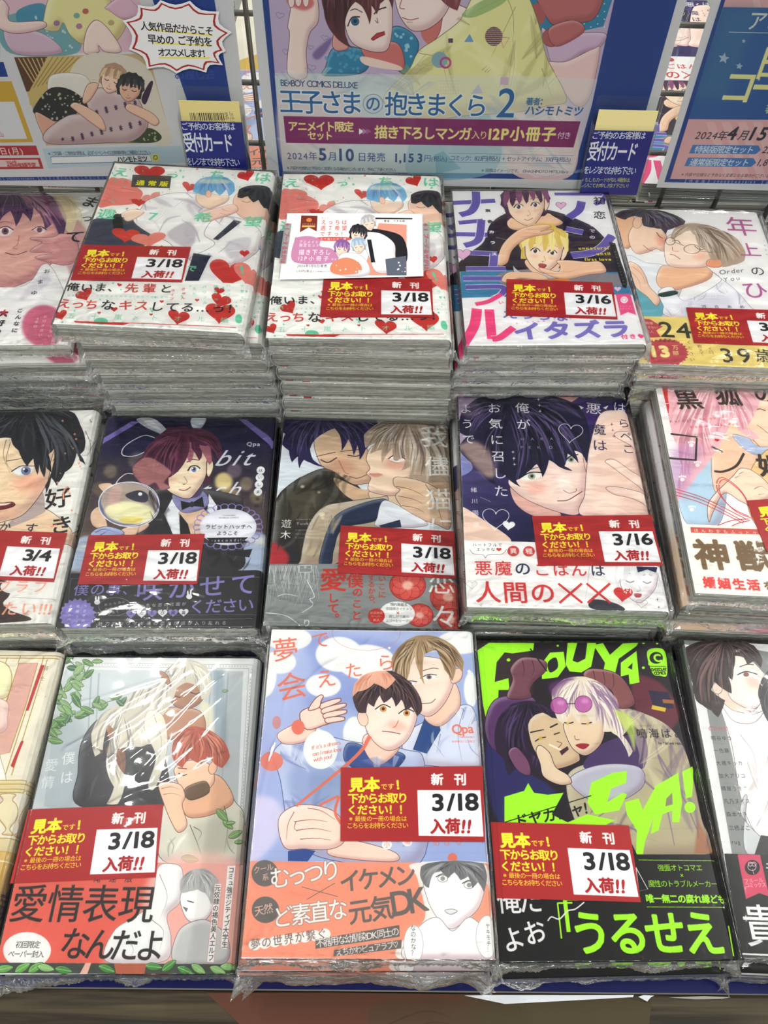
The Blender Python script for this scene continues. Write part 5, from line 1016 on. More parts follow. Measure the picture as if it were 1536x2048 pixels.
# ------------------------------------------------------------------ cover prints, front row
def F0():
    s = cover('F0', '#e9e3d2'); G_, G2 = '#a88a3e', '#c9ab5c'
    s.poly([(-500, 90), (340, 95), (300, 240), (20, 760), (-500, 760)], '#ece6d4')
    for P in ([(-300, 108), (330, 112)], [(-300, 122), (310, 126)], [(40, 120), (-60, 420)], [(110, 110), (95, 150), (120, 150), (-60, 560)], [(230, 115), (225, 140), (170, 300), (20, 760)], [(250, 130), (60, 740)]): s.line(P, G_, 2.4, False)
    s.poly([(100, 150), (200, 150), (140, 360), (50, 620), (-40, 640), (20, 400)], '#dcb0a4', 1, line=G_, lw=2); s.poly([(215, 160), (235, 160), (150, 400), (135, 400)], '#b9322f'); s.poly([(110, 560), (125, 560), (70, 700), (55, 690)], '#b9322f')
    s.poly([(-200, 130), (0, 140), (60, 200), (50, 300), (0, 340), (-200, 340)], '#eef0c8', 1, True, line=G_, lw=2); s.poly([(-300, 330), (10, 340), (40, 430), (0, 520), (-300, 560)], '#f0d8d0', 1, True, line='#b09080', lw=1.6)
    s.head((-230, 300), 150, .1, '#f4dcc4', '#e3d9b0', '#f3eed0', '#b9a868', .1, 'open', '#6b8a60', 'smile', seed=4); s.head((-420, 420), 140, -.1, '#e8c0a0', '#3a2c28', '#5a443c', '#1c1412', .1, 'open', '#6b4a30', 'smile', seed=7)
    s.poly([(-560, 560), (-100, 540), (0, 640), (-20, 900), (-620, 960)], '#f3f1ea', 1, True, line='#a59a84', lw=1.6); s.poly([(-330, 560), (-280, 560), (-330, 900), (-400, 900)], '#31405e', 1)
    s.poly([(-500, 770), (140, 765), (150, 800), (120, 830), (-500, 830)], '#ded0a4', 1, line=G_, lw=2); s.line([(-500, 790), (145, 785)], G_, 2, False); s.line([(-500, 815), (130, 812)], G_, 2, False)
    for i in range(6):
        x = 40 - i * 130; s.poly([(x - 40, 840), (x + 40, 840), (x + 25, 870), (x + 48, 900), (x + 50, 960), (x + 10, 1020), (x + 30, 1050), (x - 30, 1050), (x - 10, 1020), (x - 50, 960), (x - 48, 900), (x - 25, 870)], '#e6dcbc', 1, True, line=G_, lw=2)
    s.poly([(-600, 1070), (90, 1070), (60, 1140), (-600, 1150)], '#ded0a4', 1, line=G_, lw=2); s.poly([(-600, 1150), (60, 1140), (-60, 1760), (-1500, 1740)], '#d8b35c', 1); s.text('王宮の庭', (-560, 1400), (-60, 1420), '#5a2c20', size=150, b=2); s.line([(-1000, 1190), (40, 1190)], '#f3ecd0', 3, False)
    s.text('騎士', (250, 150), (215, 260), '#8a8070', size=34, v=True); s.speck([(180, 220), (240, 330)], 10, '#c9b98a', 2, 4, .9, 2)
F0()
def F1():
    s = cover('F1', '#dfe0e0', 720)
    s.poly([(350, 115), (1360, 130), (1290, 1200), (180, 900)], '#e4e6e6'); s.poly([(345, 180), (1280, 190), (1240, 1180), (230, 900), (300, 300)], ('#cfd6da', '#b9c0c4', (400, 200), (900, 900)))
    for P in ([(370, 145), (1330, 158)], [(380, 165), (1310, 176)], [(1330, 158), (1270, 1100)], [(1310, 176), (1255, 1100)]): s.line(P, '#a9aeb0', 2, False)
    for i in range(60): s.ell(400 + i * 15.2, 154 + i * .2, 2.2, 2.2, '#8b9092')
    for i in range(50): s.ell(1322 - i * 1.2, 180 + i * 18, 2.2, 2.6, '#8b9092')
    for x in (480, 520, 1110, 1150, 1200): s.line([(x, 200), (x - 30, 760)], '#94a2ab', 7, w1=3, al=.6)
    s.poly([(1120, 180), (1180, 180), (1200, 700), (1130, 640)], '#8fa0ac', .8, soft=6); s.poly([(1050, 330), (1120, 380), (1130, 640), (1060, 620)], '#e2dcc0', .8, soft=5)
    s.poly([(240, 480), (400, 430), (460, 620), (400, 900), (180, 900)], '#9aa6ad', .5, True, soft=18)
    # dark coated silver haired men
    s.poly([(430, 560), (520, 440), (640, 420), (850, 540), (870, 640), (860, 900), (420, 900), (410, 720)], '#3b3b42', 1, True, line='#1c1c22', lw=2); s.poly([(560, 600), (640, 560), (660, 700), (600, 760)], '#8b5e48', 1, True)
    s.poly([(700, 640), (800, 600), (850, 660), (840, 860), (740, 880)], '#1f2026', .8, True, soft=5)
    s.poly([(560, 480), (620, 420), (720, 430), (740, 520), (680, 590), (600, 590)], '#a5785c', 1, True, line='#4a3028', lw=1.6); s.ell(600, 460, 26, 24, '#8b6048'); s.line([(640, 480), (680, 490), (700, 480)], '#3a2420', 3); s.line([(650, 540), (690, 545)], '#6b3a30', 2.4)
    s.hairmass([(480, 520), (530, 420), (620, 370), (720, 390), (800, 440), (830, 520), (800, 560), (740, 590), (620, 600), (610, 660), (660, 740), (650, 820), (620, 890), (560, 890), (600, 800), (560, 700), (570, 600), (600, 500), (570, 470), (540, 620), (500, 640)], '#d9d3c4', '#8f8c88', '#fbf8ee', (650, 380), 60, 3, 2)
    s.poly([(800, 420), (900, 380), (1050, 400), (1080, 500), (1000, 560), (860, 540), (780, 480)], '#b98a6c', 1, True, line='#4a3028', lw=1.6); s.poly([(900, 200), (1000, 190), (1080, 260), (1060, 350), (980, 390), (900, 350)], '#a97a5c', 1, True, line='#4a3028', lw=1.6)
    s.line([(1000, 300), (1030, 310), (1060, 300)], '#3a2420', 3.4); s.line([(920, 320), (950, 330)], '#3a2420', 3.4); s.line([(990, 360), (1020, 356)], '#6b3a30', 2.4)
    s.hairmass([(860, 200), (920, 145), (1000, 128), (1080, 160), (1112, 240), (1100, 320), (1060, 340), (1040, 270), (980, 250), (930, 280), (900, 350), (860, 420), (800, 470), (720, 500), (660, 440), (640, 390), (700, 300), (800, 280), (840, 240)], '#cfcabc', '#8a8880', '#f6f3ea', (980, 140), 50, 6, 2)
    s.poly([(840, 190), (860, 240), (900, 270), (880, 210)], '#a97a5c', 1, True, line='#4a3028')
    s.poly([(780, 400), (860, 430), (880, 600), (820, 800), (780, 790), (820, 640), (760, 500)], '#e9e4d4', .9, True, line='#8b8880', lw=1.2); s.lines([[(810, 420), (850, 560), (820, 720)], [(620, 600), (640, 700), (610, 830)]], '#8b8880', 2)
    s.folds([(430, 560), (520, 600), (700, 640), (850, 640), (860, 900), (420, 900)], (1.3, 1.9), '#1c1c22', '#5c5c66', n=22, seed=2)
    # red haired man
    s.poly([(860, 900), (980, 780), (1180, 800), (1240, 880), (1290, 960), (1290, 1200), (860, 1190)], '#d8d6c8', 1, True, line='#55524a', lw=1.8); s.poly([(1000, 1020), (1200, 960), (1240, 1100), (1060, 1180)], '#b4b2a4', .6, True, soft=10)
    s.folds([(860, 900), (980, 940), (1180, 900), (1290, 960), (1290, 1200), (860, 1190)], (1.2, 2.0), '#a8a698', n=24, seed=4)
    s.poly([(960, 860), (1020, 760), (1150, 740), (1230, 860), (1180, 920), (1060, 960), (980, 950)], '#e4b494', 1, True, line='#6b4030', lw=1.8)
    s.poly([(920, 700), (1000, 660), (1100, 680), (1130, 760), (1090, 820), (1010, 860), (960, 820), (930, 760)], '#ecc8ac', 1, True, line='#6b4030', lw=1.8); s.poly([(985, 800), (1080, 770), (1100, 830), (1010, 870), (970, 840)], '#6b5038', 1, True, line='#332', lw=1.5); s.ell(1120, 700, 22, 34, '#e8bca0', rot=.2, line='#6b4030', lw=1.5)
    s.hairmass([(905, 600), (930, 520), (1010, 480), (1100, 500), (1180, 560), (1210, 640), (1170, 700), (1130, 680), (1090, 640), (1060, 680), (1000, 650), (960, 700), (930, 680), (910, 650)], '#b4543e', '#6e241c', '#e09a7c', (1040, 500), 60, 8, 2)
    s.poly([(835, 790), (880, 775), (950, 790), (975, 850), (960, 900), (985, 1000), (940, 1040), (900, 980), (860, 880)], '#edc9ae', 1, True, line='#6b4030', lw=1.8); s.lines([[(850, 810), (900, 800), (950, 815)], [(860, 840), (910, 835), (960, 850)]], '#8b5a48', 2)
    s.lines([[(1000, 1000), (1040, 1100), (1070, 1190)], [(1180, 900), (1200, 1000), (1180, 1150)], [(1020, 1010), (1060, 1040), (1040, 1090)]], '#55524a', 2.4)
    s.line([(940, 728), (962, 740), (985, 734)], '#3a2420', 3); s.line([(935, 700), (985, 705)], '#6e241c', 3); s.line([(925, 745), (918, 765), (930, 770)], '#8b5a48', 2)
    # leaves
    def leaf(x, y, r, a, c='#5e8c4c'):
        P = s.L((x, y), r, a, [(-1, 0), (-.4, -.42), (.4, -.36), (1, 0), (.4, .36), (-.4, .42)]); s.poly(P, c, 1, True, line='#2f5030', lw=1.2); s.line(s.L((x, y), r, a, [(-.9, 0), (.9, 0)]), '#b9d4a4', 1.4, False)
    rg = random.Random(3)
    for st in ([(360, 130), (420, 200), (330, 280), (270, 330)], [(640, 330), (540, 360), (440, 400), (360, 430), (270, 480)], [(490, 130), (430, 240), (390, 330), (340, 400)], [(270, 540), (300, 480), (340, 430)]):
        s.line(st, '#46683c', 2.4)
        Q = spline(st, False, 4)
        for i, (x, y) in enumerate(Q): leaf(x + rg.uniform(-24, 24), y + rg.uniform(-20, 20), rg.uniform(26, 42), rg.uniform(-1.2, 1.2), rg.choice(['#6a9456', '#4f7c48', '#84a870', '#3f6c50', '#93b27c']))
    for x, y, r in ((1170, 950, 44), (1200, 1000, 34), (1240, 1050, 40), (1000, 1180, 46), (1260, 1090, 26), (1215, 990, 24), (1185, 295, 16)): leaf(x, y, r, rg.uniform(-.6, .9), '#7ba060')
    s.text('僕は', (365, 600), (345, 800), '#f2f2f2', size=80, b=.5, v=True, al=.8); s.text('愛情', (280, 640), (240, 820), '#f2f2f2', size=80, b=.5, v=True, al=.6)
    # red band and lower part
    s.poly([(100, 1190), (860, 1200), (1265, 1205), (1240, 1735), (-40, 1725)], '#e0685a'); s.poly([(840, 1200), (1265, 1205), (1225, 1740), (560, 1730), (700, 1600)], '#efc4bc', .8, True, soft=10)
    s.poly([(830, 1230), (900, 1205), (960, 1240), (950, 1400), (880, 1480), (900, 1600), (860, 1720), (560, 1720), (600, 1560), (720, 1480), (800, 1400)], '#ececec', 1, True, line='#8b8b8b', lw=1.8); s.lines([[(840, 1260), (880, 1380), (840, 1500)], [(640, 1560), (700, 1650), (680, 1710)], [(800, 1500), (860, 1560), (840, 1660)]], '#8b8b8b', 2)
    s.poly([(950, 1370), (1000, 1330), (1100, 1340), (1120, 1430), (1080, 1500), (1000, 1510), (960, 1450)], '#f3f1f1', 1, True, line='#777', lw=1.8); s.hairmass([(950, 1360), (950, 1290), (1000, 1240), (1080, 1230), (1150, 1290), (1140, 1370), (1110, 1420), (1080, 1360), (1040, 1340), (1000, 1350)], '#b4b4b4', '#6f6f6f', '#e6e6e6', (1040, 1240), 40, 2, 2)
    s.poly([(940, 1560), (1050, 1500), (1120, 1520), (1200, 1600), (1180, 1730), (920, 1730)], '#c3c3c3', 1, True, line='#777', lw=1.8); s.line([(985, 1400), (1020, 1410)], '#555', 3); s.poly([(960, 1430), (990, 1440), (980, 1460)], '#777')
    s.text('愛情表現', (60, 1415), (815, 1420), '#35302e', size=200, b=1.2); s.text('なんだよ', (330, 1625), (860, 1640), '#35302e', size=165, b=1.4); s.text('俺達版', (470, 1282), (720, 1284), '#35302e', size=44, b=.6)
    s.poly([(1195, 1215), (1240, 1215), (1195, 1655), (1160, 1650)], '#f4efee', line='#d08078', lw=1); s.text('コミュ強ポジティブ大学生', (1218, 1222), (1180, 1650), '#222', size=34, b=.6, v=True)
    s.poly([(1130, 1310), (1165, 1312), (1125, 1725), (1088, 1722)], '#f4efee', line='#d08078', lw=1); s.text('元奴隷の褐色美人エルフ', (1146, 1316), (1108, 1720), '#222', size=34, b=.6, v=True)
    s.ell(143, 1660, 126, 96, '#f1efee'); s.text('初回限定', (85, 1630), (212, 1632), '#444', size=36, b=.6); s.text('ペーパー封入', (45, 1680), (232, 1682), '#444', size=36, b=.6)
    s.poly([(-60, 1725), (1240, 1735), (1232, 1790), (-80, 1780)], '#4a4c48')
    for i in range(16): leaf(20 + i * 80 + rg.uniform(-20, 20), 1755 + rg.uniform(-16, 16), 46, rg.uniform(-.7, .7), rg.choice(['#6fae58', '#4f9048', '#93c27c'])) if i not in (5, 6, 9) else None
    s.poly([(450, 1728), (480, 1728), (460, 1784), (420, 1784)], '#e9b8a8'); s.poly([(600, 1730), (770, 1732), (760, 1786), (610, 1784)], '#b5654c')
F1()
def F2():
    s = cover('F2', '#dfe4f2', 800); A, L2 = '#e27a66', '#8f9cc6'
    s.poly([(205, 25), (1260, 38), (1330, 1215), (100, 1215)], ('#b7c2e4', '#9fb0dc', (300, 60), (900, 1000)))
    s.poly([(390, 60), (640, 60), (900, 120), (860, 300), (1000, 640), (860, 520), (600, 430), (380, 420), (430, 240)], '#8f9fd4', .7, True, soft=16)
    for x, y, rx, ry in ((300, 70, 120, 60), (560, 150, 120, 90), (700, 190, 150, 90), (480, 310, 90, 60), (260, 190, 80, 60), (1180, 90, 120, 60), (180, 250, 60, 120), (1010, 100, 80, 40), (440, 620, 70, 90), (640, 560, 60, 90), (1240, 330, 40, 90)): s.ell(x, y, rx, ry, '#f2f2f0', .95, soft=2)
    s.poly([(150, 560), (240, 640), (200, 900), (110, 900)], '#a8b2dc', .8, True, soft=8); s.ell(1340, 780, 60, 90, '#f2f2f0'); s.poly([(110, 900), (260, 920), (240, 1100), (105, 1215)], '#dcd4ec', .8, True, soft=8)
    s.ring(700, 40, 175, 90, A, 1.3)
    # tall man behind
    s.poly([(900, 560), (1060, 470), (1210, 410), (1270, 480), (1330, 720), (1000, 720), (900, 690)], '#d5dbec', 1, True, line='#39466e', lw=2); s.poly([(1000, 480), (1060, 470), (1080, 540), (1010, 660), (940, 640)], '#31518c', 1, False, line='#223', lw=1.6); s.lines([[(1080, 560), (1060, 660)], [(1200, 430), (1170, 560), (1190, 700)], [(1010, 560), (1100, 680)]], '#39466e', 2)
    s.poly([(1040, 400), (1150, 300), (1180, 420), (1080, 520), (1000, 480)], '#efd0bc', 1, True, line='#7a4a44', lw=1.8)
    s.poly([(890, 200), (920, 160), (1100, 180), (1150, 260), (1130, 350), (1080, 430), (1020, 470), (960, 440), (910, 340)], '#f5e1d4', 1, True, line='#7a4a44', lw=2); s.poly([(1130, 240), (1190, 225), (1185, 280), (1140, 300)], '#f0d0bc', 1, True, line='#7a4a44', lw=1.6)
    for cx, cy in ((1020, 268), (918, 302)): s.poly([(cx - 40, cy + 4), (cx, cy - 12), (cx + 36, cy - 8), (cx + 10, cy + 14)], '#f6f4f4', 1, True); s.ell(cx + 2, cy, 14, 12, '#8a7c84'); s.ell(cx + 2, cy, 6, 6, '#333'); s.line([(cx - 44, cy + 6), (cx, cy - 14), (cx + 42, cy - 10)], '#3a2c2c', 3.2)
    s.line([(990, 235), (1040, 222), (1070, 225)], '#5a4438', 2.6); s.line([(960, 340), (940, 372), (980, 378)], '#a86a5c', 2.4); s.line([(975, 405), (1030, 400), (1055, 380)], '#8a4444', 2.8)
    s.hairmass([(840, 250), (830, 170), (880, 100), (960, 55), (1060, 60), (1150, 110), (1200, 190), (1190, 240), (1160, 210), (1140, 290), (1100, 230), (1080, 180), (1060, 130), (1000, 150), (990, 220), (1000, 310), (970, 240), (950, 160), (920, 250), (900, 340), (880, 330), (870, 240), (850, 330), (830, 300)], '#a88c6c', '#5c4836', '#d8c2a0', (980, 70), 90, 6, 2)
    # younger man in front
    s.poly([(230, 640), (400, 560), (640, 600), (900, 640), (1000, 720), (980, 1215), (560, 1215), (330, 1100), (260, 800)], '#b9c4e2', 1, True, line='#39466e', lw=2); s.poly([(600, 610), (680, 620), (760, 700), (840, 650), (900, 680), (820, 760), (700, 760), (590, 700)], '#3c5796', 1, True, line='#223', lw=1.6)
    s.poly([(700, 560), (850, 590), (860, 650), (760, 720), (690, 640)], '#f0d0c0', 1, True, line='#7a4a44', lw=1.8); s.poly([(400, 620), (560, 640), (520, 900), (380, 940), (300, 800)], '#8d9dc8', .6, True, soft=14); s.poly([(420, 760), (600, 740), (580, 880), (440, 930)], '#8fa3c8', .7, True, soft=8)
    s.poly([(690, 400), (760, 360), (920, 400), (960, 460), (930, 560), (880, 620), (810, 645), (740, 600), (695, 520)], '#f6e4d8', 1, True, line='#7a4a44', lw=2); s.ell(682, 480, 26, 40, '#f2d2c2', rot=-.3, line='#7a4a44', lw=1.6); s.ell(860, 520, 50, 24, '#eba898', .5, .2, soft=8)
    for cx, cy in ((785, 433), (905, 455)): s.poly([(cx - 34, cy - 2), (cx, cy - 20), (cx + 32, cy - 10), (cx + 16, cy + 14), (cx - 16, cy + 14)], '#f8f4f2', 1, True); s.ell(cx + 2, cy - 2, 18, 16, '#d89a58'); s.ell(cx + 2, cy - 3, 8, 8, '#4a2c1c'); s.line([(cx - 40, cy), (cx, cy - 24), (cx + 40, cy - 10)], '#2c2224', 3.8)
    s.line([(865, 490), (850, 520), (835, 526)], '#a86a5c', 2.4); s.line([(780, 545), (830, 550), (875, 560)], '#8a4444', 3)
    s.hairmass([(630, 360), (650, 290), (720, 250), (830, 235), (920, 290), (980, 380), (985, 440), (960, 470), (930, 420), (900, 440), (880, 380), (850, 420), (830, 370), (790, 400), (770, 360), (740, 420), (710, 400), (700, 450), (660, 450), (640, 410)], '#4c3a40', '#1e181e', '#8a6a64', (800, 250), 70, 4, 2)
    s.hairmass([(630, 370), (640, 300), (700, 250), (800, 235), (850, 280), (800, 330), (740, 300), (700, 330), (660, 340)], '#e9b49c', '#c87c64', '#fbe4d4', (760, 240), 30, 5, 2)
    s.folds([(260, 640), (400, 600), (600, 700), (900, 700), (980, 1215), (560, 1215), (330, 1100)], (1.2, 2.0, .6), '#7f8fc0', '#e6ecf8', n=40, seed=4, al=.45)
    s.folds([(1060, 520), (1210, 420), (1270, 480), (1330, 720), (1000, 720)], (1.2, 2.0), '#9aa8cc', n=16, seed=7, al=.45)
    # raised left hand, hands in front
    s.poly([(245, 560), (340, 500), (400, 440), (430, 470), (440, 540), (380, 600), (280, 610)], '#f2d6c8', 1, True, line='#8a5048', lw=2); s.hand((470, 460), 110, -.35, '#f4dccf', '#8a5048'); s.ell(350, 525, 34, 38, A)
    s.poly([(560, 1100), (700, 1120), (850, 1170), (840, 1215), (600, 1200), (500, 1170)], '#f2d6c8', 1, True, line='#8a5048', lw=2)
    s.poly([(250, 1000), (330, 930), (460, 930), (560, 980), (590, 1100), (520, 1150), (380, 1150), (280, 1140)], '#f4dccf', 1, True, line='#8a5048', lw=2.2); s.lines([[(330, 1010), (420, 1000), (500, 1010)], [(340, 1055), (430, 1045), (520, 1060)], [(360, 1100), (440, 1095), (520, 1105)], [(330, 960), (300, 1020), (290, 1100)], [(340, 1010), (330, 1040), (345, 1060)], [(400, 940), (470, 955), (540, 1000)]], '#8a5048', 2.6, 1)
    s.poly([(300, 1160), (380, 1150), (440, 1160), (400, 1215), (300, 1212)], '#2f4f96', 1); s.line([(720, 570), (640, 680), (340, 930)], A, 15 , w1=9); s.line([(460, 925), (530, 890), (560, 880)], A, 9); s.line([(560, 880), (540, 960), (570, 1020)], A, 10)
    s.ell(465, 640, 88, 100, '#eef0ee', .95); s.text("If it's a dream,", (420, 630), (570, 600), '#d8705c', size=34, sk=.2); s.text('can I make love', (425, 662), (572, 636), '#d8705c', size=34, sk=.2); s.text('with you?', (430, 692), (525, 672), '#d8705c', size=34, sk=.2)
    s.ell(215, 700, 58, 50, A, .9); s.ell(1140, 1195, 24, 24, A); s.ell(240, 500, 22, 34, A, .6)
    s.text('夢', (220, 135), (350, 120), A, size=170, b=1); s.text('で', (420, 85), (510, 70), A, size=125, b=.8); s.text('会', (245, 330), (390, 300), A, size=190, b=1); s.text('え', (440, 285), (545, 265), A, size=130, b=1); s.text('た', (590, 240), (680, 225), A, size=110, b=1); s.text('ら', (750, 200), (850, 185), A, size=120, b=1)
    s.text('Qpa', (1140, 535), (1250, 530), A, size=80, b=1.4); s.text('TAKESHOBO', (1175, 576), (1254, 576), A, size=17, b=.3); s.text('BAMBOO COMICS', (1140, 598), (1256, 598), A, size=17, b=.3); s.star(1228, 240, 14, '#fff', 5, .45); s.star(818, 118, 9, '#fff', 5, .45)
    s.ell(805, 1128, 26, 24, '#f2f2f0'); s.text('小', (785, 1128), (825, 1128), A, size=34, b=.4); s.ell(910, 1112, 26, 24, '#f2f2f0'); s.text('鳩', (890, 1112), (930, 1112), A, size=34, b=.4); s.text('めばる', (1030, 1120), (1200, 1112), A, size=40, b=.4)
    # orange band
    s.poly([(95, 1212), (600, 1218), (1335, 1222), (1380, 1720), (55, 1705)], '#ee9a80'); g = '#6e6a68'
    s.poly([(940, 1225), (1300, 1225), (1345, 1400), (1370, 1718), (880, 1716), (900, 1600), (1000, 1500), (960, 1300)], '#f0efef', .9, True); s.ell(1290, 1440, 60, 130, '#ee9a80', .9)
    s.poly([(1000, 1290), (1150, 1260), (1300, 1290), (1280, 1440), (1200, 1520), (1130, 1560), (1060, 1500), (1010, 1400)], '#f6f4f4', 1, True, line='#8b8888', lw=2); s.poly([(960, 1560), (1060, 1500), (1140, 1570), (1230, 1500), (1330, 1600), (1365, 1718), (900, 1716)], '#f4f2f2', 1, True, line='#8b8888', lw=2)
    for cx, cy in ((1090, 1302), (1225, 1335)): s.ring(cx, cy, 26, 18, '#8b8888', 2); s.ell(cx, cy, 12, 12, '#9a9696'); s.line([(cx - 36, cy - 8), (cx, cy - 24), (cx + 36, cy - 10)], '#555', 3)
    s.poly([(1100, 1465), (1140, 1458), (1165, 1470), (1130, 1486)], '#ddd', 1, True, line='#777', lw=1.6); s.hairmass([(975, 1290), (980, 1240), (1020, 1222), (1300, 1224), (1320, 1290), (1300, 1370), (1270, 1320), (1240, 1350), (1220, 1290), (1180, 1310), (1150, 1270), (1120, 1300), (1080, 1260), (1040, 1280), (1020, 1350), (1000, 1340)], '#77777a', '#4a4a4e', '#a9a9ac', (1150, 1215), 60, 3, 2)
    s.ell(1320, 1600, 60, 110, '#f4f2f2', line='#9a9696', lw=1.5); s.text('ヤキモチ…', (1320, 1530), (1330, 1680), '#555', size=26, b=.3, v=True); s.ell(940, 1640, 50, 100, '#f4f2f2', line='#9a9696', lw=1.5); s.text('なのかな？', (938, 1540), (942, 1700), '#555', size=30, b=.3, v=True)
    s.ell(182, 1275, 68, 68, g); s.text('クール', (125, 1262), (225, 1240), '#f0c4b4', size=38, b=.6); s.text('系', (165, 1298), (205, 1292), '#f0c4b4', size=38, b=.6); s.ell(185, 1462, 70, 68, g); s.text('天然', (130, 1472), (222, 1452), '#f0c4b4', size=52, b=.6)
    s.text('むっつり', (215, 1305), (560, 1255), '#f6f3f1', size=115, b=1.2, ol=g, ow=2); s.text('イケメン', (570, 1320), (945, 1280), g, size=120, b=2); s.line([(370, 1345), (555, 1395)], g, 2, False); s.line([(540, 1325), (395, 1410)], g, 2, False)
    s.text('ど素直な', (225, 1505), (600, 1455), '#f6f3f1', size=110, b=1.2, ol=g, ow=2); s.text('元気', (610, 1480), (835, 1445), g, size=125, b=2); s.text('DK', (835, 1430), (1005, 1400), g, size=165, b=2.4)
    for i in range(8): s.ell(130 + i * 51, 1642 - i * 8, 30, 28, '#f4f1ef')
    s.text('夢の世界が繋ぐ', (105, 1642), (500, 1580), g, size=52, b=.8); s.poly([(440, 1615), (868, 1540), (870, 1600), (440, 1662)], g); s.text('不器用な幼馴染DK同士の', (445, 1636), (865, 1572), '#f4f1ef', size=44, b=.6); s.poly([(535, 1668), (880, 1615), (878, 1660), (532, 1702)], g); s.text('えちかわピュアラブ♡', (545, 1682), (870, 1638), '#f4f1ef', size=38, b=.6)
F2()
def F3():
    s = cover('F3', '#241c26', 760); Y, V = '#a9f52b', '#54306e'
    s.poly([(60, 90), (300, 90), (330, 400), (120, 560), (80, 400)], '#3a2c30', 1, True, soft=4); s.poly([(120, 560), (240, 700), (460, 860), (200, 1010), (110, 800)], '#2c2a64', 1, True, soft=4); s.poly([(860, 260), (1000, 300), (1090, 460), (980, 560), (860, 420)], '#6a2c3c', 1, True, soft=5); s.poly([(930, 330), (1030, 340), (1060, 420), (960, 430)], '#2c2444', 1)
    s.poly([(950, 405), (1020, 420), (1015, 440), (945, 425)], '#e0c040'); s.poly([(1000, 375), (1060, 380), (1060, 398), (1005, 395)], '#a86a3c')
    def splat(P, c=Y): s.poly(P, c)
    # lettering, top
    splat([(62, 130), (120, 92), (350, 92), (345, 130), (240, 145), (200, 140), (160, 190), (150, 290), (220, 270), (225, 330), (170, 330), (165, 430), (120, 540), (90, 400), (75, 250)]); splat([(385, 200), (430, 140), (500, 135), (510, 210), (470, 265), (390, 275)]); s.poly([(420, 190), (460, 165), (470, 215), (430, 240)], '#241c26', 1, True); splat([(520, 90), (570, 88), (545, 180), (570, 190), (610, 170), (620, 88), (665, 90), (640, 210), (590, 240), (530, 235), (510, 200)])
    splat([(650, 100), (700, 90), (735, 150), (800, 92), (880, 88), (870, 105), (780, 170), (760, 250), (700, 240), (710, 190)]); splat([(790, 190), (870, 130), (885, 290), (835, 300), (830, 250), (790, 260)]); s.poly([(825, 215), (850, 190), (848, 225)], '#241c26')
    for x, y, r in ((220, 178, 10), (180, 150, 6), (470, 105, 7), (905, 88, 8), (975, 92, 6), (1010, 720, 12), (905, 215, 8), (340, 260, 14), (300, 350, 12), (700, 950, 8), (860, 790, 8), (1060, 960, 6)): s.ell(x, y, r, r * .8, Y)
    # clothes
    s.poly([(760, 430), (860, 430), (1040, 520), (1140, 700), (1200, 980), (1240, 1160), (700, 1160), (560, 1000), (520, 760), (700, 690), (880, 700), (900, 560)], '#b3a98c', 1, True, line='#3a2c3c', lw=2); s.poly([(700, 600), (900, 560), (910, 720), (760, 740), (600, 720)], '#4a3466', 1, True)
    for P in ([(960, 560), (1000, 720), (1120, 900)], [(900, 780), (1010, 900), (1060, 1120)], [(700, 1000), (860, 1040), (900, 1150)], [(980, 660), (1100, 860), (1200, 1100)], [(820, 760), (760, 900), (640, 1000)]): s.line(P, '#7d6a86', 9, w1=3, al=.75)
    s.poly([(530, 780), (680, 710), (880, 720), (900, 820), (760, 900), (620, 880)], '#b5b3c4', 1, True, line='#54506c', lw=2); s.poly([(1180, 980), (1260, 1160), (1160, 1160)], '#a86a4c', .8, soft=3)
    s.poly([(150, 380), (300, 360), (360, 400), (300, 560), (160, 640), (100, 520)], '#5a3468', 1, True, line='#2c1838', lw=2)
    s.folds([(760, 430), (860, 430), (1040, 520), (1140, 700), (1200, 980), (1240, 1160), (700, 1160), (560, 1000), (880, 700)], (1.1, 1.6, 2.2), '#7d6a80', '#d8ceb0', n=40, seed=9)
    # raised dark hands
    s.poly([(215, 370), (240, 280), (230, 220), (290, 165), (400, 180), (410, 230), (350, 290), (330, 330), (330, 370)], '#7a4a58', 1, True, line='#34142c', lw=2); s.lines([[(290, 180), (300, 230), (290, 270)], [(340, 180), (350, 230), (330, 270)]], '#34142c', 2.4); s.line([(330, 120), (415, 235)], '#241c26', 5, False)
    s.poly([(600, 250), (640, 220), (760, 240), (830, 310), (860, 400), (780, 420), (740, 330), (640, 290)], '#8a5456', 1, True, line='#34142c', lw=2); s.lines([[(650, 230), (660, 280), (650, 300)], [(700, 235), (710, 290), (700, 310)], [(750, 245), (755, 300), (740, 330)]], '#34142c', 2.6)
    # dark haired man
    s.poly([(330, 470), (460, 440), (520, 520), (580, 660), (560, 700), (450, 730), (380, 680), (330, 580)], '#d3bc9c', 1, True, line='#34142c', lw=2); s.line([(330, 545), (400, 530)], '#241820', 5, w1=3); s.line([(355, 590), (380, 575), (410, 568)], '#241820', 4); s.ell(382, 574, 9, 9, '#c8a83c'); s.line([(430, 520), (470, 500)], '#241820', 5); s.line([(450, 555), (480, 545)], '#241820', 4); s.line([(465, 590), (490, 600), (470, 625)], '#7a4a44', 2.4)
    s.line([(425, 605), (500, 640)], '#ece4d4', 7, False); s.poly([(480, 640), (520, 615), (525, 630), (490, 660)], '#4a2430', 1, line='#241820')
    s.hairmass([(150, 560), (170, 470), (240, 400), (340, 385), (440, 430), (480, 480), (440, 470), (380, 440), (330, 480), (310, 560), (330, 640), (400, 700), (440, 740), (400, 760), (330, 720), (280, 700), (220, 760), (200, 680), (160, 640)], '#2c1c38', '#120a1c', '#5a4478', (320, 390), 60, 5, 2)
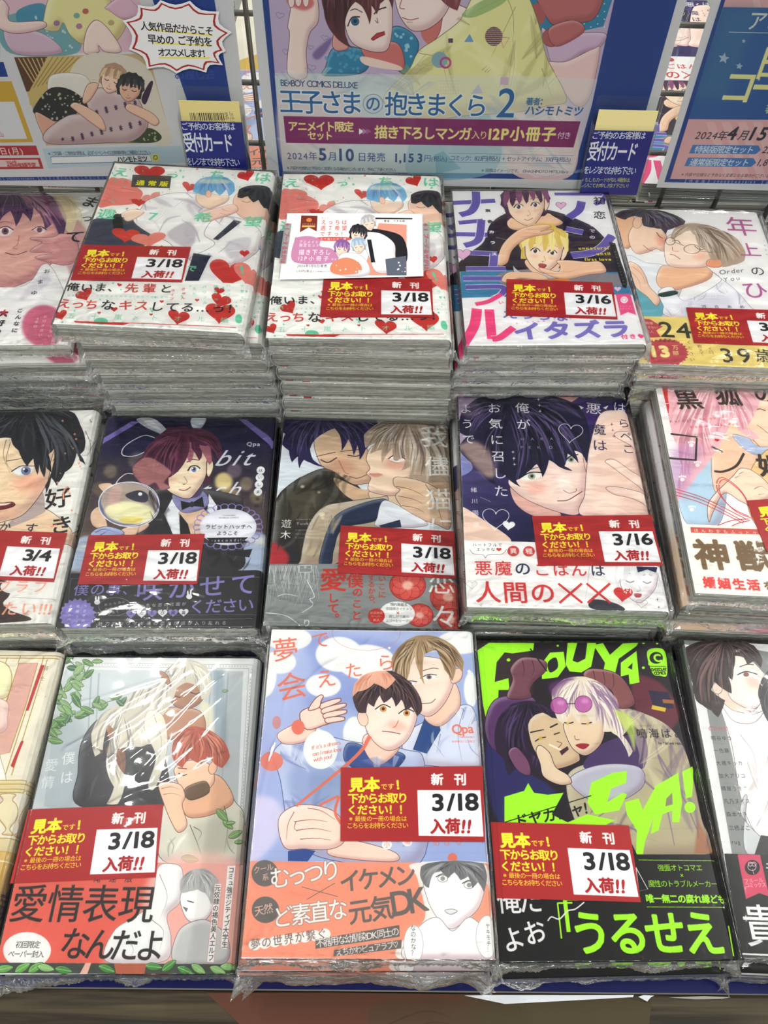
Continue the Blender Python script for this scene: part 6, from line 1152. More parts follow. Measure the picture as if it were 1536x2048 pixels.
    # pale haired man with round glasses
    s.poly([(500, 490), (560, 400), (680, 400), (710, 500), (690, 600), (620, 660), (560, 640), (520, 580)], '#e0cbb0', 1, True, line='#34142c', lw=2); s.line([(500, 495), (530, 498), (550, 492)], '#241820', 4); s.line([(590, 500), (620, 500), (650, 490)], '#241820', 4); s.ell(520, 500, 8, 7, '#c8b060'); s.ell(622, 500, 8, 7, '#c8b060'); s.line([(555, 560), (560, 580), (580, 582)], '#8a5a54', 2.4); s.poly([(560, 610), (590, 600), (630, 606), (600, 630)], '#9c2434', 1, True)
    s.hairmass([(450, 420), (440, 330), (500, 275), (600, 260), (700, 300), (770, 380), (780, 440), (840, 500), (800, 560), (850, 640), (830, 670), (800, 600), (770, 560), (740, 540), (700, 540), (690, 480), (650, 500), (600, 430), (580, 500), (540, 440), (500, 500), (470, 480)], '#e2d8c8', '#8b6c90', '#fbf6e6', (590, 275), 80, 5, 2)
    s.poly([(760, 430), (850, 480), (860, 640), (830, 560), (790, 500)], '#cde86a', .7, True, soft=3); s.poly([(450, 370), (430, 300), (560, 260), (480, 320)], '#6a3a78', .7, True, soft=5)
    for cx, cy in ((476, 408), (600, 400)): s.ell(cx, cy, 44, 42, '#b457a4', .85, line='#5a2458', lw=2); s.ell(cx + 8, cy - 14, 18, 12, '#e4a8dc', .6, soft=3)
    s.line([(515, 400), (560, 398)], '#5a2458', 3, False)
    s.poly([(380, 700), (360, 640), (380, 610), (430, 650), (460, 720), (520, 760), (540, 800), (480, 810), (400, 770)], '#e0cbb0', 1, True, line='#34142c', lw=2); s.poly([(220, 650), (260, 620), (320, 690), (330, 760), (270, 740)], '#7a4a6c', 1, True, line='#34142c', lw=2)
    # lettering, lower
    splat([(200, 870), (300, 840), (320, 800), (350, 850), (420, 860), (500, 850), (440, 960), (520, 1000), (620, 960), (760, 990), (700, 1020), (200, 1000)]); splat([(640, 800), (750, 750), (820, 740), (815, 800), (740, 830), (720, 900), (800, 850), (820, 860), (780, 940), (660, 960), (620, 900)]); splat([(810, 900), (880, 880), (900, 940), (960, 830), (1000, 800), (960, 960), (910, 1100), (900, 1165), (865, 1165), (870, 1040), (820, 960)]); splat([(960, 820), (1080, 750), (1100, 900), (1085, 1000), (1050, 1000), (1050, 940), (1000, 960), (980, 1040), (940, 1060), (970, 900)]); s.poly([(1020, 880), (1050, 850), (1052, 910), (1015, 920)], '#8a8070')
    splat([(1100, 745), (1165, 710), (1150, 870), (1120, 880)]); s.ell(1140, 925, 28, 28, Y); s.line([(200, 1000), (640, 865)], '#1c1a1c', 3, False)
    s.text('ドヤカシャ!', (250, 1000), (620, 925), '#1c1a1c', size=80, b=1.6, sk=.15)
    s.poly([(925, 130), (1015, 128), (1025, 250), (990, 256), (950, 240)], Y, 1, True); s.poly([(928, 135), (1012, 133), (1016, 200), (930, 202)], Y, 1); s.ell(970, 165, 34, 30, '#1c1a1c'); s.text('C', (950, 165), (1002, 165), Y, size=70, b=2.6); s.line([(930, 208), (1018, 208)], '#1c1a1c', 2, False); s.text('CHOCOLAT', (945, 225), (1022, 223), '#1c1a1c', size=26, b=1.2); s.text('COMICS', (960, 243), (1018, 241), '#1c1a1c', size=26, b=1.2)
    s.text('鳴海はこ', (865, 550), (1110, 550), '#1c1a1c', size=62, b=.8); s.text('by Narumi Hako', (980, 597), (1105, 600), '#1c1a1c', size=24, b=.4)
    # black band
    s.poly([(120, 1020), (840, 1100), (870, 1164), (1260, 1164), (1400, 1700), (170, 1710)], '#171517'); s.line([(878, 1192), (1270, 1196)], Y, 1.6, False); s.line([(920, 1430), (1330, 1432)], Y, 1.6, False)
    s.poly([(865, 1230), (925, 1340), (880, 1350)], '#171517', line='#eee', lw=2.5)
    s.text('強面オトコマエ', (975, 1232), (1200, 1232), Y, size=36, b=.8); s.text('×', (1082, 1270), (1112, 1270), Y, size=36, b=.8); s.text('魔性のトラブルメーカー', (928, 1312), (1276, 1314), Y, size=36, b=.8); s.text('唯一無二の腐れ縁ども', (915, 1388), (1320, 1392), Y, size=44, b=1.6)
    s.text('「', (430, 1510), (520, 1510), Y, size=250, b=1.4); s.text('うるせえ', (540, 1562), (1300, 1565), Y, size=215, b=4.2); s.line([(1340, 1525), (1362, 1680)], Y, 6, False); s.line([(470, 1410), (490, 1590)], Y, 5, False); s.line([(468, 1410), (545, 1408)], Y, 5, False)
    s.text('俺だ', (170, 1400), (390, 1395), '#eceaea', size=130, b=1.4); s.text('よお', (190, 1610), (410, 1540), '#eceaea', size=120, b=1.6); s.line([(420, 1500), (440, 1480), (480, 1490), (520, 1450), (560, 1440), (605, 1405)], '#eceaea', 4)
F3()
def F4():
    s = cover('F4', '#e2e2e4', 720)
    s.poly([(-100, 60), (1200, 60), (1200, 700), (500, 400), (420, 150)], '#7d8180', 1); s.poly([(315, 440), (400, 440), (600, 1340), (470, 1340)], '#8a8d8c', 1); s.poly([(520, 110), (700, 100), (700, 160), (640, 150)], '#d9dad9')
    # white shirted man, seen from the shoulder
    s.poly([(400, 440), (560, 500), (760, 520), (1100, 560), (1300, 1300), (760, 1320), (600, 1200), (520, 1000), (470, 700)], '#efeceb', 1, True, line='#7a706c', lw=2); s.poly([(560, 1000), (520, 1100), (640, 1240), (760, 1300), (900, 1340), (560, 1340)], '#c9cdd0', 1, True, line='#6b706f', lw=2)
    s.lines([[(520, 640), (600, 760), (620, 920)], [(700, 600), (680, 760), (720, 900)], [(560, 800), (620, 960), (700, 1060)], [(760, 700), (740, 900), (800, 1100)]], '#b9b4b2', 4, 1)
    s.folds([(440, 500), (760, 540), (1100, 560), (1300, 1300), (760, 1320), (600, 1200), (520, 1000)], (1.3, 1.9), '#b9b2b4', n=26, seed=3)
    s.poly([(640, 1230), (1300, 1320), (1300, 1360), (600, 1350)], '#2c2e30', 1)
    s.poly([(370, 330), (400, 300), (460, 380), (560, 420), (640, 300), (660, 330), (640, 440), (600, 500), (500, 520), (420, 470)], '#e6d2c4', 1, True, line='#5b4a48', lw=1.8); s.poly([(400, 440), (480, 500), (600, 520), (660, 500), (600, 570), (480, 560)], '#f6f5f4', 1, True, line='#7a706c', lw=1.8)
    s.poly([(450, 210), (540, 180), (640, 260), (680, 340), (650, 440), (600, 490), (520, 470), (450, 400)], '#f0e6dd', 1, True, line='#5b4a48', lw=1.6); s.ell(600, 330, 46, 40, '#e4a89c', .5, soft=9)
    s.poly([(510, 290), (560, 275), (610, 290), (560, 305)], '#f4f2f2', 1, True); s.ell(555, 289, 17, 13, '#8a5a54'); s.line([(500, 292), (555, 272), (620, 288)], '#1f1a1c', 4); s.line([(515, 245), (560, 230), (600, 232)], '#2c2426', 3); s.ell(385, 370, 28, 34, '#eed4c6', rot=-.3, line='#5b4a48', lw=1.6); s.line([(628, 425), (650, 420), (662, 412)], '#8a4a48', 2)
    s.hairmass([(640, 460), (625, 400), (640, 330), (690, 260), (760, 250), (900, 300), (980, 460), (900, 620), (760, 640), (680, 560)], '#35323a', '#141318', '#6a6670', (760, 260), 60, 2, 2)
    s.hairmass([(200, 130), (300, 92), (480, 92), (600, 120), (650, 200), (640, 250), (600, 210), (560, 230), (540, 190), (490, 180), (480, 260), (470, 330), (450, 300), (470, 400), (430, 380), (370, 330), (350, 380), (430, 440), (390, 540), (350, 500), (300, 470), (260, 440), (240, 340), (220, 240)], '#3a2c2e', '#120d10', '#8b6a66', (430, 100), 90, 5, 2)
    for i, (t, y) in enumerate((('明谷ゆう', 662), ('一色藤', 735), ('大橋キッカ', 808), ('加大アリコ', 882), ('晴屋うまこ', 957), ('凡乃ヌイス', 1032), ('森本サチ', 1108), ('三栖よこ', 1188), ('rug', 1270))): s.text(t, (345 + i * 15, y), (345 + i * 15 + (len(t) * 32 if t != 'rug' else 55), y), '#2c2c2e', size=33, b=.3)
    s.text('Comic', (330, 604), (450, 602), '#c8506c', size=44, sk=.3, b=.3)
    s.poly([(425, 1338), (1300, 1360), (1500, 1960), (520, 1920)], '#171617'); s.poly([(503, 1342), (635, 1345), (690, 1590), (630, 1570), (553, 1605)], '#cf4466'); s.ell(590, 1420, 44, 44, '#171617'); s.ring(588, 1415, 24, 22, '#e8c0cc', 2); s.ring(578, 1400, 12, 12, '#e8c0cc', 2); s.ring(600, 1400, 12, 12, '#e8c0cc', 2); s.line([(590, 1430), (600, 1460)], '#e8c0cc', 2)
    s.text('フルール', (540, 1500), (655, 1492), '#f0c4d0', size=30); s.text('コミックス', (548, 1525), (670, 1520), '#f0c4d0', size=30)
    s.text('貴方と', (540, 1760), (1200, 1780), '#ecebec', size=240, b=1.6); s.text('千', (672, 1425), (740, 1430), '#ecebec', size=80, b=1)
F4()
# ------------------------------------------------------------------ poster prints, tags and pocket labels
PQ = {'C': [(479.9, -249.9), (1435.4, -221.7), (1267.2, 381.1), (537.6, 363.5)], 'L': [(-512.4, -255.3), (440.3, -227.3), (507.5, 381.8), (-216.5, 364.5)], 'R': [(1492.7, -221.9), (2430.4, -194.3), (2033.7, 392.7), (1312.7, 375.3)]}
PAPER = '#d0d1d6'; NAVY = '#173a86'
def posterC():
    s = Sheet('print_poster_middle', PQ['C'], 1500, 980, PAPER, (500, 0, 2.844))
    s.poly([(70 - 67, -700), (70, 0), (168, 1003), (2140, 1025), (2262, 595), (2429, 0), (2632, -700)], NAVY)
    A = [(50, -700), (106, 0), (187, 975), (1834, 992), (1945, 595), (2072, 0), (2280, -700)]
    s.poly(A, '#b9a8c6')
    for x, y, r in ((170, 88, 24), (425, 215, 20), (345, 270, 16), (205, 295, 22), (350, 385, 24), (260, -120, 26)): s.heart(x, y, r, '#8f7fae', .2, lw=2, fill=False)
    s.poly([(360, 300), (470, 210), (430, 300), (380, 340)], '#6a5590', .8, True, soft=3)
    # blanket and teal pyjamas
    s.poly([(140, 430), (420, 420), (900, 440), (1200, 620), (1834, 700), (1834, 990), (187, 975)], '#b9c8cc', 1); s.poly([(1000, 640), (1240, 560), (1420, 760), (1360, 990), (900, 990)], '#7aa8b8', .8, True); s.poly([(1450, 700), (1600, 560), (1834, 640), (1834, 992), (1500, 992)], '#e6c3c0', .9, True)
    s.poly([(180, 500), (500, 480), (640, 700), (420, 900), (190, 950)], '#d6b9bc', .8, True, soft=6); s.poly([(1050, 880), (1100, 860), (1200, 960), (1060, 990)], '#3f8aa0', .9)
    s.poly([(1560, -80), (1640, 160), (1700, 200), (1830, 190), (2010, 150), (2060, 0), (2100, -200), (1800, -300)], '#2a7ea6', 1)
    for i in range(40): s.ell(1750 + (i % 8) * 38, -40 + (i // 8) * 44 + (i % 2) * 18, 4, 4, '#e4eef2', .8)
    s.poly([(1660, 160), (1720, 195), (1830, 190), (2020, 190), (1990, 270), (1900, 300), (1800, 360), (1720, 360), (1690, 280)], '#cbb0cc', 1, True, line='#6b5068', lw=1.5); s.poly([(1680, 360), (1800, 350), (1950, 280), (1990, 290), (1930, 560), (1850, 600), (1760, 480)], '#e6c6c4', 1, True, line='#7a5058', lw=1.5)
    # soft toy, plain
    s.poly([(1600, -200), (1700, 120), (1830, 130), (1950, 110), (2010, 0), (2060, -200)], '#b5686a', 1, True, line='#6b3038', lw=2); s.ell(1715, 215, 52, 52, '#a85a5a', line='#6b3038', lw=1.6); s.poly([(1700, 165), (1830, 115), (1900, 150), (1880, 200), (1740, 265)], '#b5686a', 1, True, line='#6b3038', lw=1.6); s.poly([(1580, 60), (1640, 20), (1680, 90), (1650, 140)], '#a85a5a', 1, True)
    # raised forearm and hand at the left
    s.poly([(215, -60), (230, 40), (215, 150), (225, 200), (215, 420), (320, 440), (320, 300), (340, 190), (385, 130), (390, 40), (360, -40)], '#ecd6d0', 1, True, line='#6b4048', lw=2); s.poly([(215, 20), (300, 60), (355, 40), (360, 0), (300, -60), (220, -40)], '#c4565c', .8, True, soft=3); s.ell(235, 8, 18, 36, '#ecd6d0', line='#6b4048', lw=1.5); s.ell(275, 0, 18, 38, '#ecd6d0', line='#6b4048', lw=1.5); s.ell(318, 4, 17, 36, '#ecd6d0', line='#6b4048', lw=1.5)
    # dark haired youth
    s.poly([(430, 380), (480, 270), (640, 280), (680, 360), (620, 420), (420, 430)], '#2a7ea6', 1, True, line='#173048', lw=2); s.poly([(800, 170), (880, 160), (960, 250), (900, 420), (820, 360)], '#2a7ea6', 1, True, line='#173048', lw=2); s.speck([(430, 290), (660, 410)], 26, '#4f9cc0', 7, 11, .8, 6); s.speck([(820, 180), (940, 380)], 16, '#a4d0e0', 7, 11, .8, 7)
    s.poly([(640, 250), (830, 240), (880, 360), (840, 400), (680, 350)], '#c8706c', 1, True, line='#6b3038', lw=2); s.poly([(640, 320), (840, 370), (850, 400), (660, 370)], '#e9cfc6', 1, True)
    s.poly([(470, 260), (480, 190), (530, 185), (560, 270), (500, 290)], '#d89c94', 1, True, line='#6b3038', lw=2)
    s.poly([(540, 130), (560, 20), (720, -60), (800, 0), (810, 130), (800, 230), (770, 290), (680, 290), (580, 240)], '#efdcd6', 1, True, line='#5b3038', lw=2)
    s.poly([(565, 130), (590, 100), (620, 110), (610, 145), (575, 145)], '#f4f4f6', 1, True); s.ell(598, 122, 24, 24, '#2f6480'); s.ell(598, 120, 10, 10, '#15202c'); s.line([(555, 150), (580, 100), (625, 95)], '#2c1418', 4); s.line([(705, 80), (730, 55), (775, 40)], '#2c1418', 4); s.line([(570, 60), (600, 50), (640, 70)], '#4a1c24', 2.5); s.line([(722, 100), (728, 130), (712, 115)], '#8a4a4c', 2.4)
    s.poly([(688, 220), (720, 190), (765, 178), (768, 195), (725, 215), (700, 230)], '#b5303c', 1, line='#5b1820', lw=2)
    s.hairmass([(405, -100), (480, -300), (700, -400), (800, -200), (810, 60), (780, -20), (740, 20), (720, 80), (690, 30), (680, 140), (640, 40), (600, 10), (560, 60), (540, 140), (555, 240), (590, 275), (520, 240), (480, 200), (440, 140), (420, 60)], '#5a2830', '#2c1218', '#8a5058', (600, -250), 70, 3, 2)
    # fair man in yellow with shapes
    s.poly([(980, 160), (1130, 60), (1200, 120), (1060, 240), (1000, 240)], '#c8706c', 1, True); s.poly([(1080, 180), (1130, 20), (1280, 100), (1060, 230)], '#efdcd6', 1, True, line='#6b3038', lw=2)
    s.poly([(810, -200), (830, 20), (870, 120), (930, 175), (1020, 160), (1110, 80), (1160, -60), (1150, -250)], '#efdcd6', 1, True, line='#5b3038', lw=2); s.line([(865, 98), (910, 112), (960, 102)], '#8a4a4c', 2.6); s.line([(890, 124), (925, 126)], '#b08080', 2); s.line([(870, -20), (852, 40), (880, 50)], '#8a4a4c', 2.4)
    s.hairmass([(780, -100), (820, -350), (1100, -380), (1220, -150), (1180, 60), (1120, 30), (1060, -40), (960, -120), (900, -140), (850, -60)], '#7a3a44', '#4a1c28', '#b07880', (950, -330), 50, 3, 2)
    s.poly([(1220, 70), (1300, -60), (1450, -120), (1560, -60), (1640, 130), (1690, 330), (1800, 560), (1700, 600), (1500, 640), (1200, 660), (1000, 700), (870, 680), (760, 560), (900, 400), (960, 290), (1060, 220), (1180, 130)], '#e0dc9c', 1, True, line='#6b6444', lw=2)
    s.lines([[(1440, -60), (1500, 120), (1470, 500)], [(1290, 60), (1500, -40)], [(1100, 290), (1180, 560)], [(960, 300), (1080, 340), (1130, 500)], [(1510, 40), (1370, 330)], [(1660, 390), (1720, 560)], [(820, 500), (900, 420), (1000, 310)]], '#8f8a5c', 2.2, .8)
    s.poly([(1210, 75), (1330, 0), (1460, -30), (1440, 20), (1300, 90), (1230, 100)], '#8fb070', .8, True)
    s.folds([(1220, 70), (1450, -120), (1640, 130), (1690, 330), (1800, 560), (1500, 640), (1000, 700), (760, 560), (960, 290)], (.9, 1.6, 2.3), '#a8a268', '#f0ecc0', n=30, seed=3, al=.4)
    s.folds([(140, 430), (900, 440), (1834, 700), (1834, 990), (187, 975)], (.3, .8, 2.6), '#8fa6b4', '#e8ecec', n=60, seed=5, al=.35)
    s.poly([(1128, 218), (1154, 218), (1154, 243), (1128, 243)], '#5a3a64'); s.poly([(1218, 238), (1250, 192), (1272, 238)], '#6a9cc0'); s.ell(1387, 207, 50, 54, '#6a3f5c')
    for i in range(9): s.line([(1338, 165 + i * 11), (1436, 165 + i * 11)], '#e0dc9c', 1.5, False)
    s.ell(1078, 340, 46, 46, '#7ba2b8', .9); s.ring(1112, 356, 28, 28, '#b4467c', 7); s.line([(1425, 212), (1475, 216), (1440, 272), (1425, 212)], '#b4606c', 2, False); s.poly([(1425, 440), (1472, 440), (1468, 484), (1422, 482)], '#c48ab0'); s.poly([(1255, 535), (1300, 478), (1325, 530)], '#b0a8cc'); s.line([(950, 365), (970, 375), (990, 362), (1010, 375), (1040, 366)], '#b0a880', 2); s.lines([[(1320, 400), (1350, 370)], [(1335, 410), (1365, 380)], [(1350, 412), (1375, 390)]], '#a09c80', 2.5)
    for i in range(40): s.ell(1085 + (i % 8) * 14, 460 + (i // 8) * 18, 3, 3, '#c09c94', .8)
    # pale veil under the text
    s.poly([(140, 415), (1500, 430), (1976, 450), (1945, 595), (1834, 992), (187, 975)], '#d4dadb', .45)
    T = '#235e96'
    s.text('BE×BOY COMICS DELUXE', (175, 470), (612, 485), '#2c4a74', size=44, b=.6)
    s.text('王子さま', (175, 578), (635, 588), T, size=128, b=1.6, ol='#e4ebee', ow=4); s.ring(700, 590, 56, 54, '#5a7c98', 2); s.text('の', (665, 590), (735, 591), T, size=84, b=1.2); s.text('抱きまくら', (775, 593), (1345, 604), T, size=126, b=1.6, ol='#e4ebee', ow=4); s.text('2', (1395, 582), (1525, 584), T, size=205, b=2, ol='#e4ebee', ow=3)
    s.text('著者：', (1572, 578), (1690, 578), T, size=40, b=1.2); s.text('ハシモトミツ', (1566, 628), (1895, 634), T, size=54, b=1.5, sk=.1)
    s.poly([(190, 660), (1880, 690), (1840, 838), (205, 812)], '#7d2262'); Yl = '#e8e08c'
    s.text('アニメイト限定', (218, 718), (588, 722), Yl, size=56, b=1.8); s.text('セット', (330, 770), (470, 773), Yl, size=50, b=1.6)
    for i in range(3): s.poly([(620 + i * 20, 730), (652 + i * 20, 747), (620 + i * 20, 765)], ('#f0eef0', '#b080a4', '#9a5c8c')[i])
    s.text('描き下ろしマンガ', (712, 752), (1258, 764), Yl, size=72, b=2.2); s.text('入り', (1262, 768), (1350, 770), Yl, size=48, b=1); s.text('12P小冊子', (1355, 762), (1745, 764), Yl, size=80, b=2.6); s.text('付き', (1750, 770), (1825, 772), '#e8d8e0', size=40, b=.8)
    D = '#3d4f82'
    s.text('2024年', (208, 886), (385, 888), D, size=50, b=.6); s.text('5', (385, 875), (440, 876), D, size=92, b=2.4); s.text('月', (445, 888), (495, 889), D, size=50, b=.8); s.text('10', (500, 878), (605, 880), D, size=92, b=2.4); s.text('日発売', (610, 892), (772, 895), D, size=52, b=.8); s.text('1,153', (820, 896), (990, 898), D, size=66, b=1.8); s.text('円', (990, 900), (1030, 901), D, size=40, b=.6); s.text('(税込)', (1030, 903), (1122, 905), D, size=34)
    s.text('コミック：823円(税込) + セットアイテム：330円(税込)', (1140, 900), (1825, 908), D, size=32, b=.5); s.line([(1130, 872), (1840, 886)], D, 1, False); s.line([(1130, 922), (1830, 932)], D, 1, False)
    s.text('※内容や仕様など予告なく変更となる場合がございます。予めご了承ください。', (212, 955), (842, 966), '#4a5468', size=22, b=.3); s.text('※画像はイメージです。 ©HASHIMOTO MITSU/libre', (1318, 970), (1810, 978), '#4a5468', size=24, b=.3)
    return s
def posterR():
    s = Sheet('print_poster_right', PQ['R'], 1500, 980, PAPER, (1000, 0, 2.866))
    s.poly([(1475, -700), (1268, 0), (942, 1045), (3000, 1075), (4000, -700)], '#1f3c84'); s.poly([(1515, -700), (1292, 0), (975, 1026), (3000, 1050), (4000, -700)], '#d4a4a6')
    for i in range(16): s.poly([(1180 + i * 90, 700), (1230 + i * 90, 700), (1350 + i * 90, 1030), (1300 + i * 90, 1030)], '#e0bcbc', .6); s.poly([(1360 + i * 90, -300), (1400 + i * 90, -300), (1500 + i * 90, 46), (1460 + i * 90, 46)], '#e0bcbc', .6)
    s.poly([(1280, 42), (3400, 60), (3200, 700), (1080, 683)], ('#2f5a96', '#2a4a94', (1500, 300), (2000, 600))); s.poly([(1280, 42), (1500, 45), (1300, 560), (1120, 560)], '#3f7494', .45, soft=18)
    s.text('アニメイト限定', (1415, 120), (2240, 135), '#c9d0c8', size=92, b=1.4); s.line([(1312, 185), (3000, 215)], '#c9d0c8', 2, False)
    s.star(1283, 335, 34, '#b9c6d8', 5, .45, .2, .8); s.star(1372, 380, 22, '#b9c6d8', 5, .45, .2, .8); s.star(1397, 236, 14, '#b9c6d8', 5, .45, .2, .8); s.star(1484, 455, 12, '#b9c6d8', 5, .45, .2, .8)
    s.text('日常', (1470, 360), (1850, 366), '#dfdc96', size=170, b=3); s.text('コー', (1285, 500), (1620, 508), '#dfdc96', size=185, b=3); s.text('ヒー', (1640, 508), (1980, 514), '#dfdc96', size=185, b=3); s.text('著', (1525, 625), (1570, 626), '#b9dc96', size=50, b=1)
    s.text('2024年', (1120, 775), (1305, 778), '#33303c', size=54, b=.8, sk=.15); s.text('4', (1305, 762), (1365, 763), '#33303c', size=96, b=2.4, sk=.15); s.text('月', (1368, 775), (1430, 777), '#33303c', size=56, b=1, sk=.15); s.text('15', (1432, 764), (1550, 766), '#33303c', size=96, b=2.4, sk=.15); s.text('日(月)発売', (1560, 780), (1850, 785), '#33303c', size=56, b=1)
    for y, t, p in ((857, '特装版限定セット', '2,970円'), (930, '通常版限定セット', '1,870円')):
        x = 1105 if y < 900 else 1078; s.poly([(x, y - 27), (x + 375, y - 24), (x + 390, y + 2), (x + 360, y + 26), (x - 22, y + 22)], '#4774b0'); s.text(t, (x + 12, y), (x + 350, y + 2), '#dfe4ea', size=44, b=1, sk=.12); s.text(p, (x + 400, y), (x + 590, y + 3), '#33303c', size=52, b=.8, sk=.15)
    s.text('※内容や仕様など予告なく変更となる場合がございます。予めご了承ください。', (1040, 1000), (1800, 1012), '#4a3c44', size=22, b=.3, sk=.1); s.text('【特装版】2900024038199 【通常版】2900024', (1040, 1037), (1800, 1050), '#b9c4dc', size=20, b=.4)
    return s
def posterL():
    s = Sheet('print_poster_left', PQ['L'], 1500, 980, PAPER, (0, 0, 2.844))
    s.poly([(780, -700), (868, 0), (1060, 560), (1110, 960), (1440, 960), (1310, 560), (1220, 0), (1100, -700)], '#12398c'); s.text('お渡し会', (990, 420), (1220, 420), '#2a4c9c', size=60, b=1)
    # upper picture: yellow, pink and teal bedding with a figure
    s.poly([(-800, -700), (700, -700), (795, 0), (840, 295), (60, 305), (-100, -100), (-800, -100)], '#d8b4c4')
    s.poly([(0, 120), (200, 60), (400, 120), (440, 300), (60, 302)], '#6fa0a8', 1, True); s.poly([(100, 60), (240, 20), (300, 120), (180, 180), (110, 150)], '#3f88a8', .9, True); s.speck([(110, 90), (420, 290)], 40, '#c8dce0', 4, 8, .8, 3); s.poly([(30, 160), (240, 190), (350, 300), (90, 302)], '#cdb0c4', 1, True, line='#8b6a84', lw=1.4)
    s.poly([(245, 130), (290, -40), (420, -160), (600, -160), (640, 60), (720, 130), (640, 250), (560, 170), (480, 250), (400, 200), (360, 130), (330, 175), (260, 170)], '#e0d89c', 1, True, line='#8b8458', lw=2)
    s.poly([(600, 40), (700, -20), (780, 40), (800, 100), (700, 110), (620, 60)], '#d8b0c4', 1, True, line='#8b6a84', lw=1.4); s.poly([(480, 300), (490, 180), (545, 115), (620, 170), (690, 290), (600, 296), (560, 260), (560, 298)], '#ecd4cc', 1, True, line='#7a5058', lw=2); s.poly([(0, 0), (50, 40), (60, 120), (240, 120), (250, 160), (90, 190), (-20, 140)], '#e9cfca', 1, True, line='#7a5058', lw=2)
    for x, y, c in ((322, 132, '#8a6a94'), (450, 150, '#a86a94'), (632, 130, '#b09c74'), (436, 90, '#6f9c9c'), (486, 65, '#b4504c')): s.ell(x, y, 18, 16, c, .9)
    # lower picture: two people resting on futons
    s.poly([(80, 325), (845, 305), (978, 812), (262, 828)], '#c2a980'); s.poly([(80, 325), (270, 322), (330, 360), (190, 520), (150, 520)], '#5a3c2c'); 
    for i in range(7): s.line([(105 + i * 26, 330), (190 + i * 16, 470 - i * 8)], '#c9a86c', 5, False)
    s.poly([(270, 322), (480, 318), (260, 560), (170, 600), (160, 530)], '#c9b070', 1)
    for i in range(6): s.line([(300 + i * 30, 325), (190 + i * 24, 500 - i * 8)], '#8f7440', 2.5, False)
    s.poly([(470, 320), (700, 312), (850, 400), (930, 640), (975, 808), (860, 812), (640, 620), (400, 480)], '#d6cdbf', 1, True); s.poly([(290, 430), (480, 430), (520, 560), (300, 560)], '#ded8d0', 1, True, line='#8b8078', lw=1.4)
    s.poly([(200, 600), (290, 500), (420, 520), (540, 640), (470, 700), (320, 690), (200, 650)], '#2c2f2c', 1, True); s.speck([(230, 520), (460, 680)], 40, '#b9b8a8', 4, 8, .9, 4); s.poly([(660, 800), (760, 740), (860, 730), (920, 780), (860, 812)], '#38452c', 1, True); s.speck([(700, 745), (890, 805)], 24, '#a9b48c', 4, 7, .9, 5); s.poly([(805, 560), (850, 470), (870, 475), (830, 590)], '#3a2440', 1, True)
    s.poly([(200, 640), (330, 700), (420, 700), (300, 800), (262, 800)], '#d8a48c', 1, True, line='#5b3830', lw=1.6)
    s.poly([(490, 560), (560, 500), (680, 530), (780, 560), (820, 640), (840, 720), (760, 800), (620, 812), (300, 820), (250, 760), (380, 660), (500, 640)], '#c4adae', 1, True, line='#5b4048', lw=1.8)
    for i in range(46): rg = (i * 73 % 100) / 100; s.star(300 + (i * 137 % 520), 560 + (i * 89 % 240), 13, '#3c2c44', 5, .45, rg, .85) if (300 + (i * 137 % 520)) > 480 or (560 + (i * 89 % 240)) > 700 else None
    s.poly([(400, 600), (440, 585), (560, 650), (600, 720), (590, 745), (520, 700), (430, 630)], '#e4bca4', 1, True, line='#6b4038', lw=1.8); s.poly([(470, 560), (500, 480), (560, 480), (520, 560), (480, 590)], '#e4bca4', 1, True, line='#6b4038', lw=1.6); s.poly([(740, 590), (860, 640), (905, 690), (880, 715), (820, 680), (720, 625)], '#e4bca4', 1, True, line='#6b4038', lw=1.8)
    s.head((640, 455), 62, .35, '#ecccb8', '#b08c74', '#d8bc94', '#7a5444', -.2, 'shut', seed=4, fringe=.4); s.head((740, 505), 60, .15, '#dcb098', '#24282a', '#3a4044', '#0c0e10', -.2, 'shut', seed=6, fringe=.4)
    s.poly([(240, 845), (1028, 830), (1060, 925), (275, 958)], '#b4c8d4'); s.text('※ご応募・ご参加の際は、必ずイベントの注意事項をご確認ください。', (275, 875), (870, 866), '#4a4c54', size=24, b=.6)
    s.poly([(288, 893), (850, 880), (862, 918), (296, 932)], '#e6e8ea', line='#2c4c7c', lw=2); s.text('ハシモトミツ', (668, 908), (838, 903), '#2a2c34', size=34, b=1.4); s.poly([(858, 880), (900, 878), (908, 915), (868, 918)], '#d8d060'); s.ring(884, 896, 11, 11, '#4a4c34', 2.5)
    # left column, cut by the frame
    s.poly([(-900, 250), (0, 250), (0, 330), (-900, 330)], '#1c3c88'); s.poly([(-900, 358), (20, 352), (46, 436), (-900, 446)], '#1c3c88'); s.poly([(-900, 465), (66, 462), (190, 808), (-900, 826)], '#c8a23c'); s.poly([(-900, 585), (80, 578), (155, 790), (-900, 800)], '#d6d6da'); s.poly([(-900, 835), (205, 828), (222, 882), (-900, 890)], '#a8282c'); s.text('8月8日(月)', (-110, 862), (130, 858), '#e8dcdc', size=42, b=1.2); s.poly([(-900, 902), (228, 898), (248, 960), (-900, 968)], '#a8282c'); s.poly([(-900, 912), (215, 908), (228, 948), (-900, 956)], '#dcc0c0'); s.text('2024年', (35, 922), (95, 920), '#a8282c', size=18, b=1); s.text('4月中旬頃予定', (40, 942), (205, 938), '#a8282c', size=28, b=1.2); s.text('山', (-5, 766), (20, 766), '#a8282c', size=26)
    s.poly([(-900, 1012), (640, 1003), (1200, 992), (1205, 1010), (640, 1022), (-900, 1032)], '#1c3478'); s.text('【特装版あり アニメ】2900024038199 【もうすぐ買われるかもしれないセット】', (-200, 1019), (640, 1011), '#a9b8e0', size=18, b=.5)
    return s
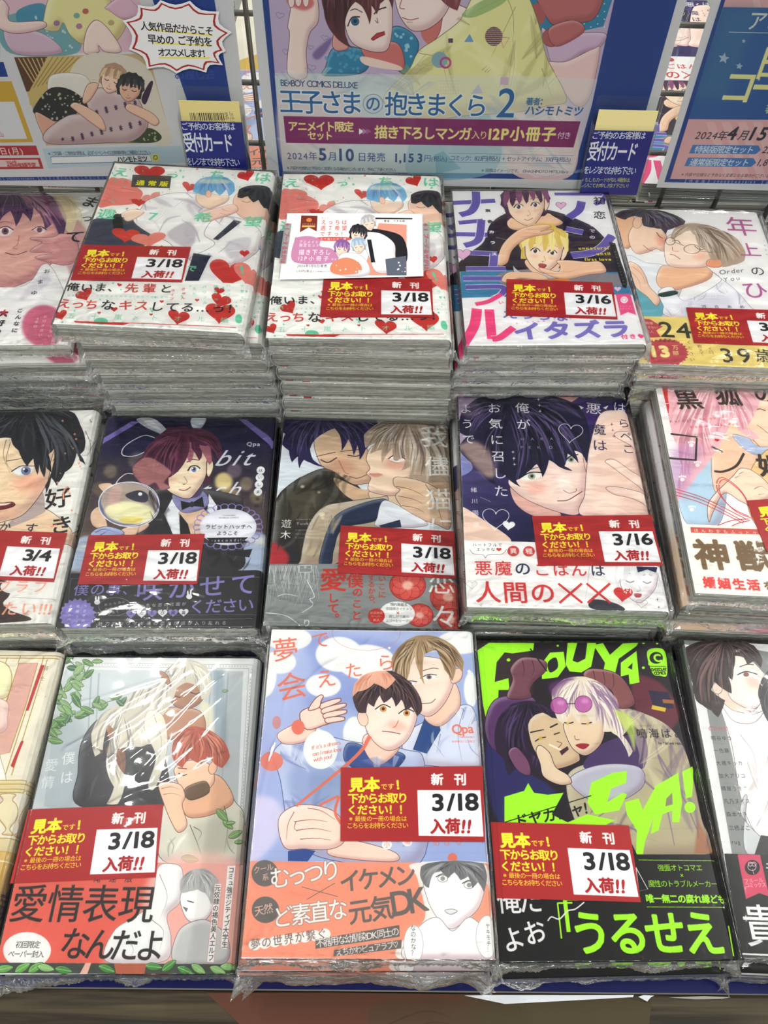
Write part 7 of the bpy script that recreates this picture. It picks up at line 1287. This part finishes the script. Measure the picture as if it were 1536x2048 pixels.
def burst():
    s = Sheet('print_burst', [(234.3, 19.7 - 20), (463.6, 25.9 - 20), (477.9, 153.1), (261.3, 147.5)], 760, 460, '#e9e9ea', (0, 0, 2.844))
    return s
BT = [(722, 128), (805, 45), (925, 18), (1085, 22), (1240, 80), (1305, 190), (1272, 290), (1255, 365), (1165, 405), (1005, 410), (845, 385), (750, 280)]
def burst_outline(k, dip=.86, c=(1010, 212)):
    P = []
    for i, p in enumerate(BT):
        q = BT[(i + 1) % len(BT)]
        for t in (0, .25, .5, .75):
            x, y = p[0] + (q[0] - p[0]) * t, p[1] + (q[1] - p[1]) * t; f = k * (1 - (1 - dip) * math.sin(math.pi * t)); P.append((c[0] + (x - c[0]) * f, c[1] + (y - c[1]) * f))
    return P
SB = burst(); SB.poly(burst_outline(.985), '#a32a2a'); SB.poly(burst_outline(.93), '#e9e9ea')
for a, b in (((850, 172), (1215, 205)), ((880, 248), (1210, 262)), ((905, 330), (1195, 332))): SB.line([a, b], '#ecdf55', 10, False)
SB.text('人気作品だからこそ', (806, 150), (1218, 182), '#26262a', size=48, b=1.6); SB.text('早めの ご予約を', (845, 225), (1212, 242), '#26262a', size=52, b=1.6); SB.text('オススメします！', (905, 300), (1192, 308), '#26262a', size=46, b=1.6)
MP = {'C': mat_print('poster_print_middle', posterC(), .5, .03, .3), 'L': mat_print('poster_print_left', posterL(), .5, .03, .3), 'R': mat_print('poster_print_right', posterR(), .5, .03, .3)}
M_BURST = mat_print('burst_print', SB, .5, .02, .3)
s = Sheet('print_pocket_label', [(1187.0, 261.7), (1308.4, 264.8), (1272.4, 391.7), (1158.4, 389.0)], 420, 420, '#101a80', (1000, 0, 2.866))
s.text('ご予約のお客様は', (528, 780), (834, 782), '#eceef2', size=40, b=1.2); s.text('受付カード', (505, 872), (785, 876), '#eceef2', size=104, b=2.4, sx=.56)
s.text('をレジまでお持ち下さい', (482, 978), (778, 984), '#eceef2', size=44, b=1.2, sx=.75); s.text('※もしもカードがない場合は、', (465, 1034), (762, 1036), '#d8dc60', size=26, b=.4); s.text('レジにてお申し付け下さい！', (458, 1066), (750, 1070), '#d8dc60', size=26, b=.4)
M_POCKET = mat_print('pocket_label_print', s, .4, .01)
s = Sheet('print_slip', [(358.1, 194.9), (477.2, 197.9), (495.2, 354.1), (384.8, 351.4)], 420, 520, '#e8d890', (0, 0, 2.844)); 
x = 1078; rg = random.Random(2)
while x < 1275:
    wd = rg.choice([2, 3, 5, 6]); s.poly([(x, 620), (x + wd, 620), (x + wd + 8, 660), (x + 8, 660)], '#3a342c'); x += wd + rg.choice([3, 4, 6])
s.text('0 0880 1-1 08/00/42', (1085, 670), (1280, 668), '#5a5040', size=14); s.line([(1304, 612), (1318, 705)], '#3a342c', 2, False); s.text('王子さま', (1316, 620), (1334, 700), '#5a5040', size=16, v=True); s.text('済み', (1283, 622), (1292, 655), '#5a5040', size=22, v=True)
M_SLIP = mat_print('slip_print', s, .6, .02); M_SLIP_BLANK = plain('yellow_card', '#e9dc9a', .6)
# ------------------------------------------------------------------ table, ledge, wire grid
ORD = ['top', 'second', 'third', 'fourth', 'fifth', 'sixth', 'seventh', 'eighth', 'ninth', 'tenth', 'eleventh']
M_BLUE = plain('blue_laminate', '#080e4a', 0.5, spec=.2); M_TABLE = plain('grey_laminate', '#8f8f8a', 0.5)
M_WOOD = mat_wood('brown_wood_grain', '#221d15', '#4a402e', 0.5)
M_STEEL = plain('grey_painted_wire', '#6d6a63', 0.4, 0.3); M_DARK = plain('dark_void_board', '#1d1d1c', 0.8)
M_FLOOR = plain('floor_vinyl', '#9b978d', 0.4, 0, 0.08, 3)
tag(boxes('floor', [(-3, -2.5, -.90, 3, 4, -.82)], M_FLOOR), kind='structure')
tag(boxes('wall_back', [(-3, 4, -.82, 3, 4.1, 2.0)], plain('white_wall_paint', '#d8d8d2', 0.7)), kind='structure')
#M_FLOOR)
tb = thing('display_table', 'display table with a blue top edge and brown wood-grain ledge carrying the stacked books', 'table', (0, 0, -.82))
boxes('tabletop', [(-.75, .0180, .795, .75, 1.35, .8185)], M_TABLE, tb, .001)
boxes('blue_sheet', [(-.75, .0172, .8187, .75, .60, .8197)], M_BLUE, tb, 0, 'dark blue sheet')
boxes('front_ledge', [(-.75, -.16, .775, .75, .0165, .8195)], M_WOOD, tb, .0015, 'brown wood-grain board')
boxes('side_panel', [(-.75, -.1, 0, -.72, 1.3, .774)], M_TABLE, tb); boxes('side_panel', [(.72, -.1, 0, .75, 1.3, .774)], M_TABLE, tb)
boxes('back_panel', [(-.715, 1.27, 0, .715, 1.3, .774)], M_TABLE, tb)
# wire grid partition on the table
grid = thing('wire_grid_panel', 'grey wire grid partition standing behind the back row and holding the posters', 'display rack', (0, .6225, 0))
for i in range(-9, 12):
    x = .0005 + i * .0505
    tube('wire', [(x, 0, .0), (x, 0, .52)], .0022, M_STEEL, grid, 6)
for j in range(10):
    z = .0285 + j * .0508
    tube('wire', [(-.47, .0034, z), (.57, .0034, z)], .0022, M_STEEL, grid, 6)
# ------------------------------------------------------------------ stock on the far side of the grid
COVER_MAT = {k: mat_print('cover_print_' + k, PRINT[k], rough=0.3) for k in QUAD}
M_FAR = [COVER_MAT[k] for k in ('M4', 'B0', 'B4', 'B1', 'F0', 'M3', 'F2', 'B3')]
far = None; ci = 0; sname = ['first', 'second', 'third', 'fourth', 'fifth', 'sixth', 'seventh']
for row, yy in enumerate((.728, .915)):
    for c in range(7):
        x = -.385 + c * .1385 + (.012 if row else 0); nb = 5 if row == 0 else 4; T = .0185 if row == 0 else .0225
        for b in range(nb):
            lab = ORD[nb - 1 - b] + ' book, ' + sname[c] + ' stack from left behind the grid, ' + ('nearer row' if row == 0 else 'farther row')
            if far is None or b == 0 and c == 0:
                t = book(lab, M_FAR[0], T, (0, 0, 0), 0, 'stock stacked behind the wire grid', 0, no_warp, False, PAGES, seed=900); far = t
            else: t = copy_tree(far); t['label'] = lab
            t.location = (x + .002 * math.sin(b * 3 + c), yy + .0015 * math.sin(b * 5 + c), b * (T + .0001)); t.rotation_euler = (0, 0, math.radians(2 * math.sin(b * 2.3 + c * 1.7)))
            if b == nb - 1:
                for ch in t.children:
                    if ch.name.startswith('cover'): ch.data = ch.data.copy(); ch.data.materials[0] = M_FAR[(ci * 3 + row) % 8]
        ci += 1
# ------------------------------------------------------------------ posters in clear sleeves, pockets and tag, hung on the grid
def lean(z, off=0.0): return .5905 - off + .115 * (z - .105)
ACRYL = mat_film('clear_hard_sleeve', fac=0.0, ior=1.22, fk=0.6, rough=0.05, scale=18, strength=0.25, dist=0.001, milky=0.006, crease=False)
def panel(name, x0, x1, z0, z1, off, th, mat, parent, bow=0.0, nx=12, nz=8, label=None):
    V, uv, Fc = [], [], []
    for lay in (0, 1):
        for j in range(nz + 1):
            for i in range(nx + 1):
                u, v = i / nx, j / nz; x, z = x0 + (x1 - x0) * u, z0 + (z1 - z0) * v
                V.append((x, lean(z, off) + lay * th + bow * (math.sin(u * 9 + z * 20) * math.cos(v * 5)), z)); uv.append((u, v))
    k = nx + 1; m_ = k * (nz + 1)
    for j in range(nz):
        for i in range(nx):
            a = j * k + i; Fc.append((a, a + 1, a + k + 1, a + k)); Fc.append((a + m_, a + m_ + k, a + m_ + k + 1, a + m_ + 1))
    ring = list(range(k)) + [j * k + nx for j in range(1, nz + 1)] + [nz * k + i for i in range(nx - 1, -1, -1)] + [j * k for j in range(nz - 1, 0, -1)]
    for a, b in zip(ring, ring[1:] + ring[:1]): Fc.append((a, a + m_, b + m_, b))
    return mesh(name, V, Fc, mat, parent, uv=uv, label=label)
M_EDGE = plain('translucent_edge_plastic', '#a9aca6', .25)
for k, (x0, x1, z0, z1, lab) in {'L': (-.4115, -.1065, .1082, .312, 'left poster of a lying couple on futons with a blue stripe, in a clear sleeve'),
                                 'C': (-.093, .2155, .1165, .318, 'middle poster with a purple title bar and a yellow-clothed man, in a clear sleeve'),
                                 'R': (.234, .542, .1195, .3185, 'right poster in blue with stars above a pink lower part, in a clear sleeve')}.items():
    p = thing('poster_sleeve', lab, 'poster', (0, 0, 0), 0, 'posters hung on the wire grid')
    panel('printed_sheet', x0, x1, z0, z1, 0, .0004, MP[k], p, .0003)
    panel('clear_sleeve', x0 - .004, x1 + .004, z0 - .0075, z1 + .004, .0014, .0005, ACRYL, p, .0004)
    panel('clear_sleeve_back', x0 - .004, x1 + .004, z0 - .0075, z1 + .004, -.0012, .0005, ACRYL, p, .0004)
    for xe in (x0 - .0045, x1 + .0037): boxes('sleeve_edge', [(xe, lean(z0) - .0015, z0 - .0075, xe + .0008, lean(z0) + .0018, z0 - .0060)], M_EDGE, p)
    for xh in {'L': (-.330, -.178), 'C': (-.026, .125), 'R': (.277, .429)}[k]:
        tube('hanging_hook', [(xh, lean(z1) + .0035, z1 - .004), (xh, lean(z1) + .0035, .3372), (xh, .6250, .3390), (xh, .6295, .3365), (xh, .6295, .330)], .0009, M_STEEL, p, 6)
# starburst tag
Hb = hmat([(234.3, -.3), (463.6, 5.9), (477.9, 153.1), (261.3, 147.5)], [(-.1890, .2486), (-.1075, .2486), (-.1075, .200), (-.1890, .200)])
P = np.array([(x / 2.844, y / 2.844, 1) for x, y in burst_outline(1.05, .88)]) @ Hb.T; P = P[:, :2] / P[:, 2:3]
n = len(P); V = [(x, lean(z, .0036), z) for x, z in P] + [(x, lean(z, .0030), z) for x, z in P]
U0 = lambda x, z: ((x + .189) / .0815, (z - .2) / .0486)
o = mesh('starburst_tag', V, [tuple(range(n))[::-1], tuple(range(n, 2 * n))] + [(i, (i + 1) % n, (i + 1) % n + n, i + n) for i in range(n)], M_BURST, None, uv=[U0(v[0], v[2]) for v in V])
tag(o, 'white handwritten starburst tag with a red jagged outline, stuck on the left poster', 'tag')
# card pockets with yellow slips
def pocket(x0, z0, lab, nslip, slipmat, sx, where):
    w_, h = .0478, .0517
    t = thing('card_pocket', lab, 'card holder', (0, 0, 0), 0, 'card pockets on the posters')
    panel('front_plate', x0 - .001, x0 + w_ + .001, z0 - .001, z0 + h + .004, .0130, .0007, ACRYL, t, 0, 2, 2)
    panel('back_plate', x0 - .001, x0 + w_ + .001, z0 - .001, z0 + h + .022, .0050, .0007, ACRYL, t, 0, 2, 2)
    panel('printed_label', x0, x0 + w_, z0, z0 + h, .0122, .0003, M_POCKET, t, 0, 2, 2, 'dark blue printed label')
    for xe in (x0 - .0017, x0 + w_ + .0007):
        panel('side_plate', xe, xe + .0010, z0 - .001, z0 + h + .004, .0130, .0080, ACRYL, t, 0, 1, 2)
    zb = z0 - .001; boxes('base_plate', [(x0 - .001, lean(zb, .0125), zb - .0010, x0 + w_ + .001, lean(zb, .0045), zb)], ACRYL, t)
    for i in range(nslip):
        c = panel('reservation_slip', x0 + .001 + sx * i, x0 + w_ - .0008 + sx * i, z0 + .0003, z0 + .0665 - i * .0008, .0112 - i * .0013, .00045, slipmat if i == 0 else M_SLIP_BLANK, None, 0, 2, 4)
        tag(c, ('front', 'middle', 'rear')[i] + ' pale yellow ' + ('barcoded ' if slipmat is M_SLIP and i == 0 else '') + 'slip in the card pocket ' + where, 'card', 'yellow slips in the card pockets')
pocket(-.1555, .1190, 'clear card pocket with a blue label and barcoded yellow slips, on the left poster', 3, M_SLIP, -.0004, 'on the left poster')
pocket(.1670, .1200, 'clear card pocket with a blue label and blank yellow slips, on the middle poster', 3, M_SLIP_BLANK, .0004, 'on the middle poster')
# ------------------------------------------------------------------ the fifteen stacks
# key: centre x, y, top z, rotation, tilt x, tilt y, number of books, band height, offsets of the lower books (dx, dy, turn, flipped)
ST = {
 'B0': (-.2997, .5150, .0884, 2.65, 1.55, -.20, 6, .30, [(.012, -.006, 0, 0), (.010, -.004, -1, 0), (.015, 0, 0, 0), (.016, .002, -1, 0), (.018, .002, 0, 0)]),
 'B1': (-.1511, .4829, .1382, -1.94, .70, .55, 8, .285, [(.0065, .004, 3.2, 0), (.006, .007, 3.6, 0), (.008, .0085, 3.8, 0), (.0085, .009, 4, 0), (.009, .009, 4, 0), (.009, .009, 4, 0), (.01, .009, 4, 0)]),
 'B2': (-.0126, .4875, .1304, .60, 1.83, -.31, 8, .285, [(.0015, .001, -.6, 1), (.0045, .002, -1, 1), (.0055, .002, -.6, 1), (.0050, .001, -.3, 1), (.005, .001, -.6, 1), (.005, .001, 0, 1), (.005, .001, 0, 1)]),
 'B3': (.1267, .4922, .1204, .78, -.43, -1.32, 9, .36, [(-.006, .001, 1.6, 0), (-.0065, .002, .8, 0), (-.0075, .002, .6, 0), (-.0085, .002, .8, 0), (-.0085, .002, .6, 0), (-.0085, .002, .6, 0), (-.009, .002, .6, 0), (-.009, .002, .6, 0)]),
 'B4': (.2571, .4906, .1055, -1.59, .21, -.6, 8, .30, [(.001, -.001, .8, 0), (.003, .002, 1, 0), (.003, 0, 1, 0), (.004, .001, 1, 0), (.004, .001, 1, 0), (.004, .001, 1, 0), (.004, .001, 1, 0)]),
 'M0': (-.2745, .3038, .0458, 2.93, -.40, .08, 3, .30, [(.002, -.001, -.8, 0), (.002, 0, -1, 0)]),
 'M1': (-.1407, .3059, .0414, 1.53, -1.32, 1.2, 3, .335, [(.001, -.001, -.6, 0), (.0015, .001, -.8, 0)]),
 'M2': (-.0060, .3084, .0417, .15, -1.59, .81, 3, .335, [(.001, .003, -.3, 0), (.0, .004, 0, 0)]),
 'M3': (.1262, .3112, .0682, -.88, -1.2, -.94, 5, .335, [(.0005, .0015, 0, 1), (-.002, .002, .5, 1), (-.001, .002, .6, 0), (-.001, .002, .4, 0)]),
 'M4': (.2705, .3168, .0809, -2.01, .74, .15, 6, .37, [(-.0035, -.0015, 0, 1), (-.003, -.001, .0, 0), (-.0065, -.006, .2, 1), (-.0065, -.006, .2, 0), (-.0065, -.006, .2, 1)]),
 'F0': (-.2708, .1167, .0217, -.83, -.43, .24, 1, 0, []),
 'F1': (-.1372, .1140, .0167, .77, .93, .5, 1, .31, []),
 'F2': (.0018, .1198, .0556, .36, -.95, .15, 4, .275, [(-.0032, -.0045, .2, 0), (-.0050, -.0060, .1, 0), (-.001, -.0050, .3, 0)]),
 'F3': (.1341, .1215, .0365, 1.06, -.12, -.03, 2, .36, [(-.002, -.0058, .6, 0)]),
 'F4': (.2690, .1223, .0369, -2.15, -.29, -.14, 2, .27, [(.001, -.0075, .5, 0)]),
}
TXT = {  # look of the top copy, colour words for the copies below, group
 'B0': ('white paperback with a large purple-haired face, left edge of the back row', 'paperback in the purple-haired-face stack, left edge of back row'),
 'B1': ('white red-hearts paperback with a yellow-lettered corner mark, skewed on the left stack', 'red-hearts paperback in the leaning left hearts stack'),
 'B2': ('white paperback with red hearts carrying a taped white leaflet, on the middle hearts stack', 'red-hearts paperback in the straight stack under the taped leaflet'),
 'B3': ('white paperback with thick violet lettering, a black-haired man and a blond man', 'paperback in the stack under the violet-lettered cover'),
 'B4': ('white paperback with a bespectacled man and yellow band, right end of back row', 'paperback in the yellow-banded stack, right end of back row'),
 'M0': ('white paperback with a large black-haired face, at the left edge of the middle row', 'paperback in the black-haired-face stack, left edge of middle row'),
 'M1': ('dark paperback with white rabbit ears and a glass, second in the middle row', 'paperback in the dark rabbit-ears stack of the middle row'),
 'M2': ('paperback with a dark-haired and a grey-blond man over a grey paper band', 'paperback in the grey-banded stack, centre of middle row'),
 'M3': ('navy paperback with a face between two outlined hearts and a white band', 'paperback in the navy outlined-hearts stack of the middle row'),
 'M4': ('pale pink paperback with long pink hair and brown lettering, right end of middle row', 'paperback in the pale pink stack, right end of middle row'),
 'F0': ('cream paperback with gilded columns on its cover, at the left edge of the front row', ''),
 'F1': ('white paperback with green leaves, silver-haired and red-haired men and a red band', ''),
 'F2': ('light blue paperback with two men and an orange paper band, centre of the front row', 'paperback under the light blue cover, centre of front row'),
 'F3': ('black paperback splashed with acid green lettering, front row', 'paperback under the acid green and black cover, front row'),
 'F4': ('grey and white paperback with a dark-haired man, right end of front row', 'paperback under the grey and white cover, right end of front row'),
}
GRP = {'B': 'books on the back row stacks', 'M': 'books on the middle row stacks', 'F': 'books on the front row stacks'}
LABEL_Q = {
 'B1': ([(165, 491), (382, 495), (364, 566), (141, 561)], '3/18'), 'B2': ([(648, 552), (864, 560), (867, 636), (640, 634)], '3/18'),
 'B3': ([(1013, 560), (1225, 566), (1235, 640), (1012, 632)], '3/16'), 'B4': ([(1372, 610), (1590, 614), (1612, 686), (1388, 681)], '3/18'),
 'M0': ([(-97, 1059), (139, 1066), (113, 1164), (-131, 1156)], '3/4'), 'M1': ([(177, 1069), (410, 1069), (395, 1170), (155, 1168)], '3/18'),
 'M2': ([(681, 1052), (908, 1064), (911, 1159), (675, 1147)], '3/18'), 'M3': ([(1066, 1032), (1305, 1031), (1328, 1132), (1079, 1131)], '3/16'),
 'M4': ([(1489, 1002), (1735, 985), (1775, 1085), (1530, 1104)], '3/18'), 'F1': ([(57, 1619), (327, 1609), (312, 1755), (20, 1767)], '3/18'),
 'F2': ([(682, 1536), (965, 1533), (970, 1684), (681, 1683)], '3/18'), 'F3': ([(981, 1644), (1257, 1652), (1281, 1805), (993, 1796)], '3/18')}
TOPS = {}
DIAG = {'F1': [(-.052 + i * .011 * 1.1, .030 - i * .004, .012 + i * .0135, .082 + .002 * i, .00045 - .00004 * i, .0010 + .00015 * (i % 2)) for i in range(6)] + [(-.02, -.005, .058, .03, .0005, .0014), (-.05, .06, .05, .088, .0003, .0009)],
        'F2': [(-.060, -.01, -.045, .088, .0004, .0011), (-.05, .05, .0, .085, .0003, .0009)]}
for si, (k, (cx, cy, zt, rz, rx, ry, n, ob, offs)) in enumerate(ST.items()):
    T = zt / n - 0.0002
    warp = tilt_warp(rx, ry, 0.0004, si)
    group = GRP[k[0]]
    top = book(TXT[k][0], COVER_MAT[k], T, (cx, cy, zt - T), rz, group, ob, warp, True, None, seed=si * 3 + 1, diag=DIAG.get(k), film=FILM_S if k in DIAG else None)
    TOPS[k] = top
    if k in LABEL_Q:
        q, date = LABEL_Q[k]
        flat_card('sample_label', to_local(QUAD[k], q), 0.0004, 0.00025, LAB[date], top, warp, T, 'red card with yellow and white lettering', nx=10, ny=6)
    proto = None
    for i in range(1, n):
        dx, dy, dr, fl = offs[min(i, len(offs)) - 1]
        loc = (cx + dx, cy + dy, zt - zt / n * (i + 1) + 0.0)
        ang = math.radians(rz + dr + (180 if fl else 0)); lab = ORD[i] + ' from the top, ' + TXT[k][1]
        if proto is None:
            proto = book(lab, COVER_MAT[k], T, loc, 0, group, ob, no_warp, True, None, seed=si * 3 + 2, dense=False); o = proto
        else:
            o = copy_tree(proto); o['label'] = lab
        o.location = loc; o.rotation_euler = (0, 0, ang)

# leaflet taped on the middle hearts copy
T2 = .1304 / 8 - .0002; w2 = tilt_warp(1.83, -.31, 0.0004, 2)
flat_card('leaflet', to_local(QUAD['B2'], LEAF_Q), 0.0014, .0002, LEAF_MAT, TOPS['B2'], w2, T2, 'white printed leaflet', lift=.0004)
M_TAPE = mat_film('clear_adhesive_tape', fac=0.02, rough=0.2, scale=30, strength=0.2, milky=.06, crease=False); M_TAPE_INK = plain('red_tape_lettering', '#b8405c', .5)
def tape(parent, warp, T, q, words):
    L = to_local(QUAD['B2'], q); t = flat_card('adhesive_tape', L, 0.0024, .0001, M_TAPE, parent, warp, T, nx=3, ny=6)
    G.bake(words); V, Fc = [], []                       # red lettering printed on the tape, running along it
    tl, tr, br, bl = [Vector(p) for p in L]; n = len(words)
    for i, ch in enumerate(words):
        c = bpy.data.curves.new('g', 'FONT'); c.body = ch; c.size = 1; c.resolution_u = 2; c.offset = .012; o = bpy.data.objects.new('g', c); COL.objects.link(o)
        me = o.evaluated_get(bpy.context.evaluated_depsgraph_get()).to_mesh(); b0 = len(V)
        for v in me.vertices:
            vy = (n - 1 - i + v.co.x) / n; vx = 0.5 - (v.co.y - .36) * .8
            p = (bl + (tl - bl) * (1 - vy)).lerp(br + (tr - br) * (1 - vy), 1 - vx); z = warp(p.x, p.y, T, T)[2]; V.append((p.x, p.y, z + .0028))
        Fc += [tuple(b0 + k for k in f.vertices) for f in me.polygons]; bpy.data.objects.remove(o); bpy.data.curves.remove(c)
    mesh('tape_lettering', V, Fc, M_TAPE_INK, t)
tape(TOPS['B2'], w2, T2, [(570, 452), (584, 452), (573, 532), (559, 532)], 'はがせるテープ16')
tape(TOPS['B2'], w2, T2, [(845, 452), (859, 453), (860, 545), (846, 545)], 'はがせるテープ16')
# ------------------------------------------------------------------ torn paper and film sheet on the wood-grain ledge
def scrap(name, P, z, th, mat, lab, cat, curl=0.0):
    n = len(P); V = [(x, y, z + th + curl * abs(math.sin(i * 1.7))) for i, (x, y) in enumerate(P)] + [(x, y, z) for x, y in P]
    o = mesh(name, V, [tuple(range(n))[::-1], tuple(range(n, 2 * n))] + [(i, (i + 1) % n, (i + 1) % n + n, i + n) for i in range(n)], mat); return tag(o, lab, cat)
M_SCRAP = plain('white_torn_paper', '#cfd2d8', .6)
scrap('torn_paper', [(.0555, .0150), (.078, .0112), (.110, .0128), (.135, .0142), (.150, .0150), (.1505, .0160), (.110, .0156), (.075, .0154)], .0002, .0003, M_SCRAP, 'long white torn paper strip on the wood-grain ledge below the black and green book', 'paper', .0004)
scrap('torn_paper', [(.1530, .0152), (.1575, .0130), (.1600, .0150), (.1620, .0158), (.156, .0160)], .0002, .0003, M_SCRAP, 'small pointed white paper scrap beside the long torn strip on the ledge', 'paper', .0004)
scrap('torn_paper', [(.170, .0150), (.185, .0142), (.2, .0146), (.205, .0154), (.19, .0158)], .0002, .0002, plain('grey_scrap', '#8f8d84', .6), 'thin grey paper sliver at the right on the wood-grain ledge', 'paper', .0002)
M_SHEET = Sheet('print_underlay', [(0, 0), (100, 0), (100, 20), (0, 20)], 800, 160, '#4c3a2a')
M_SHEET.poly([(0, 0), (60, 0), (70, 20), (14, 20)], '#5e382a', .8, True, soft=20); M_SHEET.poly([(60, 2), (100, 0), (100, 20), (55, 18)], '#443c28', .9, True, soft=20); M_SHEET.poly([(38, 4), (55, 3), (60, 9), (40, 10)], '#4a3a2c', .7, True, soft=4); M_SHEET.lines([[(40, 8), (50, 5), (60, 8)], [(42, 10), (52, 7), (62, 10)]], '#3c3024', 2)

o = scrap('clear_covered_leaflet', [(-.088, .0152), (-.02, .0158), (.05, .0156), (.14, .0160), (.16, .0120), (.15, -.02), (.02, -.03), (-.05, -.012)], -.0004, .0003, mat_print('underlay_print', M_SHEET, .5, .05, .15), 'faded brown and olive leaflet lying flat on the wood-grain ledge', 'leaflet')
L = o.data.uv_layers.new(name='UVMap')
for lp in o.data.loops: v = o.data.vertices[lp.vertex_index].co; L.data[lp.index].uv = ((v.x + .09) / .25, (v.y + .03) / .05)
